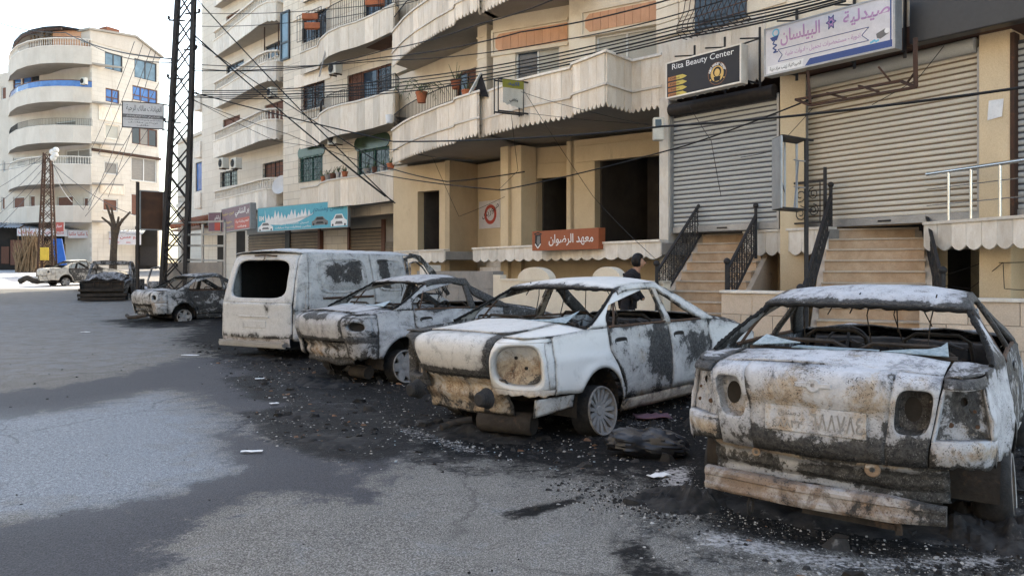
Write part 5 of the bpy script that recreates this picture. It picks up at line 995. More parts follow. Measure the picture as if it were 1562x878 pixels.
# upper storey
UPTS = [U.p+U.e*t_ for t_ in (0, 2.4, 4.6, 7.2, 10.5)]
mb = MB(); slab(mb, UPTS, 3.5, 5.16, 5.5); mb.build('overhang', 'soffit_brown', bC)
mb = MB(); ribbon(mb, UPTS, -.25, -.002, 5.501, 18.5); fc = mb.build('upper_wall', 'limestone', bC)
scallop_panels(fc, [U.p+U.e*.05, U.p+U.e*2.75], 5.10, 6.45, .36, .10, 'travertine', .03, 2)
mb = MB(); core(mb, [p+Vector((.79, .61))*2.8 for p in UPTS], 11, 0, 18.5); mb.build('building_core', 'inner_shade', bC)
for i in range(9):   # stone courses at the corner pier
    m_ = MB(); U.box(m_, .0, .62, .0, .05, 6.50+i*.34, 6.50+i*.34+.325); m_.build('stone_block', 'limestone', fc, bevel=.008)
    m_ = MB(); U.box(m_, .63, 3.2, .0, .03, 6.50+i*.34, 6.50+i*.34+.325); m_.build('stone_block', 'limestone', fc, bevel=.008)
mb = MB(); a0, a1, z0, z1 = U.rect(1388, -60, 1660, 38, .25); U.box(mb, a0, a1+3, .03, .28, z0, z1+.6); mb.build('fascia', 'black_frame', bC, bevel=.02)
# window cage
wc = MB(); a0, a1, z0, z1 = U.rect(1036, -40, 1140, 42, .3)
for i in range(13):
    a = lerp(a0, a1, i/12); wc.tube([U.w(a, .05, z1), U.w(a, .16, lerp(z1, z0, .5)), U.w(a, .36, lerp(z1, z0, .78)), U.w(a, .38, lerp(z1, z0, .92)), U.w(a, .22, z0), U.w(a, .05, z0)], .009, 5)
for o_, t_ in ((.10, .25), (.30, .70), (.38, .9), (.20, 1.0)): wc.bar(U.w(a0, o_, lerp(z1, z0, t_)), U.w(a1, o_, lerp(z1, z0, t_)), .016)
wcg = wc.build('window_cage', 'iron_rust', bC, kind='stuff'); m_ = MB(); U.box(m_, a0+.2, a1-.2, .04, .05, z0+.1, z1); m_.build('window_pane', 'glass_dark', bC)

# ---- landings, steps, railings
def stair(name, u0, Y0_, wid, hd, n, label, rails=((0, 2.4), (.75, 2.35)), RH=.80, splay=0):
    ax = Vector((math.sin(R(hd)), math.cos(R(hd)))); wd = Vector((ax.y, -ax.x)); P0 = Vector((PX(u0, Y0_), Y0_)); st = thing(name, (P0.x, P0.y, 0), 0, label, 'stairs', 'marble steps up to the shops'); rise = (HZ-.13)/n; tr = .285
    for i in range(n):
        zt = HZ-.02-rise*i; f = P0-ax*(tr*i); b = P0+ax*(.55 if i == 0 else .0)-ax*(tr*(i-1) if i else 0)
        mb = MB(); c = (f+b)/2+wd*wid/2; L_ = (f-b).length/2
        mb.obox(V3(c, zt-.06-rise*.5), V3(wd, 0)*(wid/2), V3(ax, 0)*L_, (0, 0, rise*.5+.03)); so = mb.build('step', 'step_marble', st)
        mb = MB(); mb.obox(V3(c-ax*.015, zt-.013), V3(wd, 0)*(wid/2+.012), V3(ax, 0)*(L_+.012), (0, 0, .0145)); mb.build('tread', 'step_edge', so, bevel=.004)
    mb = MB(); fb = P0-ax*tr*n
    for s_, o_ in ((0, -.10), (1, wid)):
        prof = [(0, 0), (tr*n-.05, 0), (0.0, HZ-.25), (-.5, HZ-.25), (-.5, 0)]; mb.prism(prof, lambda d, z: V3(P0-ax*d+wd*o_, z+.05), lambda d, z: V3(P0-ax*d+wd*(o_+.10), z+.05))
    mb.build('string_wall', 'ashlar', st, kind='stuff')
    for k, (s_, (dt_, db_)) in enumerate(zip((.04, wid-.04), rails)):
        B0 = P0-ax*db_+wd*(s_+(splay if k else -splay)); T0 = P0-ax*dt_+wd*s_; zb_, zt_ = HZ-rise*db_/tr, HZ-rise*dt_/tr; rl = MB(); H_ = RH; ez = Vector((0, 0, 1)); d3 = (V3(T0, zt_)-V3(B0, zb_)); dl = d3.length; dd = d3/dl
        rl.bar(V3(B0, .10), V3(B0, zb_+H_+.13), .06); rl.bar(V3(T0, zt_-.05), V3(T0, zt_+H_+.16), .05)
        rl.bar(V3(B0, zb_+H_), V3(T0, zt_+H_), .05, .04); rl.bar(V3(B0, zb_+.12), V3(T0, zt_+.12), .04, .03)
        ro = rl.build('handrail', 'iron_black', st, kind='stuff'); fin = MB(); fin.sphere(V3(B0, zb_+H_+.17), .062, 14, 10); fin.sphere(V3(T0, zt_+H_+.19), .055, 14, 10); fin.build('finial', 'iron_black', ro, smooth=60, kind='stuff')
        ot = MB(); m = int(dl/.30)
        for i in range(m):
            c0 = V3(B0, zb_)+d3*((i+.5)/m); hz = V3(ax, 0)
            for dx in (-.13, 0, .13): q0 = c0+dd*dx; ot.bar(q0+ez*.12, q0+ez*(H_-.01), .013)
            for zz, fl in ((.24, 1), (.40, -1), (.55, 1), (H_-.13, -1)): scroll(ot, c0+ez*zz+dd*(.065*fl), hz, ez, .075, 1.5, .0075, fl, math.pi/2); scroll(ot, c0+ez*(zz+.02)-dd*(.06*fl), hz, ez, .06, 1.4, .0075, -fl, 0)
        ot.build('scrollwork', 'iron_black', ro, kind='stuff')
    return st
stair('marble_steps', 1072, 17.0, 1.42, 35, 11, 'brown marble steps with scrolled iron handrails leading up to the grey shutter')
stair('marble_steps', 1264, 14.75, 1.56, 26, 11, 'brown marble steps with iron handrails leading up to the cream shutter', ((.05, 2.75), (.05, 2.35)), .64, .24)
# middle and right landings
PM = pts_from([(1136, 16.0), (1264, 14.45)]); PR = pts_from([(1412, 13.15), (1500, 12.1), (1660, 10.5)])
for PP, dp, nm in ((PM, 1.3, 'mid'), (PR, 2.4, 'right')):
    mb = MB(); slab(mb, PP, dp, HZ-.22, HZ-.03); ld = mb.build('landing', 'concrete', bC); scallop_panels(ld, PP, HZ-.50 if nm == 'mid' else HZ-.47, HZ-.035, .26, .08, 'travertine_white', .04, 1)
    mb = MB(); ribbon(mb, PP, -.25, .07, HZ-.034, HZ+.012); mb.build('coping', 'travertine_white', ld)
# grey landing behind stair tops
mb = MB(); slab(mb, [p+Vector((.79, .61))*.62 for p in pts_from([(1020, 17.0), (1140, 15.9), (1262, 14.7), (1412, 13.4)])], 1.2, HZ-.4, HZ-.045); mb.build('landing', 'concrete', bC)
lr = MB(); e, n_ = seg_n(*PM); q0, q1 = PM[0]-n_*.04+e*.05, PM[1]-n_*.04-e*.10; L_ = (q1-q0).length
lr.bar(V3(q0, HZ), V3(q0, HZ+.98), .05); lr.bar(V3(q1, HZ), V3(q1, HZ+1.10), .05); lr.bar(V3(q0, HZ+.86), V3(q1, HZ+.86), .05, .04); lr.bar(V3(q0, HZ+.10), V3(q1, HZ+.10), .04, .03)
land = thing('landing_railing', (q0.x, q0.y, HZ), 0, 'black wrought iron railing with scrolls on the landing between the two stairs', 'railing'); ro = lr.build('rail', 'iron_black', land, kind='stuff'); ot = MB(); ez = Vector((0, 0, 1)); e3 = V3(e, 0)
for t_ in (.06, .22, .50, .78, .94): ot.bar(V3(q0+e*L_*t_, HZ+.1), V3(q0+e*L_*t_, HZ+.86), .016)
for t_, zz, r_, fl in ((.14, .66, .13, 1), (.14, .32, .13, -1), (.30, .62, .17, -1), (.30, .28, .15, 1), (.42, .30, .14, -1), (.58, .30, .14, 1), (.70, .62, .16, 1), (.70, .28, .15, -1), (.86, .64, .12, 1), (.86, .33, .12, -1), (.42, .64, .14, 1), (.58, .64, .14, -1)): scroll(ot, V3(q0+e*L_*t_, HZ+zz), e3, ez, r_, 1.6, .010, fl, math.pi/2)
ot.build('scrollwork', 'iron_black', land, kind='stuff')
# stainless railing on the right landing
sr = thing('steel_railing', (PR[0].x, PR[0].y, HZ), 0, 'shiny stainless steel tube railing on the right-hand shop landing', 'railing')
fp = [PR[0]+(PR[1]-PR[0])*t_ for t_ in (.02, .42, .80)]+[PR[1]+(PR[2]-PR[1])*t_ for t_ in (.18, .55, .95)]
mb = MB(); mb.tube([V3(p, HZ+.80) for p in fp], .030, 10); mb.build('handrail', 'steel_bright', sr, smooth=60)
for p in fp[1:]: mb = MB(); mb.tube([V3(p, HZ), V3(p, HZ+.78)], .022, 10); mb.build('post', 'steel_bright', sr, smooth=60)
for z_ in (.28, .55): mb = MB(); mb.tube([V3(p, HZ+z_) for p in fp], .009, 6); mb.build('cross_rod', 'steel_bright', sr, smooth=60)
# walls under the landings
mb = MB(); fr = Fr(1140, 16.9, 1275, 15.3); fr.box(mb, 0, fr.len, -.2, 0, 0, HZ-.25); mb.build('undercroft_wall', 'plaster_ochre', bC)
RW = Fr(1428, 13.95, 1680, 11.7); h_ = RW.rect(1432, 385, 1501, 470); mb = MB(); RW.wall(mb, -.05, RW.len, 0, HZ-.22, [(h_[0], h_[1], .5, h_[3]+.3)], .25); mb.build('undercroft_wall', 'plaster_ochre', bC)
mb = MB(); RW.box(mb, -.3, RW.len, -1.6, -1.5, 0, HZ); mb.build('inner_wall', 'plaster_shade', bC)
def block_wall(parent, fr, a0, a1, courses, blk, th=.3, mat='ashlar'):
    mb = MB(); fr.box(mb, a0+.01, a1-.01, -th+.01, -.02, .05, courses[-1][1]-.01); w = mb.build('wall_core', 'concrete', parent)
    for ci, (z0, z1) in enumerate(courses):
        x = a0-(blk*.45 if ci % 2 else 0)
        while x < a1-.02:
            x0, x1 = max(a0, x), min(a1, x+blk*random.uniform(.92, 1.08)); m_ = MB()
            if x1-x0 > .05: fr.box(m_, x0+.004, x1-.004, -th, random.uniform(-.004, .006), z0+.004, z1-.004); m_.build('stone_block', mat, w, bevel=.006)
            x = x1 if x1 > x else a1
    return w
fw = thing('forecourt_wall', (PX(1480, 11), 11.1, .1), 0, 'low stone block wall with flat coping below the right-hand landing', 'wall', 'low stone walls along the pavement')
CW = Fr(1402, 11.55, 1680, 10.4); block_wall(fw, CW, 0, CW.len, [(.13, .36), (.36, .70), (.70, 1.03)], .62); mb = MB(); CW.box(mb, -.02, CW.len, -.34, .035, 1.03, 1.075); mb.build('coping', 'travertine_white', fw, bevel=.006)
fw = thing('forecourt_wall', (PX(1180, 12.9), 12.9, .1), 0, 'short stone block wall standing between the two marble stairs', 'wall', 'low stone walls along the pavement')
CM = Fr(1100, 13.75, 1222, 12.75); block_wall(fw, CM, 0, CM.len, [(.13, .36), (.36, .72), (.72, 1.08)], .6); mb = MB(); CM.box(mb, -.02, CM.len+.02, -.34, .035, 1.08, 1.125); mb.build('coping', 'travertine_white', fw, bevel=.006)
lw = thing('forecourt_wall', (PX(880, 17), 17, .1), 0, 'low cream wall with two rounded crests in front of the terrace', 'wall', 'low stone walls along the pavement')
LW = Fr(752, 19.4, 1012, 15.0); a_ = lambda u: LW.hit(u, 420)[0]
mb = MB(); top = [(0, .1), (LW.len, .1), (LW.len, 1.27)]
for uc_, ru in ((924, 22), (813, 24)):
    ac, rr = a_(uc_), (a_(uc_+ru)-a_(uc_-ru))/2; top += [(ac+rr+.02, 1.27)]+[(ac+rr*math.cos(math.pi*i/14), 1.27+.27*math.sin(math.pi*i/14)) for i in range(15)]+[(ac-rr-.02, 1.27)]
top += [(.28, 1.27), (.28, 1.36), (0, 1.36)]; LW.prism(mb, top, -.2, 0); mb.build('wall_slab', 'limestone', lw, bevel=.008)
mb = MB(); LW.box(mb, .3, LW.len, -.22, .02, 1.21, 1.265); mb.build('moulding', 'limestone', lw)
fw = thing('forecourt_wall', (PX(700, 22), 22.3, .1), 0, 'grey stained stone wall beside the alcove steps', 'wall', 'low stone walls along the pavement')
LG = Fr(636, 24.3, 752, 19.8); block_wall(fw, LG, 0, LG.len, [(.13, .55), (.55, 1.0), (1.0, 1.45)], .9, .3, 'concrete')
m_ = MB(); LG.box(m_, 0.3, 1.1, -.32, .03, 1.1, 1.62); m_.build('pier_block', 'travertine_white', fw, bevel=.01)
# ---------------------------------------------------------------- unseen blocks added across the street, out of the frame, to throw light back
class FrP(Fr):
    def __init__(s, p, q): s.p = p; s.len = (q-p).length; s.e = (q-p).normalized(); s.n = Vector((s.e.y, -s.e.x)); s.ang = math.atan2(s.e.y, s.e.x)
OB = Vector((3.14, 16.8))-Vector((.79, .61))*27
for i, (s0, s1, hh, lb) in enumerate(((38, 17, 16, 'unseen cream block added across the street for bounce light, beyond the wrecks'), (15.5, -6, 15, 'unseen cream block added for bounce light, facing the ochre ground floor'), (-8, -30, 17, 'unseen cream block added for bounce light, facing the roller shutters'))):
    p, q = OB+SD*s1, OB+SD*s0; fr = FrP(p, q); ob = thing('apartment_block', (p.x, p.y, 0), fr.ang, lb, 'building'); hs = []
    for fl in range(1, int(hh/3.2)):
        for k in range(5): a = fr.len*(k+.5)/5; hs.append((a-.7, a+.7, fl*3.2+.9, fl*3.2+2.3))
    mb = MB(); fr.wall(mb, 0, fr.len, 0, hh, hs, .3); fr.box(mb, 0, fr.len, -10, -.6, 0, hh-.1); mb.build('wall', 'limestone', ob, kind='stuff')
    for h_ in hs: window(ob, fr, h_, 0, 'alu_frame', ('glass_dark', 'glass_dark'))
    for fl in range(1, int(hh/3.2)): m_ = MB(); fr.box(m_, .5, fr.len-.5, 0, 1.1, fl*3.2-.15, fl*3.2+.0); fr.box(m_, .5, fr.len-.5, 1.0, 1.1, fl*3.2, fl*3.2+.95); m_.build('balcony', 'travertine_white', ob, kind='stuff')
# ---------------------------------------------------------------- buildings up the street
def course_mat(name, c1, c2, mort, bw, bh, rz=0.0, c3=None):
    t = NT(name); co = t.coord(); sx = t.new('SeparateXYZ'); t.link(co, sx.inputs[0]); cb = t.new('CombineXYZ'); t.link(sx.outputs[0], cb.inputs[0]); t.link(sx.outputs[2], cb.inputs[1])
    br = t.new('TexBrick'); t.link(cb.outputs[0], br.inputs['Vector']); br.inputs['Scale'].default_value = 1; br.inputs['Brick Width'].default_value = bw; br.inputs['Row Height'].default_value = bh; br.inputs['Mortar Size'].default_value = .012
    br.inputs['Color1'].default_value = (*c1, 1); br.inputs['Color2'].default_value = (*c2, 1); br.inputs['Mortar'].default_value = (*mort, 1); br.inputs['Bias'].default_value = -.2
    n1 = t.noise(co, .7, 8, .65, .3); n2 = t.noise(co, 9, 8, .7); n3 = t.noise(co, .45, 7, .7, .5); col = t.mix(t.math('MULTIPLY', t.ramp(n1, .4, .7), .35), br.outputs[0], tuple(x*.75 for x in c2)); col = t.mix(t.math('MULTIPLY', t.ramp(n2, .5, .7), .22), col, tuple(x*.6 for x in c1))
    mp = t.new('Mapping'); t.link(co, mp.inputs[0]); mp.inputs[3].default_value = (2.2, 2.2, .16); st = t.noise(mp.outputs[0], 1.3, 7, .65)
    col = t.mix(t.math('MULTIPLY', t.ramp(st, .56, .72), .40), col, c3 or (.30, .23, .17)); t.bump(t.math('SUBTRACT', n2, t.math('MULTIPLY', br.outputs[1], 2.0)), .35, .012); return t.out(col, .85)
course_mat('stone_courses', (.70, .62, .51), (.63, .54, .43), (.42, .35, .28), .85, .33)
course_mat('stone_courses_pale', (.62, .56, .48), (.57, .51, .43), (.50, .43, .36), 1.1, .40)
def baluster_row(mb, pts, z0, h, step=.22, r=.045, cap=True):
    for p, q in zip(pts, pts[1:]):
        L_ = (q-p).length; k = max(1, round(L_/step))
        for i in range(k):
            x = p+(q-p)*((i+.5)/k); mb.lathe([(r*.8, 0), (r*.5, h*.12), (r, h*.35), (r*.45, h*.75), (r*.8, h*.88), (r*.8, h)], 6, c=(x.x, x.y, z0))
def arc_balcony(parent, PP, z0, z1, depth, mat, rail=None, rh=.45, panels=True, slabm='soffit', pw=.5, scal=None):
    mb = MB(); slab(mb, PP, depth, z0+.06, z0+.2); ribbon(mb, PP, -.14, .0, z0+.201, z1); bl = mb.build('balcony', slabm, parent)
    if panels: scallop_panels(bl, PP, z0, z1, pw, .0 if not scal else scal, mat, .03, 2)
    else: mb = MB(); ribbon(mb, PP, .001, .05, z0, z1); mb.build('parapet', mat, bl)
    mb = MB(); ribbon(mb, PP, -.16, .07, z1+.001, z1+.06); mb.build('coping', 'travertine_white', bl)
    if rail == 'baluster':
        mb = MB(); baluster_row(mb, [p-seg_n(PP[0], PP[-1])[1]*.05 for p in PP], z1+.06, rh); mb.build('balustrade', 'travertine_white', bl, kind='stuff', smooth=60); mb = MB(); ribbon(mb, PP, -.15, .05, z1+.06+rh, z1+.06+rh+.08); mb.build('handrail', 'travertine_white', bl)
    elif rail == 'iron': mb = MB(); rail_plain(mb, [p-seg_n(PP[0], PP[-1])[1]*.05 for p in PP], z1+.06, rh, .14, .008); mb.build('railing', 'iron_black', bl, kind='stuff')
    elif rail == 'blue': mb = MB(); ribbon(mb, PP, -.08, -.06, z1+.06, z1+rh); mb.build('glass_panel', 'glass_blue', bl); mb = MB(); ribbon(mb, PP, -.10, -.03, z1+rh+.001, z1+rh+.06); mb.build('handrail', 'brown_frame', bl)
    return bl
def grille(parent, fr, rc, mat='iron_black', out=.05, nx=6, ny=5, curl=True):
    a0, a1, z0, z1 = rc; mb = MB()
    for i in range(nx+1): a = lerp(a0, a1, i/nx); mb.bar(fr.w(a, out, z0), fr.w(a, out, z1), .02)
    for j in range(ny+1): z = lerp(z0, z1, j/ny); mb.bar(fr.w(a0, out, z), fr.w(a1, out, z), .02)
    if curl:
        for i in range(nx):
            for j in range(ny): c = fr.w(lerp(a0, a1, (i+.5)/nx), out, lerp(z0, z1, (j+.5)/ny)); scroll(mb, c, V3(fr.e, 0), Vector((0, 0, 1)), (a1-a0)/nx*.42, 1.2, .008, 1 if (i+j) % 2 else -1)
    return mb.build('window_grille', mat, parent, kind='stuff')

# ---- stone block next door (three curved balconies)
AW = Fr(432, 35.6, 614, 29.6); bA = thing('apartment_block', (AW.p.x, AW.p.y, .3), AW.ang, 'cream stone apartment block with curved balconies and iron grilles above a row of shutters', 'building')
wA = [rc_(AW, 461, 126, 495, 166), rc_(AW, 530, 106, 597, 152), rc_(AW, 457, 238, 492, 276), rc_(AW, 545, 226, 594, 268), rc_(AW, 461, 20, 498, 60), rc_(AW, 556, -30, 600, 22)]
doors = (1, 3, 5)
ZA = [(3.92, 4.95), (6.66, 7.76), (9.84, 10.75), (12.9, 13.9)]
for i, lv in zip(doors, (1, 0, 2)): wA[i][2] = ZA[lv][0]+.22
mb = MB(); AW.wall(mb, 0, AW.len+.3, 3.6, 17.5, [hole(r_) for r_ in wA], .3); mb.build('wall', 'stone_courses', bA)
window(bA, AW, wA[0], 0, 'brown_frame', ('glass_dark', 'glass_dark'), sill='travertine_white'); grille(bA, AW, wA[0], 'iron_rust', .04, 4, 5)
window(bA, AW, wA[1], 0, 'brown_frame', ('blind_brown', 'glass_tint', 'glass_dark'), name='balcony_door'); r_ = wA[1]; grille(bA, AW, (r_[0], lerp(r_[0], r_[1], .33), r_[2], r_[3]), 'iron_rust', -.02, 3, 6); grille(bA, AW, (lerp(r_[0], r_[1], .67), r_[1], r_[2], r_[3]), 'iron_rust', -.02, 3, 6)
window(bA, AW, wA[2], 0, 'green_frame', ('glass_dark', 'glass_dark')); grille(bA, AW, wA[2], 'green_frame', .04, 6, 4)
window(bA, AW, wA[3], 0, 'green_frame', ('glass_dark', 'glass_dark'), name='balcony_door', fw=.09); r_ = wA[3]; grille(bA, AW, r_, 'green_frame', -.02, 4, 3)
window(bA, AW, wA[4], 0, 'black_frame', ('glass_dark', 'glass_dark')); window(bA, AW, wA[5], 0, 'black_frame', ('glass_tint', 'glass_dark'), name='balcony_door'); grille(bA, AW, wA[4], 'iron_black', .25, 8, 1, False); grille(bA, AW, wA[5], 'iron_black', .02, 6, 2, False)
for (u0, v0, u1, v1) in ((455, 222, 496, 240), (541, 206, 595, 227)):   # green arched panels over the lower openings
    a0, a1, z0, z1 = AW.rect(u0, v0, u1, v1); r0 = (z1-z0)/2; mb = MB(); pol = [(a0+r0+(a1-a0-2*r0)*(1 if c_ > 0 else 0)+r0*c_, (z0+z1)/2+r0*s_) for c_, s_ in [(math.cos(t_), math.sin(t_)) for t_ in [2*math.pi*i/28 for i in range(28)]]]; AW.prism(mb, pol, .004, .03); mb.build('arched_panel', 'glass_green', bA)
for (u0, v0, u1, v1) in ((450, 108, 505, 128), (448, 10, 505, 22)): mb = MB(); a0, a1, z0, z1 = AW.rect(u0, v0, u1, v1); AW.box(mb, a0, a1, .002, .06, z0, z1); mb.build('lintel_panel', 'travertine', bA, bevel=.01)
PA = pts_from([(459, 34.2), (486, 33.1), (490, 32.2), (502, 31.2), (520, 30.5), (545, 29.9), (570, 29.1), (601, 27.9), (609, 28.9)])
for lv, (z0, z1) in enumerate(ZA):
    bl = arc_balcony(bA, PA, z0, z1, 3.2, 'travertine', 'iron' if lv in (1, 2) else None, .55 if lv == 1 else 1.0, True, 'soffit', .45)
# broken soffit of the upper balcony: hanging strip and brown boarding
m_ = MB(); q0 = PA[6]+Vector((.5, .4)); m_.add([V3(PA[5]+Vector((.3, .25)), 9.88), V3(PA[7]+Vector((.1, .2)), 9.88), V3(PA[7]+Vector((1.6, 1.3)), 9.88), V3(PA[5]+Vector((1.8, 1.5)), 9.88)], [(0, 1, 2, 3)]); m_.build('soffit_boarding', 'soffit_brown', bA, solid=.02)
m_ = MB(); m_.bar(PT(497, 76, 31.6), PT(487, 117, 31.4), .10, .02); m_.build('hanging_strip', 'concrete', bA)
# narrow bay glazing at the corner
window(bA, AW, rc_(AW, 430, 18, 443, 92), .16, 'black_frame', ('glass_sky',), fw=.08, rows=2, name='bay_window')
'''bw = MB(); bc = Vector((PX(434, 35.0), 35.0)); pr_ = [(math.cos(a)*.45, math.sin(a)*.45) for a in [math.pi+.0+(math.pi*.75)*i/8 for i in range(9)]]
bw.add([(bc.x+x, bc.y+y, z) for z in (10.0, 12.8) for x, y in pr_], [(i, i+1, i+10, i+9) for i in range(8)]); bwo = bw.build('bay_window', 'glass_tint', bA, solid=.05)
m_ = MB()
for z_ in (9.95, 11.3, 12.8): ribbon(m_, [Vector((bc.x+x, bc.y+y)) for x, y in pr_[::-1]][::-1], .0, .06, z_, z_+.08)
for x, y in pr_[::2]: m_.bar((bc.x+x*1.03, bc.y+y*1.03, 9.95), (bc.x+x*1.03, bc.y+y*1.03, 12.85), .07)
m_.build('bay_frame', 'black_frame', bwo, kind='stuff')
'''
mb = MB(); core(mb, pts_from([(438, 36.8), (618, 31.2)]), 11, 0, 17.5); mb.build('building_core', 'stone_courses', bA)
# ground floor shutters
AG = Fr(376, 39.2, 610, 31.0)
def shop_shutter(parent, fr, u0, u1, z0, z1, mat='shutter_brown', nm='roller_shutter', pit=.14):
    a0, a1 = fr.hit(u0, 370)[0], fr.hit(u1, 370)[0]; mb = MB(); fr.box(mb, a0, a1, -.15, -.05, z0, z1); sh = mb.build(nm, 'iron_black', parent)
    n = int((z1-z0)/pit)
    for i in range(n): m_ = MB(); zz = z0+i*pit; fr.prism(m_, [(a0, zz), (a1, zz), (a1, zz+pit*.82), (a0, zz+pit*.82)], -.05, random.uniform(-.02, -.012)); m_.build('slat', mat, sh)
for u0, u1 in ((378, 436), (443, 486), (534, 583)): shop_shutter(bA, AG, u0, u1, .5, 3.2)
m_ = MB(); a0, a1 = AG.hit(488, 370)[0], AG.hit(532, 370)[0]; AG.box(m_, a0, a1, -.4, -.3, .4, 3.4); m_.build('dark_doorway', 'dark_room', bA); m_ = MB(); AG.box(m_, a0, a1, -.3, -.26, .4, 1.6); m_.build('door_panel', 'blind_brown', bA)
for u0, u1, mt in ((436, 443, 'iron_black'), (486, 489, 'brown_frame'), (531, 534, 'brown_frame'), (583, 588, 'brown_frame')): m_ = MB(); AG.box(m_, AG.hit(u0, 370)[0], AG.hit(u1, 370)[0], -.2, .05, .3, 3.5); m_.build('jamb', mt, bA)
a0, a1 = AG.hit(588, 370)[0], AG.hit(612, 370)[0]; m_ = MB(); AG.box(m_, a0, a1, -.3, -.02, .2, 3.9); bp = m_.build('block_pier', 'concrete', bA)
for i in range(11):
    for j in range(2): x0, x1 = lerp(a0, a1, (j-(.25 if i % 2 else 0))/2), lerp(a0, a1, (j+1-(.25 if i % 2 else 0))/2); m_ = MB(); AG.box(m_, max(a0, x0)+.01, min(a1, x1)-.01, -.05, .012, .3+.21*i, .3+.21*i+.195); m_.build('block', 'blockwork', bp)
m_ = MB(); AG.box(m_, 0, AG.len+.3, -.4, -.02, 3.2, 3.95); m_.build('shop_header', 'soffit', bA)

# ---- block with balustraded balconies
A2 = Fr(312, 45.0, 440, 37.6); bD = thing('apartment_block', (A2.p.x, A2.p.y, .6), A2.ang, 'tall cream stone apartment block with white balustraded balconies behind the lattice tower', 'building')
wD = [rc_(A2, 345, 96, 372, 120), rc_(A2, 404, 66, 430, 88), rc_(A2, 340, 179, 366, 196), rc_(A2, 404, 156, 436, 192), rc_(A2, 337, 261, 362, 284), rc_(A2, 402, 247, 434, 274), rc_(A2, 345, 20, 366, 30)]
mb = MB(); A2.wall(mb, -.4, A2.len, 0, 19, [hole(r_) for r_ in wD], .3); mb.build('wall', 'stone_courses_pale', bD)
for i, r_ in enumerate(wD):
    fm = ('black_frame', 'black_frame', 'brown_frame', 'brown_frame', 'black_frame', 'black_frame', 'brown_frame')[i]; pm = ('glass_dark', 'glass_dark', 'blind_brown', 'blind_brown', 'glass_dark', 'blind_brown', 'blind_brown')[i]
    window(bD, A2, r_, 0, fm, (pm, pm), sill='travertine_white'); 
    if i in (4, 5): grille(bD, A2, r_, 'iron_black', .03, 5, 3, False)
PD = pts_from([(326, 43.0), (345, 41.4), (366, 39.6), (384, 38.2), (395, 37.3), (408, 36.7), (422, 36.6), (434, 37.0)])
for lv, z0 in enumerate((4.30, 7.48, 10.15, 12.9, 15.6)): arc_balcony(bD, PD, z0, z0+.88, 3.2, 'travertine_white', 'baluster', .42, True, 'soffit', .5, scal=.05)
mb = MB(); mb.tube([V3(PD[4]+Vector((.2, .2)), 12.9), V3(PD[4]+Vector((.2, .2)), 11.4)], .03, 6); mb.tube([V3(PD[6]+Vector((0, .3)), 12.9), V3(PD[6]+Vector((0, .3)), 11.4)], .03, 6); mb.build('balcony_post', 'iron_rust', bD, kind='stuff')
mb = MB(); core(mb, pts_from([(314, 46.2), (444, 39.2)]), 11, 0, 19); mb.build('building_core', 'stone_courses_pale', bD)
for z_ in (5.9, 8.8, 11.5): m_ = MB(); A2.box(m_, -1.3, -.4, -1.2, .1, z_-.9, z_); m_.build('side_balcony', 'travertine_white', bD, bevel=.03)
shop_shutter(bD, A2, 345, 360, .8, 3.4, 'shutter_cream'); shop_shutter(bD, A2, 318, 332, .8, 3.4, 'shutter_cream')
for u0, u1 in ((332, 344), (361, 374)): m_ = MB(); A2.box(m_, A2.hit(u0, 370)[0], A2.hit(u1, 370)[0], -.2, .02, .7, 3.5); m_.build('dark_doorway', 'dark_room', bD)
# tiled canopy
cn = MB(); TF = Fr(284, 46.5, 330, 42.0)
tc_ = thing('tiled_canopy', (TF.p.x, TF.p.y, 3.6), 0, 'small red tiled canopy above the grey shop sign', 'canopy')
for i in range(14):
    a = TF.len*i/14; m_ = MB(); m_.tube([TF.w(a+.15, .0, 4.35), TF.w(a+.15, .9, 3.95)], .16, 6); m_.build('roof_tile', 'roof_tile', tc_)
m_ = MB(); TF.box(m_, 0, TF.len, 0, .85, 3.7, 3.8); m_.build('canopy_board', 'brown_frame', tc_)

# ---- low distant house in the gap
HF = Fr(272, 68, 316, 62); bH = thing('distant_house', (HF.p.x, HF.p.y, 1.4), HF.ang, 'pale narrow house seen in the gap behind the lattice tower', 'building')
hw = [rc_(HF, 298, 247, 310, 291), rc_(HF, 284, 225, 294, 240), rc_(HF, 276, 330, 286, 350)]
mb = MB(); HF.wall(mb, -.2, HF.len+.5, 0, 12.2, [hole(r_) for r_ in hw], .3); mb.build('wall', 'stone_courses_pale', bH); [window(bH, HF, r_, 0, 'black_frame', ('glass_blue',) if i == 0 else ('glass_dark',)) for i, r_ in enumerate(hw)]
mb = MB(); HF.box(mb, -.2, HF.len+.5, -8, -.3, 0, 12.1); mb.build('building_core', 'limestone_pale', bH)
mb = MB(); baluster_row(mb, [Vector(HF.w(t_, .3, 0)[:2]) for t_ in (1.0, 3.2)], 7.1, .5, .3, .07); HF.box(mb, .9, 3.3, 0, .45, 6.7, 7.05); HF.box(mb, .9, 3.3, .2, .4, 7.62, 7.72); mb.build('balcony', 'travertine_white', bH, kind='stuff'); mb = MB(); HF.box(mb, -.3, HF.len+.6, -8.1, .15, 12.2, 12.45); mb.build('roof', 'limestone_pale', bH)

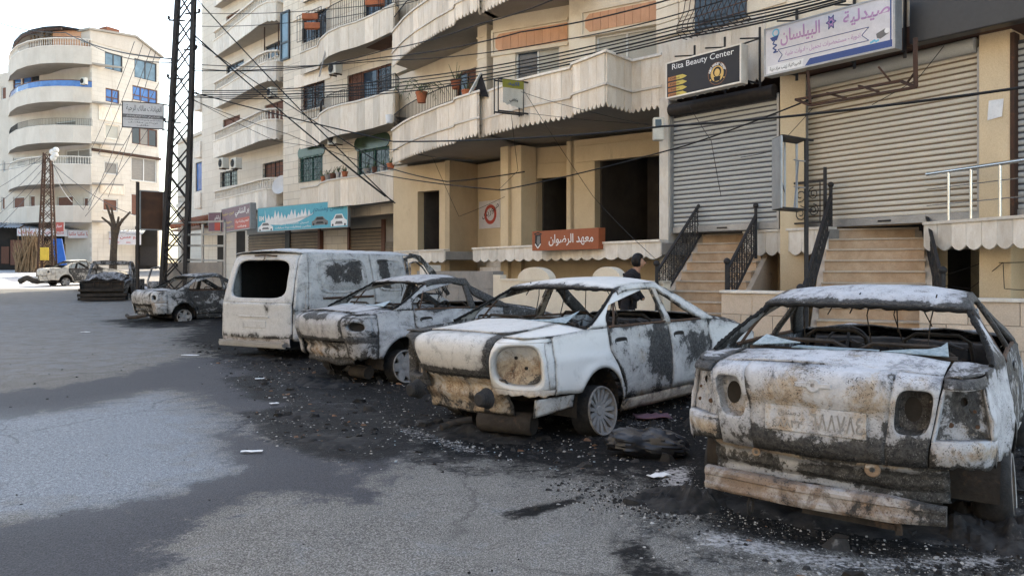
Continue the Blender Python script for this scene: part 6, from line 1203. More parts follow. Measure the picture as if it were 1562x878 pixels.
# ---- far building across the junction
FR = Fr(140, 71, 243, 77.2); FL = Fr(-40, 79.5, 140, 71.6); bF = thing('corner_apartment_block', (PX(140, 71), 71, 1.5), FR.ang, 'five storey cream corner block with rounded balconies and a pitched roof flat', 'building')
fw_ = [((160, 82, 187, 108), 'black_frame', ('glass_sky', 'glass_sky')), ((205, 93, 239, 122), 'black_frame', ('glass_sky', 'glass_sky')), ((161, 136, 182, 157), 'brown_frame', ('glass_blue', 'glass_blue')), ((202, 134, 240, 156), 'brown_frame', ('glass_blue', 'glass_blue', 'glass_blue')), ((201, 195, 240, 222), 'brown_frame', ('glass_dark', 'blind_grey', 'glass_dark')),
       ((160, 190, 182, 212), 'travertine', ('paper_blind',)), ((159, 247, 180, 266), 'alu_frame', ('blind_grey',)), ((200, 241, 239, 277), 'alu_frame', ('blind_grey', 'blind_grey')), ((157, 303, 180, 322), 'alu_frame', ('blind_brown',)), ((200, 295, 214, 329), 'alu_frame', ('blind_brown',))]
frc = [rc_(FR, *w_[0]) for w_ in fw_]; zr = 22.4
mb = MB(); FR.wall(mb, 0, FR.len, 0, zr-.6, [hole(r_) for r_ in frc], .3); mb.build('wall', 'stone_courses_pale', bF)
for r_, w_ in zip(frc, fw_): window(bF, FR, r_, 0, w_[1], w_[2], fw=.10, sill='travertine_white', rows=2 if 'blue' in w_[2][0] else 1)
for zz in (12.1,): m_ = MB(); FR.box(m_, -.05, FR.len+.1, .002, .15, zz, zz+.25); m_.build('string_course', 'iron_rust', bF)
for (u0, v0, u1, v1) in ((152, 222, 190, 240), (152, 280, 190, 296), (150, 165, 190, 186)): m_ = MB(); a0, a1, z0, z1 = FR.rect(u0, v0, u1, v1); FR.box(m_, a0, a1, .002, .06, z0, z1); m_.build('carved_panel', 'travertine', bF, bevel=.03)
rf_ = MB(); FR.prism(rf_, [(-.2, zr-.6), (FR.len+.1, zr-.6), (FR.len+.1, zr-.3), (FR.len*.62, zr+.9), (-.2, zr+.4)], -6, .06); rf_.build('attic', 'limestone_pale', bF); rf_ = MB(); FR.prism(rf_, [(-.4, zr+.4), (FR.len*.62, zr+.92), (FR.len+.3, zr-.32), (FR.len+.3, zr-.18), (FR.len*.62, zr+1.1), (-.4, zr+.58)], -6, .25); ro = rf_.build('roof', 'soffit', bF)
rf_ = MB(); FR.box(rf_, FR.len*.30, FR.len*.48, -2, -.9, zr+.5, zr+1.5); rf_.build('chimney', 'roof_tile', ro)
r_ = MB(); m_ = FR.rect(158, 80, 190, 110)
fl_w = [(20, 106, 32, 140), (34, 106, 60, 140), (92, 127, 124, 141), (85, 185, 115, 200), (20, 240, 38, 260), (45, 240, 53, 258), (100, 228, 137, 262), (20, 300, 37, 320), (45, 298, 53, 318), (87, 299, 111, 322), (127, 301, 134, 322), (4, 245, 8, 262), (2, 132, 9, 152), (2, 300, 7, 320)]
flm = [('brown_frame', ('glass_blue',)), ('brown_frame', ('glass_blue', 'glass_dark')), ('alu_frame', ('blind_brown',)), ('alu_frame', ('blind_grey',)), ('alu_frame', ('blind_grey',)), ('alu_frame', ('blind_grey',)), ('alu_frame', ('blind_grey', 'blind_grey')), ('alu_frame', ('blind_brown',)), ('alu_frame', ('blind_brown',)), ('alu_frame', ('blind_brown',)), ('alu_frame', ('blind_brown',)), ('alu_frame', ('blind_grey',)), ('alu_frame', ('blind_brown',)), ('alu_frame', ('blind_brown',))]
flr = [rc_(FL, *w_) for w_ in fl_w]; mb = MB(); FL.wall(mb, 0, FL.len, 0, 20.6, [hole(x) for x in flr], .3); mb.build('wall', 'limestone_pale', bF)
for x, w_ in zip(flr, flm): window(bF, FL, x, 0, w_[0], w_[1], fw=.09, rows=2 if 'blue' in w_[1][0] else 1)
PF = pts_from([(13, 77.2), (16, 74.8), (26, 72.6), (42, 71.2), (62, 70.4), (86, 70.1), (112, 70.2), (140, 70.7)])
for lv, (z0, z1) in enumerate(((5.7, 7.1), (9.06, 10.8), (12.7, 14.2), (16.3, 17.6), (19.7, 21.2))):
    arc_balcony(bF, PF, z0, z1, 2.6, 'limestone_pale', (None, 'baluster', 'iron', 'blue', 'baluster')[lv], .6, False)
m_ = MB(); P2 = [p+Vector((.3, 1.2)) for p in PF]; ribbon(m_, P2, -.05, .0, 21.3, 23.2)
at_ = MB(); ribbon(at_, P2[:6], -.1, .05, 23.0, 23.25); ribbon(at_, [p+Vector((.2, -1.3)) for p in P2[:6]], -.1, .05, 22.6, 22.75); at_.build('terrace_roof', 'iron_rust', bF, kind='stuff')
at_ = MB(); slab(at_, [p+Vector((-.1, -1.0)) for p in P2[:6]], 3, 22.9, 23.05); at_.build('terrace_roof', 'iron_black', bF)
at_ = MB(); ribbon(at_, P2[4:], -.08, .0, 21.3, 22.95); at_.build('terrace_blind', 'pink_tile', bF)
at_ = MB(); [at_.bar(V3(P2[2]*(1-t_)+P2[4]*t_, 21.2), V3(P2[2]*(1-t_)+P2[4]*t_+Vector((random.uniform(-.6, .6), 0)), 23), .09) for t_ in (0, .2, .4, .6, .8, 1)]; [at_.bar(V3(P2[2], z_), V3(P2[4], z_+.1), .08) for z_ in (21.8, 22.4)]; at_.build('cane_screen', 'dry_wood', bF, kind='stuff')
mb = MB(); slab(mb, [Vector(FL.w(0, -.6, 0)[:2]), Vector(FL.w(FL.len-.3, -.6, 0)[:2])], 6, 0, 20.4, Vector((-.2, .98))); FR.box(mb, .5, FR.len-.3, -7, -.5, 0, 20.4); mb.build('building_core', 'limestone_pale', bF, kind='stuff')
mb = MB(); FL.box(mb, -6, 1.5, -4, -.5, 0, 19.8); mb.build('side_wing', 'limestone_pale', bF)
# shops at its foot
SH = Fr(-30, 71.5, 245, 75.5); gb = 1.45
tin = thing('shop_awning', (PX(100, 69.5), 69.5, gb), 0, 'sloping corrugated tin awning above the bookshop signs', 'awning')
for i in range(9):
    u0, u1 = -10+i*26, 16+i*26; m_ = MB(); a0, a1 = SH.hit(u0, 345)[0]+.03, SH.hit(u1, 345)[0]-.03; m_.grid(lambda a, b: SH.w(lerp(a0, a1, a), .2+1.9*b, lerp(5.75, 5.25, b)+.04*math.sin(a*40)-i*.06+.05*(i % 2)), 24, 2); m_.build('tin_sheet', 'tin_roof', tin, solid=.02, smooth=70)
m_ = MB(); SH.box(m_, SH.hit(-10, 380)[0], SH.hit(240, 380)[0], -.3, .05, gb-.4, 5.6); sf = m_.build('shop_front', 'dark_room', bF)
for u0, u1, v0, v1, mt in ((66, 106, 372, 404, 'dry_wood'), (108, 129, 373, 404, 'brown_frame'), (130, 155, 372, 405, 'glass_dark'), (157, 175, 375, 405, 'white_paint'), (176, 190, 376, 404, 'alu_frame'), (190, 203, 376, 404, 'alu_frame'), (214, 240, 376, 405, 'iron_black'), (2, 14, 376, 402, 'brown_frame'), (16, 40, 366, 404, 'blind_brown')):
    a0, a1, z0, z1 = SH.rect(u0, v0, u1, v1, .1); m_ = MB(); SH.box(m_, a0, a1, .05, .14, z0, z1); m_.build('shop_panel', mt, bF)
m_ = MB()
for u0 in (176, 190):
    a0, a1, z0, z1 = SH.rect(u0+1, 377, u0+12, 403, .1)
    for k in range(4): c = SH.w((a0+a1)/2, .16, lerp(z0, z1, (k+.5)/4)); scroll(m_, c, V3(SH.e, 0), Vector((0, 0, 1)), .28, 1.5, .03, (-1)**k)
m_.build('door_tracery', 'white_paint', bF, kind='stuff')
# ---------------------------------------------------------------- towers, signs, fittings
def lattice(name, u, Y, z0, H, b0, b1, lean, mat, label, nb=14, leg=.09, rz=.25):
    base = Vector((PX(u, Y), Y, z0)); t_ = thing(name, tuple(base), 0, label, 'pylon')
    def c(i, k):
        s = lerp(b0, b1, k)/2; a = rz+math.pi/4+i*math.pi/2; return base+Vector((s*1.414*math.cos(a)+lean*H*k, s*1.414*math.sin(a), H*k))
    for i in range(4): m = MB(); m.bar(c(i, -.02), c(i, 1), leg, leg, (1, .2, 0)); m.build('leg', mat, t_)
    for i in range(4):
        m = MB()
        for k in range(nb):
            p, q = k/nb, (k+1)/nb; j = (i+1) % 4
            m.bar(c(i, p), c(j, q), leg*.42, leg*.42); m.bar(c(j, p), c(i, q), leg*.42, leg*.42)
        m.build('cross_bracing', mat, t_, kind='stuff')
    return t_, c
tw, twc = lattice('lattice_tower', 265, 29, gz(0, 29), 13.2, .80, .50, .040, 'iron_black', 'tall dark lattice power tower rising between the charred saloon and the flats', 14, .11)
for zf, dx in ((.50, -.5), (.62, -.45), (.70, .45), (.78, -.5), (.80, .5), (.86, -.55), (.9, .5)):   # insulators
    m = MB(); p = (twc(0, zf)+twc(2, zf))/2; e_ = p+Vector((dx*1.1, -.1, 0)); m.bar(p, e_, .05); m.lathe([(.02, -.05), (.06, -.03), (.035, 0), (.06, .03), (.03, .08), (0, .09)], 10, c=e_+Vector((0, 0, .07))); m.build('insulator', 'iron_black', tw)
rp, rpc = lattice('lattice_pole', 72, 57, gz(0, 57), 8.8, 1.0, .42, .004, 'iron_rust', 'rusty lattice pole with a yellow box in front of the bookshop', 11, .10)
m = MB(); m.box(-.28, .28, -.08, .08, -.45, .45); m.v = [tuple(Vector(v)+PT(68, 387, 56.2)) for v in m.v]; m.build('notice_box', 'sign_yellow', rp, bevel=.02)
m = MB(); [m.sphere(PT(80+dx, 232+dy, 56.6), .22, 8, 6) for dx, dy in ((0, 0), (4, 4), (1, 9), (5, -3))]; m.build('insulator_cluster', 'white_paint', rp, kind='stuff')

def MX(fr, a, z, out):   # text plane on a facade frame
    return Matrix(((fr.e.x, 0, fr.n.x, 0), (fr.e.y, 0, fr.n.y, 0), (0, 1, 0, 0), (0, 0, 0, 1))).to_4x4() if False else (Matrix.Translation(fr.w(a, out, z)) @ Matrix(((fr.e.x, 0, fr.n.x, 0), (fr.e.y, 0, fr.n.y, 0), (0, 1, 0, 0), (0, 0, 0, 1))))
class Board:
    """flat sign on frame fr between a0..a1, z0..z1, face at out; s,t in 0..1 from lower left"""
    def __init__(s, name, fr, rc, out, depth, face, side, label, cat='sign', rim=.03, group=None):
        s.fr = fr; s.a0, s.a1, s.z0, s.z1 = rc; s.out = out; s.t = thing(name, tuple(fr.w((s.a0+s.a1)/2, out, s.z0)), 0, label, cat, group); s.w_, s.h_ = s.a1-s.a0, s.z1-s.z0
        m = MB(); fr.box(m, s.a0, s.a1, out-depth, out-.004, s.z0, s.z1); s.body = m.build('sign_box', side, s.t, bevel=.008)
        m = MB(); fr.box(m, s.a0+rim, s.a1-rim, out-.004, out+.004, s.z0+rim, s.z1-rim); s.face = m.build('sign_face', face, s.t)
        if rim: m = MB(); [fr.box(m, *b, s.out-.003, s.out+.014, *c) for b, c in (((s.a0, s.a1), (s.z0, s.z0+rim)), ((s.a0, s.a1), (s.z1-rim, s.z1)), ((s.a0, s.a0+rim), (s.z0+rim, s.z1-rim)), ((s.a1-rim, s.a1), (s.z0+rim, s.z1-rim)))]; m.build('sign_rim', side, s.t, kind='stuff')
    def P(s, x, y, o=.008): return s.fr.w(lerp(s.a0, s.a1, x), s.out+o, lerp(s.z0, s.z1, y))
    def text(s, body, mat, x, y, w, h, bold=.01, tilt=0, o=.007):
        return place_text(body, mat, s.face, MX(s.fr, lerp(s.a0, s.a1, x), lerp(s.z0, s.z1, y), s.out+o) @ Matrix.Rotation(tilt, 4, 'Z'), w*s.w_, h*s.h_, .0, bold)
    def poly(s, pts, mat, o=.006, name='print'):
        m = MB(); m.add([s.P(x, y, o) for x, y in pts], [tuple(range(len(pts)))]); return m.build(name, mat, s.face)
    def line(s, pts, mat, w=.012, o=.008, closed=False):
        m = MB(); pp = [s.P(x, y, o) for x, y in pts]; pp = pp+[pp[0]] if closed else pp; [m.bar(a, b, .004, w, V3(s.fr.n, 0)) if False else m.bar(a, b, w, .004, V3(s.fr.n, 0)) for a, b in zip(pp, pp[1:])]; return m.build('print_line', mat, s.face, kind='stuff')
    def disc(s, x, y, r, mat, o=.006, ry=None, n=24, r0=0):
        cx = s.w_/s.h_; pts = [(x+r/cx*math.cos(2*math.pi*i/n), y+(ry or r)*math.sin(2*math.pi*i/n)) for i in range(n)]
        if not r0: return s.poly(pts, mat, o)
        inn = [(x+r0/cx*math.cos(2*math.pi*i/n), y+r0*math.sin(2*math.pi*i/n)) for i in range(n)]; m = MB(); m.add([s.P(*p, o) for p in pts+inn], [(i, (i+1) % n, n+(i+1) % n, n+i) for i in range(n)]); return m.build('print', mat, s.face)
# beauty salon
SG = .75
b = Board('shop_sign', U, U.rect(1016, 81, 1131, 139, SG), SG, .20, 'sign_black', 'travertine_white', 'black hanging box sign with white beauty salon lettering and a gold round emblem')
b.a0, b.a1, b.z0, b.z1 = b.a0, b.a1, b.z0, b.z1
b.text('Rita Beauty Center', 'ink_white', .50, .82, .82, .20, .004)
for i in range(4):
    y = .58-.15*i; b.poly([(.03, y), (.15, y), (.15, y-.11), (.03, y-.11)], 'ink_copper', .0058); b.poly([(.15, y), (.24, y), (.30, y-.07), (.24, y-.11), (.15, y-.11)], 'ink_gold'); b.text(['Coiffure', 'Nails', 'Tattoo', 'Instagram'][i], 'ink_black', .13, y-.055, .13, .05)
b.disc(.70, .38, .29, 'ink_copper', .0058, r0=.28); b.disc(.70, .37, .205, 'ink_amber', .0062)
b.disc(.70, .42, .13, 'ink_black', .0068); b.disc(.70, .40, .085, 'ink_amber', .0074, ry=.10); b.poly([(.665, .18), (.735, .18), (.745, .30), (.655, .30)], 'ink_black', .0070)
for i, ch in enumerate('Rita Beauty Center'):
    a = R(165-i*150/17); cx = b.w_/b.h_
    if ch.strip(): b.text(ch, 'ink_white', .70+.245/cx*math.cos(a), .38+.245*math.sin(a), .020, .065, .01, a-math.pi/2)
b.disc(.615, .24, .02, 'ink_amber'); b.disc(.785, .24, .02, 'ink_amber')
def brackets(t_, fr, a_list, z, out, zt):
    m = MB()
    for a in a_list: m.bar(fr.w(a, .0, zt+.25), fr.w(a, out-.1, zt), .03); m.bar(fr.w(a, 0, z), fr.w(a, out-.1, z), .03); m.bar(fr.w(a, .03, z-.1), fr.w(a, .03, zt+.45), .04); m.bar(fr.w(a, .0, zt+.25), fr.w(a, out-.1, zt+.12), .025)
    m.build('bracket', 'iron_black', t_, kind='stuff')
brackets(b.t, U, (b.a0+.15, b.a0+b.w_*.5, b.a1-.1), b.z0+.1, SG, b.z1)
# pharmacy
b = Board('shop_sign', U, (U.hit(1166, 80, SG)[0], U.hit(1366, 40, SG)[0], U.hit(1266, 95.5, SG)[1], U.hit(1166, 45, SG)[1]), SG, .22, 'sign_white', 'galvanised', 'long pinkish white box sign of the pharmacy with mauve Arabic lettering')
b.text(ar('صيدلية'), 'ink_pink', .80, .76, .33, .30, .02); b.text(ar('البيلسان'), 'ink_pink', .30, .72, .32, .34, .02)
fl_ = [(.545+(.038 if i % 2 == 0 else .018)*math.cos(i*math.pi/6)*1., .78+(.15 if i % 2 == 0 else .07)*math.sin(i*math.pi/6)) for i in range(12)]; b.poly(fl_, 'ink_pink', .006); b.line(fl_, 'ink_navy', .012, .008, True); b.disc(.545, .78, .03, 'ink_navy', .009)
b.line([(.12, .50), (.82, .50), (.77, .375), (.82, .25), (.12, .25), (.155, .375)], 'ink_navy', .010, .008, True); b.text(ar('ادوية - مستحضرات تجميل - ادوات طبية'), 'ink_pink', .47, .375, .58, .12, .01)
b.poly([(.34, .04), (.98, .04), (.98, .17), (.38, .17)], 'ink_navy', .006); b.poly([(.03, .05), (.32, .05), (.33, .20), (.03, .20)], 'ink_white', .0057); b.text(ar('الصيدلانية: زينب مراد ديبة'), 'ink_black', .18, .12, .26, .10, .015)
b.poly([(.05, .78), (.12, .80), (.135, .86), (.11, .70), (.07, .70)], 'ink_navy', .006); b.disc(.10, .86, .085, 'ink_cyan', .0058, r0=.055)
b.line([(.09, .70), (.075, .64), (.11, .60), (.075, .55), (.105, .50), (.08, .46), (.12, .46)], 'ink_navy', .022, .008); b.line([(.97, .08), (.97, .95)], 'ink_navy', .02)
b.poly([(.87, .34), (.93, .40), (.955, .36), (.955, .30), (.90, .23), (.875, .26)], 'ink_grey', .006); b.disc(.945, .355, .05, 'ink_white', .0066); [b.disc(.835+.012*i, .20+.012*((i*7) % 3), .022, 'ink_cyan', .0062) for i in range(5)]
brackets(b.t, U, (b.a0+.2, b.a0+b.w_*.55, b.a1-.2), b.z0+.1, SG, b.z1)
# rusty frame left hanging under the pharmacy sign
rf = thing('rusty_sign_frame', tuple(U.w(b.a1, .5, 4.6)), 0, 'rusty empty sign frame hanging below the pharmacy sign', 'frame')
m = MB(); q = [PT(1214, 152, 14.2), PT(1236, 161, 13.7), PT(1397, 133, 11.9), PT(1374, 124, 12.4)]; [m.bar(q[i], q[(i+1) % 4], .05, .035) for i in range(4)]; m.bar(PT(1262, 142, 13.8), PT(1290, 150, 13.2), .04, .03); m.bar(PT(1310, 131, 13.1), PT(1340, 140, 12.6), .04, .03); m.bar(q[2], PT(1396, 58, 11.9), .05); m.bar(PT(1236, 158, 13.7), PT(1232, 108, 13.9), .04); m.bar(PT(1340, 102, 12.7), PT(1358, 124, 12.6), .03); m.bar(PT(1396, 110, 11.9), PT(1384, 126, 12.2), .025); m.build('angle_iron', 'iron_rust', rf, kind='stuff')
# orange institute sign on the terrace band
TB = Fr(723, 23.0, 1010, 16.75)
OS = Fr(812, 20.0, 916, 18.1); b = Board('institute_sign', OS, OS.rect(812, 350, 913, 381), .0, .22, 'sign_orange', 'sign_orange', 'orange brown box sign with white Arabic lettering and a shield on the terrace edge', rim=0)
b.text(ar('معهد الرضوان'), 'ink_white', .60, .50, .66, .58, .01); b.poly([(.05, .82), (.14, .82), (.145, .35), (.095, .12), (.045, .35)], 'ink_black', .006); b.poly([(.085, .75), (.13, .75), (.13, .40), (.095, .25), (.075, .42)], 'ink_grey', .0066); b.line([(.035, .84), (.095, .92), (.155, .84)], 'ink_black', .03); b.line([(.05, .34), (.095, .13), (.14, .34)], 'ink_white', .03, .009)
# car wash, snack, grey and plum signs
CWF = Fr(393, 34.6, 531, 30.4); b = Board('car_wash_sign', CWF, CWF.rect(393, 311, 531, 350), .0, .12, 'sign_teal', 'galvanised', 'turquoise and white car wash sign with painted cars above the brown shutters', rim=.02)
top = [(.09, .93)]; rng = random.Random(4)
for i in range(14): x = .10+.5*i/13; top += [(x, rng.uniform(.60, .88)), (x+.018, rng.uniform(.45, .6))]
b.poly(top[::-1]+[(.10, .28), (.30, .24), (.47, .30), (.63, .55), (.66, .68)][::1], 'ink_white', .006)
b.text(ar('مغسل ومشحم'), 'ink_teal', .80, .72, .31, .30, .02); b.text(ar('غسيل محركات بخار'), 'ink_white', .44, .27, .32, .10, .015); b.text(ar('بخاخين إطفائيات زينة سيارات'), 'ink_white', .42, .12, .40, .11, .015); b.text('BM', 'ink_white', .05, .55, .06, .2, .02)
def carpic(x, y, w, h, mat, mat2): b.poly([(x, y), (x+w, y), (x+w, y+h*.45), (x+w*.85, y+h*.6), (x+w*.7, y+h), (x+w*.3, y+h), (x+w*.14, y+h*.6), (x, y+h*.45)], mat, .0064); b.poly([(x+w*.24, y+h*.62), (x+w*.33, y+h*.92), (x+w*.67, y+h*.92), (x+w*.76, y+h*.62)], mat2, .007); b.poly([(x+w*.25, y+h*.16), (x+w*.32, y+h*.40), (x+w*.68, y+h*.40), (x+w*.75, y+h*.16)], mat2, .0072); b.disc(x+w*.12, y+h*.1, .05, 'ink_black', .0075); b.disc(x+w*.88, y+h*.1, .05, 'ink_black', .0075)
carpic(.83, .06, .16, .44, 'ink_white', 'ink_grey'); carpic(.63, .14, .17, .32, 'ink_grey', 'ink_black'); carpic(.01, .04, .18, .34, 'ink_white', 'ink_grey')
PF1 = Fr(338, 38.6, 383, 34.6); b = Board('snack_bar_sign', PF1, PF1.rect(338, 314, 382, 352), .0, .25, 'sign_plum', 'galvanised', 'plum and red snack bar sign with white Arabic lettering', rim=.03)
b.poly([(.48, .06), (.97, .06), (.97, .48), (.48, .48)], 'sign_red', .006); b.text(ar('بر الشامي'), 'ink_white', .73, .72, .46, .34, .02); b.text(ar('فروج - شاورما'), 'ink_gold', .24, .74, .42, .16, .01); b.text(ar('لحم وكبة نية'), 'ink_white', .73, .34, .42, .14, .015); b.text(ar('حلويات'), 'ink_gold', .24, .40, .3, .12, .01); b.text(ar('مازة وسندويش'), 'ink_gold', .24, .20, .4, .12, .01); b.text(ar('وجبات'), 'ink_white', .73, .16, .28, .12, .015)
PF2 = Fr(318, 38.8, 338, 38.5); b = Board('snack_bar_sign', PF2, PF2.rect(318, 324, 337, 353), .0, .1, 'sign_plum', 'galvanised', 'narrow plum end panel turned away from the long snack bar sign', rim=.02)
b.poly([(.5, .06), (.95, .06), (.95, .48), (.5, .48)], 'sign_red', .006); b.text(ar('بر الشامي'), 'ink_white', .72, .70, .44, .3, .02)
PF3 = Fr(286, 45.5, 318, 42.5); b = Board('grey_shop_sign', PF3, PF3.rect(286, 332, 317, 351), .0, .12, 'ink_grey', 'galvanised', 'grey shop sign with pale lettering under the tiled canopy', rim=.02); b.text(ar('مختار'), 'ink_amber', .78, .5, .3, .5, .02); b.text('MIX', 'ink_white', .35, .3, .3, .3, .02)
# sign hung from the tower
TSF = Fr(186, 28.5, 250, 29.0); b = Board('tower_sign', TSF, TSF.rect(186, 156, 250, 196), .0, .06, 'sign_grey', 'iron_black', 'grey board with black Arabic script hung from the dark lattice tower', rim=.03)
b.text(ar('العيادات مالك الرحية'), 'ink_black', .52, .74, .84, .28, .0); b.poly([(.02, .38), (.98, .38), (.98, .52), (.02, .52)], 'ink_grey', .006); b.text(ar('اختصاصي في جراحة العظام والمفاصل'), 'ink_white', .5, .45, .8, .09, .01, 0, .009); b.text(ar('معالجة الكسور والتشوهات الخلقية والمكتسبة'), 'ink_black', .5, .32, .88, .07); b.text(ar('تنظير مفاصل'), 'ink_black', .5, .22, .7, .07); b.text(ar('هاتف'), 'ink_black', .5, .12, .3, .06)
m = MB(); m.bar(PT(248, 159, 29.5), PT(262, 162, 29), .05); m.bar(PT(248, 198, 29.5), PT(262, 200, 29), .05); m.build('bracket', 'iron_black', b.t, kind='stuff')
BSF = Fr(212, 28.3, 251, 28.9); b = Board('burnt_billboard', BSF, BSF.rect(213, 291, 250, 351), .0, .08, 'burn_board', 'galvanised', 'scorched brown billboard panel on a post beside the lattice tower', rim=.04) if nmat('burn_board', (.12, .06, .035), (.06, .035, .025), 1.4, .8, .2, 30, 0, (.6, 1, 1.6), (.50, .47, .44), (.60, .70), s3=.9) else None
m = MB(); p = PT(210, 360, 28.2); m.bar((p.x, p.y, gz(0, 28)), (p.x, p.y, 4.6), .09); m.build('post', 'iron_black', b.t); m = MB(); p = PT(250, 360, 28.9); m.bar((p.x, p.y, gz(0, 28)), (p.x, p.y, 4.3), .07); m.build('post', 'iron_black', b.t)
pf = thing('pipe_frame', tuple(PT(300, 420, 28)), 0, 'grey pipe barrier frame standing in front of the snack bar', 'barrier'); PFR = Fr(250, 30.2, 343, 27.2)
for v_ in (338, 357, 374, 396):
    z_ = EYE+(HOR-v_)/FPX*28.3; m = MB(); m.bar(PFR.w(0, 0, z_+.05), PFR.w(PFR.len, 0, z_-.05), .07); m.build('pipe', 'galvanised', pf)
for a in (0, PFR.len*.33, PFR.len*.66, PFR.len): m = MB(); m.bar(PFR.w(a, 0, gz(0, 28)), PFR.w(a, 0, 3.1), .07); m.build('post', 'galvanised', pf)
m = MB(); PFR.box(m, .1, PFR.len-.1, -.05, .05, gz(0, 28)-.1, 1.75); m.build('base_panel', 'concrete', pf)
# far shop signs
SHs = SH; b = Board('bookshop_sign', SHs, SHs.rect(26, 349, 103, 360, 2.2), 2.2, .1, 'sign_white', 'galvanised', 'white bookshop sign strip with red lettering behind the rusty lattice pole', rim=0)
for x in (.1, .28, .62, .85): b.text(ar('مكتبا'), 'ink_red', x, .5, .15, .55, .02)
b = Board('bookshop_sign', SHs, SHs.rect(104, 351, 157, 363, 2.2), 2.2, .1, 'sign_white', 'galvanised', 'white bookshop sign strip with red lettering beside the red sandwich sign', rim=0)
for x in (.12, .37, .62, .87): b.text(ar('مكتبا'), 'ink_red', x, .5, .2, .55, .02)
b = Board('sandwich_shop_sign', SHs, SHs.rect(158, 353, 215, 373, 2.0), 2.0, .1, 'sign_white', 'galvanised', 'white sign with red Arabic lettering behind the lopped tree', rim=0); b.text(ar('ابو حسن الأول'), 'ink_red', .52, .62, .78, .42, .02); b.poly([(.01, .03), (.14, .03), (.14, .95), (.01, .95)], 'ink_copper', .006); [b.poly([(x, .14), (x+.12, .14), (x+.12, .20), (x, .20)], 'ink_red', .006) for x in (.3, .6)]
b = Board('wall_notice', FL, FL.rect(83, 339, 97, 353, 3.2), 3.2, .1, 'sign_red', 'galvanised', 'small red notice board above the bookshop awning', rim=0); b.text(ar('سيار'), 'ink_white', .5, .6, .6, .4, .02)
b = Board('wall_notice', FL, FL.rect(83, 322, 98, 334, 2.0), 2.0, .1, 'sign_white', 'galvanised', 'small white notice board on the lowest balcony of the corner block', rim=0); b.text('Gamelak', 'ink_cyan', .5, .45, .7, .3, .0)
# torn projecting sign
TSG = Fr(756, 19.2, 800, 19.6); tr_ = thing('torn_sign', tuple(TSG.w(.2, 0, 5.4)), 0, 'torn projecting sign frame with olive header and ragged cloth', 'sign'); a0, a1, z0, z1 = TSG.rect(757, 124, 795, 172)
m = MB(); [m.bar(TSG.w(a, o_, z0-.05), TSG.w(a, o_, z1+.03), .03) for a in (a0, a1) for o_ in (.1, -.1)]; [m.bar(TSG.w(a0, o_, z), TSG.w(a1+.35, o_, z), .035) for o_ in (.1, -.1) for z in (z0, z1)]; m.build('frame', 'iron_black', tr_, kind='stuff')
m = MB(); m.grid(lambda a, c: TSG.w(lerp(a0+.12, a1-.02, a), .12+.012*nz(a*6, c*3, 0, 1, 2), lerp(z0+.10+.05*nz(a*7, 0, 0, 1, 3)+.10*(1-a), z1-.18, c)), 14, 8); cl = m.build('torn_cloth', 'paper_blind', tr_, smooth=60); m = MB(); m.grid(lambda a, c: TSG.w(lerp(a0+.10, a1, a), .125+.01*nz(a*5, c, 3, 1, 2), lerp(z1-.19, z1, c)), 8, 3); m.build('header', 'sign_olive', tr_)
place_text(ar('اكيد'), 'ink_navy', cl, MX(TSG, (a0+a1)/2+.05, z1-.09, .145), .32, .10, 0, .02); place_text(ar('وكافي'), 'ink_black', cl, MX(TSG, (a0+a1)/2+.06, lerp(z0, z1, .36), .14), .24, .10, 0, .02)
m = MB(); m.bar(TSG.w(a1+.35, 0, z1), TSG.w(a1+.35, -.9, z1), .03); m.bar(TSG.w(a1+.35, 0, z0), TSG.w(a1+.35, -.9, z0), .03); m.build('bracket', 'iron_black', tr_, kind='stuff')
# empty light-box on a post
eb = thing('empty_light_box', tuple(PT(1229, 560, 12.2)), 0, 'empty grey light box sign frame on a thin post between the stairs', 'sign'); A_, B_, C_ = [Vector((PX(u, Y), Y)) for u, Y in ((1178, 12.75), (1192, 12.35), (1230, 12.75))]; zb_, zt_ = EYE+(HOR-318)/FPX*12.5, EYE+(HOR-209)/FPX*12.5
m = MB(); m.add([V3(A_, zb_), V3(B_, zb_), V3(B_, zt_), V3(A_, zt_)], [(0, 1, 2, 3)]); m.build('side_plate', 'galvanised', eb, solid=.012); m = MB(); m.add([V3(A_, zt_), V3(B_, zt_), V3(C_, zt_), V3(C_+(A_-B_), zt_)], [(0, 1, 2, 3)]); m.add([V3(A_, zb_), V3(B_, zb_), V3(C_, zb_), V3(C_+(A_-B_), zb_)], [(0, 1, 2, 3)]); m.build('box_shelf', 'iron_black', eb, solid=.02, kind='stuff')
m = MB(); [m.bar(V3(p, zb_), V3(p, zt_), .03) for p in (B_, C_, C_+(A_-B_), (B_+C_)/2+(A_-B_))]; m.bar(V3((B_+C_)/2, zb_), V3(C_+(A_-B_)*.8, zt_-.3), .02); m.bar(V3(B_+(A_-B_)*.6, zt_-.35), V3((B_+C_)/2+(A_-B_), zb_+.3), .02); m.bar(V3(C_, zb_+.35), V3((B_+C_)/2, zb_+.35), .02); m.bar(V3(C_, zt_-.35), V3((B_+C_)/2, zt_-.35), .02); m.build('box_frame', 'galvanised', eb, kind='stuff')
m = MB(); m.bar((C_.x, C_.y, .1), (C_.x, C_.y, zt_), .055); m.build('post', 'iron_black', eb); m = MB(); m.bar(V3(B_, zt_), V3(C_+(C_-B_)*.25, zt_), .05, .03); m.bar(V3(B_, zb_), V3(C_+(C_-B_)*.2, zb_), .05, .03); m.build('arm', 'iron_black', eb, kind='stuff')
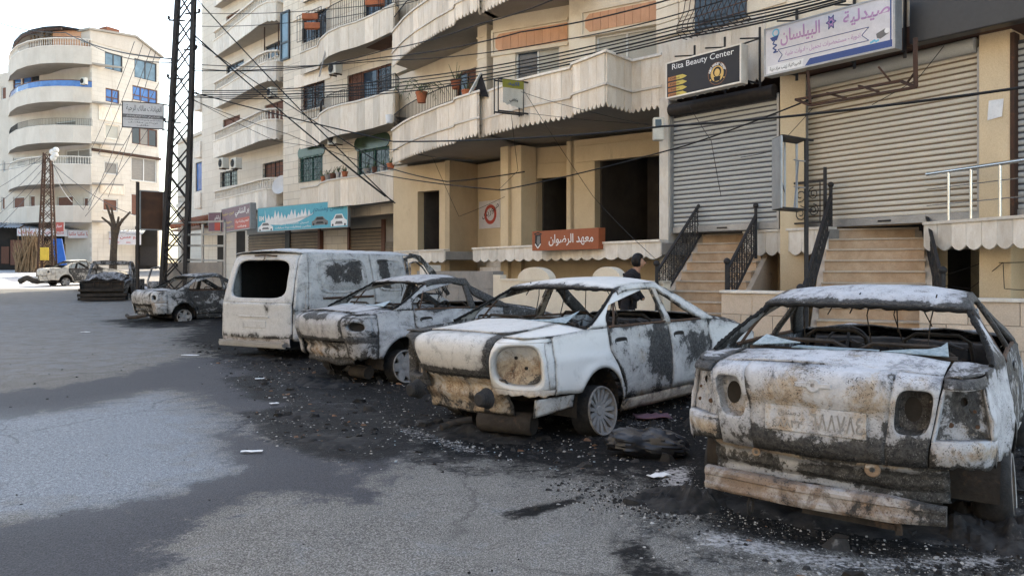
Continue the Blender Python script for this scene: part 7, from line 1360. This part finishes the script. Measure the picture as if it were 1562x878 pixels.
# meter box, notice, poster
m = MB(); p = PT(1005, 197, 16.9); m.box(p.x-.12, p.x+.10, p.y-.08, p.y+.1, p.z-.24, p.z+.24); mo = m.build('meter_box', 'appliance', None, bevel=.02, label='small cream electricity meter box on the white pier beside the grey shutter', cat='meter box')
m = MB(); m.add([(p.x-.09, p.y-.085, p.z+.05), (p.x+.04, p.y-.085, p.z+.05), (p.x+.04, p.y-.085, p.z+.19), (p.x-.09, p.y-.085, p.z+.19)], [(0, 1, 2, 3)]); m.build('meter_window', 'glass_dark', mo, world=False)
NF = Fr(1497, 12.6, 1546, 12.25); a0, a1, z0, z1 = NF.rect(1508, 152, 1531, 182, .11); m = MB(); m.grid(lambda a, c: NF.w(lerp(a0, a1, a)-.02*(1-c), .105+.02*(1-c)*a+.004*nz(a*5, c*5, 0), lerp(z0+.03*a, z1, c)), 6, 6); m.build('paper_notice', 'paper_white', None, smooth=60, label='blank white paper notice pasted on the ochre pier by the cream shutter', cat='notice')
b = Board('wall_poster', GB, GB.rect(731, 306, 763, 348, .02), .025, .015, 'sign_white', 'sign_white', 'white poster with a red crescent and black script in the alcove', cat='poster', rim=0); b.disc(.55, .5, .36, 'sign_red', .006, r0=.23); b.text(ar('ميوزيك'), 'ink_black', .55, .62, .85, .32, .0, R(25))
# air conditioners
def ac(u, v, w, h, Y, rz, label):
    c = PT(u, v, Y); s = Y/FPX; W_, H_ = w*s, h*s; t_ = thing('air_conditioner', tuple(c), rz, label, 'air conditioner', 'air conditioner units on the facades'); m = MB(); m.box(-W_/2, W_/2, -.15, .18, -H_/2, H_/2); m.build('casing', 'appliance', t_, world=False, bevel=.02)
    m = MB(); m.lathe([(H_*.36, 0), (H_*.40, -.012), (H_*.36, -.02)], 20, c=(-W_*.12, -.15, 0), axis='y'); [m.lathe([(H_*k, -.004), (H_*k+.012, -.010)], 16, c=(-W_*.12, -.155, 0), axis='y') for k in (.1, .18, .26)]; m.bar((-W_*.12-H_*.36, -.16, 0), (-W_*.12+H_*.36, -.16, 0), .012); m.bar((-W_*.12, -.16, -H_*.36), (-W_*.12, -.16, H_*.36), .012); m.build('fan_grille', 'black_frame', t_, world=False, kind='stuff')
    m = MB(); m.lathe([(0, 0), (H_*.34, 0)], 20, c=(-W_*.12, -.152, 0), axis='y'); m.build('fan_opening', 'dark_room', t_, world=False); m = MB(); [m.bar((x, .2, -H_/2-.02), (x, -.15, -H_/2-.02), .04) for x in (-W_*.35, W_*.35)]; m.build('bracket', 'iron_rust', t_, world=False, kind='stuff')
ac(511, 105, 20, 17, 31.6, AW.ang, 'air conditioner on the stone wall under the broken upper balcony'); ac(511, 212, 24, 17, 31.6, AW.ang, 'air conditioner above the green framed balcony door'); ac(341, 249, 16, 16, 40.5, A2.ang, 'left unit of two air conditioners under the lowest balustraded balcony'); ac(360, 249, 18, 16, 39.3, A2.ang, 'right unit of two air conditioners under the lowest balustraded balcony')
ac(415, 141, 14, 14, 36.9, A2.ang, 'air conditioner beside the brown blind on the tall balustraded block'); ac(128, 124, 10, 10, 69.9, FL.ang, 'air conditioner on the blue balcony of the corner block')
# plants and pots
def pot(p, r, h, mat='terracotta'):
    m = MB(); m.lathe([(0, 0), (r*.7, 0), (r, h*.85), (r*1.1, h*.86), (r*1.1, h), (r*.9, h), (r*.85, h*.8), (0, h*.8)], 14, c=p); return m
pp = PT(643, 157, 23.6); palm = thing('potted_palm', tuple(pp), 0, 'drooping palm in a terracotta pot on the curved balcony railing', 'potted plant'); pot(pp, .17, .32).build('pot', 'terracotta', palm, smooth=40)
for k in range(11):
    a = k*2.4; L_ = random.uniform(.55, .85); m = MB(); pts = [pp+Vector((math.cos(a)*L_*t_, math.sin(a)*L_*t_*.8, .32+.55*math.sin(t_*2.2)*L_-.35*t_*t_)) for t_ in [i/9 for i in range(10)]]; m.tube(pts, .007, 4)
    for i in range(2, 10):
        d = (pts[i]-pts[i-1]).normalized(); sd_ = d.cross(Vector((0, 0, 1))).normalized()
        for s in (-1, 1): e_ = pts[i]+sd_*s*.13+d*.09-Vector((0, 0, .06)); m.add([pts[i]-d*.015, pts[i]+d*.015, e_], [(0, 1, 2)])
    m.build('frond', 'leaf_green', palm)
pots = [(493, 257, 32.0), (500, 256, 31.4), (508, 257, 31.0), (516, 257, 30.7), (526, 258, 30.4), (560, 258, 29.5), (571, 258, 29.1), (584, 259, 28.6), (596, 260, 28.1)]
for i, (u, v, Y) in enumerate(pots):
    p = PT(u, v, Y); p.z = 5.01; mt = ('terracotta', 'concrete', 'brown_frame', 'galvanised')[i % 4]; ct = {'terracotta': 'terracotta', 'concrete': 'grey', 'brown_frame': 'dark brown', 'galvanised': 'silver'}[mt]
    t_ = thing('potted_plant', tuple(p), 0, f'small plant in a {ct} pot on the lowest parapet above the car wash sign', 'potted plant', 'pots along the parapet'); pot(p, .10+.02*(i % 3), .22).build('pot', mt, t_, smooth=40); m = MB()
    for k in range(16): a = random.uniform(0, 6.28); r = random.uniform(.05, .2); h = random.uniform(.25, .5); q0 = p+Vector((0, 0, .2)); e_ = p+Vector((r*math.cos(a), r*math.sin(a), h)); s_ = Vector((-math.sin(a), math.cos(a), 0))*.02; m.add([q0-s_, q0+s_, e_+s_*.6, e_-s_*.3], [(0, 1, 2, 3)])
    m.build('foliage', 'leaf_green', t_, kind='stuff')
for i, (u, v, Y) in enumerate(((474, 26, 33.4), (478, 40, 33.2), (572, 4, 29.1))):
    c = PT(u, v, Y); m = MB(); m.box(c.x-.35, c.x+.35, c.y-.12, c.y+.12, c.z-.13, c.z+.13); m.build('flower_box', 'terracotta', None, bevel=.03, label=('upper orange flower box hung on the dark window grille', 'lower orange flower box hung on the dark window grille', 'orange flower box on the top balcony railing')[i], cat='flower box', group='orange flower boxes')
for i, (u, v, Y) in enumerate(((695, 136, 22.3), (712, 152, 21.9))): p = PT(u, v, Y); t_ = thing('potted_plant', tuple(p), 0, ('tall potted cactus by the brown balcony door', 'wide orange pot at the end of the balcony railing')[i], 'potted plant'); pot(p, .14, .26).build('pot', 'terracotta', t_, smooth=40); m = MB(); [m.tube([p+Vector((0, 0, .2)), p+Vector((.2*math.cos(k), .2*math.sin(k), .5+.2*(k % 2)))], [.015, .004], 5) for k in range(7)]; m.build('foliage', 'leaf_green', t_, kind='stuff')
m = MB(); m.bar(PT(717, 142, 21.2), PT(734, 112, 21.0), .10, .03); lb = m.build('folded_sunshade', 'white_paint', None, label='white folded sunshade bar leaning at the pier on the curved balcony', cat='sunshade'); m = MB(); m.add([PT(734, 112, 21.02), PT(745, 148, 20.9), PT(722, 146, 21.2)], [(0, 1, 2)]); o_ = m.build('sunshade_cloth', 'cloth_black', lb, world=False, solid=.02)
m = MB(); p = PT(594, 188, 27.6); m.lathe([(0, 0), (.11, 0), (.14, .28), (.12, .28)], 14, c=p); m.build('plastic_bucket', 'paper_white', None, smooth=40, label='white plastic bucket hanging at the corner of the stone balcony', cat='bucket')
dsh = MB(); Mx = Matrix.Translation(PT(430, 283, 36.2)) @ Matrix.Rotation(R(70), 4, 'X') @ Matrix.Rotation(R(-25), 4, 'Y'); q = MB(); q.lathe([(0, 0), (.2, .02), (.45, .12), (.46, .12), (.2, 0)], 20); dsh.add([Mx @ Vector(v) for v in q.v], q.f); dsh.build('satellite_dish', 'sign_grey', None, smooth=50, label='grey satellite dish at the end of the lowest balustraded balcony', cat='satellite dish')
# lopped tree, brushwood, blue board
tb = PT(172, 408, 60); tb.z = gz(0, 60); tt = thing('lopped_tree', tuple(tb), 0, 'bare lopped tree trunk with cut stubs in front of the sandwich sign', 'tree'); H_ = 3.6; m = MB(); m.tube([tb, tb+Vector((.05, 0, 1.5)), tb+Vector((.1, .05, 2.8)), tb+Vector((.2, 0, H_))], [.30, .25, .24, .34], 10); m.build('trunk', 'bark', tt, smooth=60)
for a, l, s in ((-.9, 1.5, .3), (-.35, 2.0, .0), (.15, 1.0, .2), (.75, 1.8, -.2), (.35, .9, .4), (-.15, 1.7, -.1)): m = MB(); b0 = tb+Vector((.2, 0, H_-.2)); m.tube([b0, b0+Vector((math.sin(a)*l*.5, s, math.cos(a)*l*.5)), b0+Vector((math.sin(a)*l, s, math.cos(a)*l))], [.16, .10, .07], 7); m.build('branch', 'bark', tt, smooth=60)
m = MB()
for i in range(150):
    u = random.uniform(24, 62); b0 = PT(u, 408, 66+random.uniform(-.8, .8)); b0.z = gz(0, 66); l = random.uniform(1.8, 4.2)*(1-.25*abs(u-43)/19); dx = random.uniform(-.7, .9); m.tube([b0, b0+Vector((dx*.5, .2, l*.55)), b0+Vector((dx*1.2, .5, l))], [.06, .045, .02], 4)
m.build('brushwood_heap', 'dry_wood', None, kind='stuff', label='heap of dry brushwood stacked in front of the bookshop', cat='brushwood')
m = MB(); c = PT(90, 384, 66); m.obox(c, (.45, 0, 0), (0, .05, 0), (-.35, .25, 1.1)); m.build('blue_board', 'blue_tarp', None, bevel=.03, label='blue board leaning in the bookshop window behind the rusty pole', cat='board')

# ---------------------------------------------------------------- overhead cables
def cable(pts, r=.012, sag=.3, mat='cable', label='black overhead cable slung along the facades', n=14, grp='overhead cables'):
    P = [PT(*p) for p in pts]; out = []
    for a, b_ in zip(P, P[1:]):
        L_ = (b_-a).length
        for i in range(n): t_ = i/n; q = a.lerp(b_, t_); q.z -= sag*4*t_*(1-t_)*(L_/12 if L_ < 12 else 1); out.append(q)
    out.append(P[-1]); m = MB(); m.tube(out, r, 5, cap=False); return m.build('overhead_cable', mat, None, smooth=70, label=label, cat='cable', group=grp)
tl = 'thick black cable running down from the lattice tower to the stone block'
for p in ([(296, -6, 29), (597, 306, 27.4)], [(297, 55, 29), (603, 310, 27.2)], [(296, 53, 29), (588, 300, 27.8)]): cable(p, .022, .15, label=tl, grp='cables from the tower')
cable([(297, 60, 29), (590, 255, 26), (682, 277, 22.8), (800, 262, 21)], .018, .12, label=tl, grp='cables from the tower'); fl2 = 'black overhead cable slung along the facades'
cable([(560, 262, 26), (765, 290, 20.5), (1050, 221, 16.2), (1240, 150, 14)], .016, .1); 
cable([(292, 140, 29), (600, 216, 24), (880, 206, 17.2), (1010, 193, 15.6), (1230, 175, 13.3), (1600, 128, 10.5)], .022, .06, label='thick frayed black cable crossing low in front of the shutters', grp='frayed cables')
for dv, r in ((0, .018), (5, .014), (11, .020), (16, .014), (20, .018)): cable([(292, 138+dv*.5, 29), (600, 122+dv, 24.5), (1040, 38+dv, 16.0), (1290, -14+dv*.8, 12.5)], r, .15)
for p, r in (([(292, 104, 29), (440, 107, 27), (590, 76, 24), (734, 36, 20.5), (850, -3, 18)], .016), ([(292, 108, 29), (590, 87, 24), (795, 49, 19.5), (1030, -3, 16)], .018), ([(292, 98, 29), (590, 92, 24), (860, 61, 18.6), (1100, 2, 15)], .014), ([(292, 20, 29), (600, 4, 24), (760, -30, 20)], .012), ([(292, 40, 29), (470, 32, 27), (640, 0, 23)], .012), ([(292, 152, 29), (440, 205, 30), (600, 260, 27)], .012), ([(292, 150, 29), (420, 215, 31), (610, 228, 26), (720, 245, 22)], .010)): cable(p, r, .18)
for i, (u0, v0, u1, v1) in enumerate(((205, 64, 140, 226), (218, 68, 150, 235), (230, 75, 135, 320), (238, 78, 165, 300), (262, 90, 128, 318), (262, 140, 130, 330))): cable([(u0, v0, 45), (u1, v1, 60)], .018, .3, 'wire_grey', 'thin grey wire stretched towards the rusty lattice pole', grp='thin wires up the street')
cable([(-20, 28, 60), (100, 50, 50), (263, 90, 29)], .03, .3, label='black cable crossing the sky in front of the corner block', grp='sky cables'); cable([(-20, 32, 60), (120, 56, 50), (263, 96, 29)], .02, .4, label='black cable crossing the sky in front of the corner block', grp='sky cables')
for v0, v1 in ((232, 300), (240, 330), (250, 350), (262, 372), (236, 250), (242, 260)): cable([(72, v0, 57), (-30, v1, 66)], .018, .3, 'wire_grey', 'thin grey wire stretched towards the rusty lattice pole', grp='thin wires up the street')
for v0, u1, v1 in ((240, 128, 320), (250, 110, 308), (246, 212, 330)): cable([(76, v0, 57), (u1, v1, 60)], .025, .9, 'paper_white' if u1 == 110 else 'wire_grey', 'pale wire drooping from the rusty lattice pole', grp='drooping wires')
for p in ([(780, 176, 19), (790, 260, 20), (760, 290, 20.5)], [(800, 140, 19), (905, 300, 19), (1000, 395, 15.5)], [(795, 140, 19), (860, 160, 18), (1010, 195, 17)], [(800, 172, 19), (1000, 190, 17.2)], [(660, 240, 22), (700, 330, 22.5), (770, 300, 21)], [(1050, 160, 15.5), (1085, 215, 15), (1100, 300, 15)], [(1240, 165, 13.5), (1180, 230, 13.8), (1130, 240, 14.5)], [(1440, 70, 12), (1400, 120, 12.3), (1330, 160, 12.6)], [(1440, 420, 13.2), (1500, 400, 12.6), (1600, 398, 11.5)], [(1440, 435, 13.3), (1480, 440, 12.8), (1530, 400, 12.2)], [(1530, 400, 12.1), (1532, 440, 12.1), (1562, 442, 11.8)]): cable(p, .006, .12, 'cable', 'thin loose wire dangling across the shop fronts', grp='loose wires')
# ---------------------------------------------------------------- person by the low wall
def skin_mesh(verts, edges, radii, sub=2):
    me = bpy.data.meshes.new('skeleton'); me.from_pydata(verts, edges, []); o = bpy.data.objects.new('skeleton', me); COL.objects.link(o); sk = o.modifiers.new('s', 'SKIN'); sk.use_smooth_shade = True
    for i, r in enumerate(radii): me.skin_vertices[0].data[i].radius = r if isinstance(r, tuple) else (r, r)
    me.skin_vertices[0].data[0].use_root = True; ss = o.modifiers.new('u', 'SUBSURF'); ss.levels = sub; ss.render_levels = sub
    dg = bpy.context.evaluated_depsgraph_get(); out = bpy.data.meshes.new_from_object(o.evaluated_get(dg)); bpy.data.objects.remove(o); bpy.data.meshes.remove(me); return out
def put(me, name, mat, parent): 
    me.materials.clear(); me.materials.append(M_[mat]); me.name = name; o = bpy.data.objects.new(name, me); COL.objects.link(o); o.parent = parent; return o
pz = .135; px_, py_ = PX(958, 14.0), 14.0
SCP = .915
person = thing('person', (px_, py_, pz), R(-25), 'person in a black hooded jacket and dark trousers leaning forward by the low wall', 'person')
V = [(0, 0, .93), (.02, 0, 1.10), (.07, 0, 1.28), (.13, 0, 1.42), (.18, 0, 1.49), (.22, 0, 1.57), (.235, 0, 1.66), (.10, .19, 1.38), (.06, .24, 1.12), (.20, .20, .94), (.27, .14, .90), (.10, -.19, 1.38), (.06, -.24, 1.12), (.20, -.20, .94), (.27, -.14, .90), (-.01, .10, .90), (.05, .11, .50), (-.02, .12, .09), (.13, .13, .035), (-.01, -.10, .90), (-.06, -.11, .50), (-.12, -.12, .09), (.03, -.13, .035)]
E_ = [(0, 1), (1, 2), (2, 3), (3, 4), (4, 5), (5, 6), (3, 7), (7, 8), (8, 9), (9, 10), (3, 11), (11, 12), (12, 13), (13, 14), (0, 15), (15, 16), (16, 17), (17, 18), (0, 19), (19, 20), (20, 21), (21, 22)]
RD = [(.13, .15), (.12, .14), (.13, .16), (.10, .13), .055, .085, .085, .062, .050, .038, .035, .062, .050, .038, .035, .085, .065, .045, .04, .085, .065, .045, .04]
person.scale = (SCP, SCP, SCP)
body = put(skin_mesh(V, E_, RD), 'body', 'skin', person)
put(skin_mesh(V[:5]+V[7:11]+V[11:15], [(0, 1), (1, 2), (2, 3), (3, 4), (3, 5), (5, 6), (6, 7), (7, 8), (3, 9), (9, 10), (10, 11), (11, 12)], [(.16, .19), (.155, .18), (.16, .19), (.13, .16), .085, .088, .075, .060, .058, .088, .075, .060, .058]), 'jacket', 'cloth_black', body)
put(skin_mesh([V[0]]+V[15:19]+V[19:23], [(0, 1), (1, 2), (2, 3), (3, 4), (0, 5), (5, 6), (6, 7), (7, 8)], [(.15, .17), .105, .088, .070, .055, .105, .088, .070, .055]), 'trousers', 'cloth_black', body)
m = MB(); m.sphere((.195, 0, 1.645), .128, 16, 12, (1.0, .95, 1.15)); m.v = [v if not (v[0] > .265 and 1.52 < v[2] < 1.70) else (.262, v[1], v[2]) for v in m.v]; m.build('hood', 'hair_black', body, world=False, smooth=70)
m = MB(); m.sphere((.255, 0, 1.60), .078, 14, 10, (.9, .82, 1.15)); m.sphere((.335, 0, 1.595), .018, 8, 6, (1.2, .8, 1.3)); m.build('face', 'skin', body, world=False, smooth=70)

# ---------------------------------------------------------------- litter, ash and fragments
def chips(n, region, smin, smax, mat, name, label, cat='debris', flat=.35, seed=1, dens=None, zoff=0.):
    rg = random.Random(seed); m = MB(); c = 0; tries = 0
    while c < n and tries < n*30:
        tries += 1; x = rg.uniform(region[0], region[1]); y = rg.uniform(region[2], region[3])
        if dens and rg.random() > dens(x, y): continue
        s = smin*(smax/smin)**(rg.random()**2.2); z = gz(x, y)+.012*nz(x, y, 0, .35)+zoff; a = rg.uniform(0, 6.28); h = s*flat*rg.uniform(.5, 1.4); k = 5; vs = []
        for i in range(k): t_ = a+6.28*i/k; r = s*rg.uniform(.55, 1.1); vs.append((x+r*math.cos(t_), y+r*math.sin(t_)*.8, z-.004))
        tx, ty = rg.uniform(-.4, .4)*s, rg.uniform(-.4, .4)*s; vs += [(x+(v[0]-x)*.55+tx, y+(v[1]-y)*.55+ty, z+h*rg.uniform(.6, 1.1)) for v in vs]
        m.add(vs, [(i, (i+1) % k, k+(i+1) % k, k+i) for i in range(k)]+[tuple(range(k, 2*k))]); c += 1
    return m.build(name, mat, None, kind='stuff', label=label, cat=cat)
nmat('soot_flake', (.010, .010, .011), (.04, .037, .035), 6, .9, .4, 40, 0, (1, 1, 1), (.13, .12, .115), (.60, .70), s3=9)
nmat('ash_flake', (.40, .385, .37), (.24, .23, .22), 7, .95, .3, 40, 0)
nmat('rust_flake', (.22, .12, .065), (.11, .065, .045), 6, .9, .4, 40, 0)
chd = lambda x, y: clamp(msk(CHAR, x, y)*1.0-.15)**1.5*(.25+1.1*clamp(.5+nz(x, y, 0, 1.4, 6)))
chips(9000, (-9, 5.5, 3.6, 18), .008, .050, 'soot_flake', 'charred_fragments', 'black charred fragments scattered on the road round the wrecks', seed=3, dens=chd)
chips(700, (-6, 5.5, 3.6, 15), .03, .12, 'soot_flake', 'charred_lumps', 'larger lumps of charred rubbish under the wrecks', seed=5, dens=lambda x, y: chd(x, y)**1.5, flat=.5)
chips(5000, (-5, 5, 3.4, 13), .005, .022, 'ash_flake', 'ash_fragments', 'pale ash and chipped paint scattered under the wrecks', seed=8, dens=lambda x, y: clamp(.12*msk(CHAR, x, y)+msk(ASHW, x, y)))
chips(500, (-5, 5, 3.6, 13), .01, .05, 'rust_flake', 'rust_fragments', 'rusty metal fragments scattered under the wrecks', seed=11, dens=chd)
nr1 = lambda x, y: clamp(1.2-((x-2.0)/1.9)**2-((y-4.55+.55*(x-2.0))/.75)**2)
chips(4200, (.2, 4.2, 3.0, 6.2), .004, .022, 'soot_flake', 'charred_crumbs', 'fine black crumbs strewn behind the ash grey saloon', seed=23, dens=nr1, flat=.6)
chips(2600, (.2, 4.2, 3.0, 6.2), .003, .014, 'ash_flake', 'ash_crumbs', 'fine pale ash crumbs strewn behind the ash grey saloon', seed=29, dens=nr1, flat=.6)
chips(160, (-8, 4, 3.0, 20), .008, .03, 'soot_flake', 'road_grit', 'small stones scattered over the open road', seed=13, flat=.7)
chips(500, (-2, 4, 4, 13), .006, .02, 'shard_glass', 'glass_fragments', 'crushed window glass lying by the wrecks', seed=17, dens=lambda x, y: chd(x, y)*clamp(nz(x, y, 0, .8, 2)*2))
# charred heaps directly under the bumpers
def heap(cx, cy, rx, ry, h, rot, label, seed):
    m = MB(); c, s = math.cos(rot), math.sin(rot)
    def f(a, b):
        x, y = (2*a-1)*rx, (2*b-1)*ry; r = math.hypot(x/rx, y/ry); hh = h*max(0, 1-r*r)*(.35+.8*abs(nz(x*3, y*3, 0, 1, seed))+.5*abs(nz(x*9, y*9, 0, 1, seed+4))+.25*abs(nz(x*23, y*23, 0, 1, seed+9)))-.2*h-.012; return Vector((cx+c*x-s*y, cy+s*x+c*y, gz(cx, cy)+hh))
    m.grid(f, 56, 34); m.build('ash_heap', 'soot_flake', None, kind='stuff', smooth=50, label=label, cat='ash')
for cx, cy, rx, ry, h, rot, lb, sd_ in ((2.0, 4.75, 1.15, .45, .14, R(-30), 'black ash heap under the hanging bumper bar', 1), (1.1, 5.1, .38, .40, .20, R(-30), 'black ash heap at the left rear wheel of the ash grey saloon', 2), (2.72, 4.5, .45, .55, .22, R(-30), 'black ash heap at the right rear wheel of the ash grey saloon', 3), (-.3, 7.3, 1.0, .55, .12, R(-40), 'black ash heap under the white saloon tail', 4), (.78, 7.35, .35, .3, .12, 0, 'black ash heap at the multi-spoke wheel of the white saloon', 5), (-2.5, 10.4, .9, .5, .14, R(-45), 'black ash heap under the silver grey saloon tail', 6), (-4.4, 13.4, 1.1, .5, .10, R(-30), 'black ash heap under the van bumper', 7), (-.55, 6.2, .62, .3, .035, R(-35), 'thin ash streak on the road behind the white saloon', 8), (-2.05, 8.05, .55, .5, .04, R(-20), 'low burnt tyre residue on the open road near the silver saloon', 9), (-1.55, 6.9, .75, .55, .045, R(-20), 'wide burnt tyre residue on the open road near the white saloon', 10)): heap(cx, cy, rx, ry, h, rot, lb, sd_)
# black plastic bag
bg = MB(); bc = Vector(gp(988, 694)+(0,)); 
def bag(a, b):
    t_ = a*2*math.pi; p = -math.pi/2+b*math.pi; r = 1+.22*nz(math.cos(t_)*2, math.sin(t_)*2, p*1.5, 1, 3)+.2*abs(nz(math.cos(t_)*6, math.sin(t_)*6, p*4, 1, 7))+.1*abs(nz(math.cos(t_)*13, math.sin(t_)*13, p*9, 1, 5)); wst = 1-.22*math.exp(-((math.cos(p)*math.cos(t_)+.15)/.18)**2)
    return bc+Vector((.31*r*math.cos(p)*math.cos(t_), .17*r*wst*math.cos(p)*math.sin(t_), max(.0, .095+.115*r*wst*math.sin(p)-.03*math.cos(t_)*math.cos(p))))
bg.grid(bag, 48, 28); bo = bg.build('plastic_bag', 'bag_plastic', None, smooth=28, label='crumpled black plastic bag lying between the white and ash grey saloons', cat='bag')
# papers
for u, v, w, h, a, lb in ((384, 691, .17, .045, 8, 'small white paper strip lying alone on the dark wet road'), (396, 579, .12, .07, 20, 'white scrap of paper on the charred patch behind the silver saloon'), (418, 617, .09, .06, 40, 'pale crumpled scrap between the two charred patches'), (130, 508, .2, .1, 10, 'white litter scrap on the open road before the charred saloon'), (290, 543, .3, .08, -10, 'white cardboard strip by the van bumper'), (80, 454, .6, .3, 0, 'white litter lying near the sunlit patch'), (1005, 728, .16, .08, 30, 'pale scrap of melted plastic by the ash grey saloon')):
    x, y = gp(u, v); m = MB(); ca, sa = math.cos(R(a)), math.sin(R(a)); m.grid(lambda i, j: Vector((x+ca*(i-.5)*w-sa*(j-.5)*h, y+sa*(i-.5)*w+ca*(j-.5)*h, gz(x, y)+.02+.012*nz(i*3, j*3, u, 1))), 4, 3); m.build('paper_scrap', 'paper_white', None, solid=.004, label=lb, cat='paper', group='litter on the road')
m = MB(); x, y = gp(995, 640); m.grid(lambda i, j: Vector((x+(i-.5)*.35, y+(j-.5)*.22, .03+.05*abs(nz(i*4, j*4, 0, 1, 2)))), 8, 6); m.build('melted_scrap', 'sign_plum', None, solid=.01, smooth=60, label='purple melted scrap beside the white saloon sill', cat='scrap')
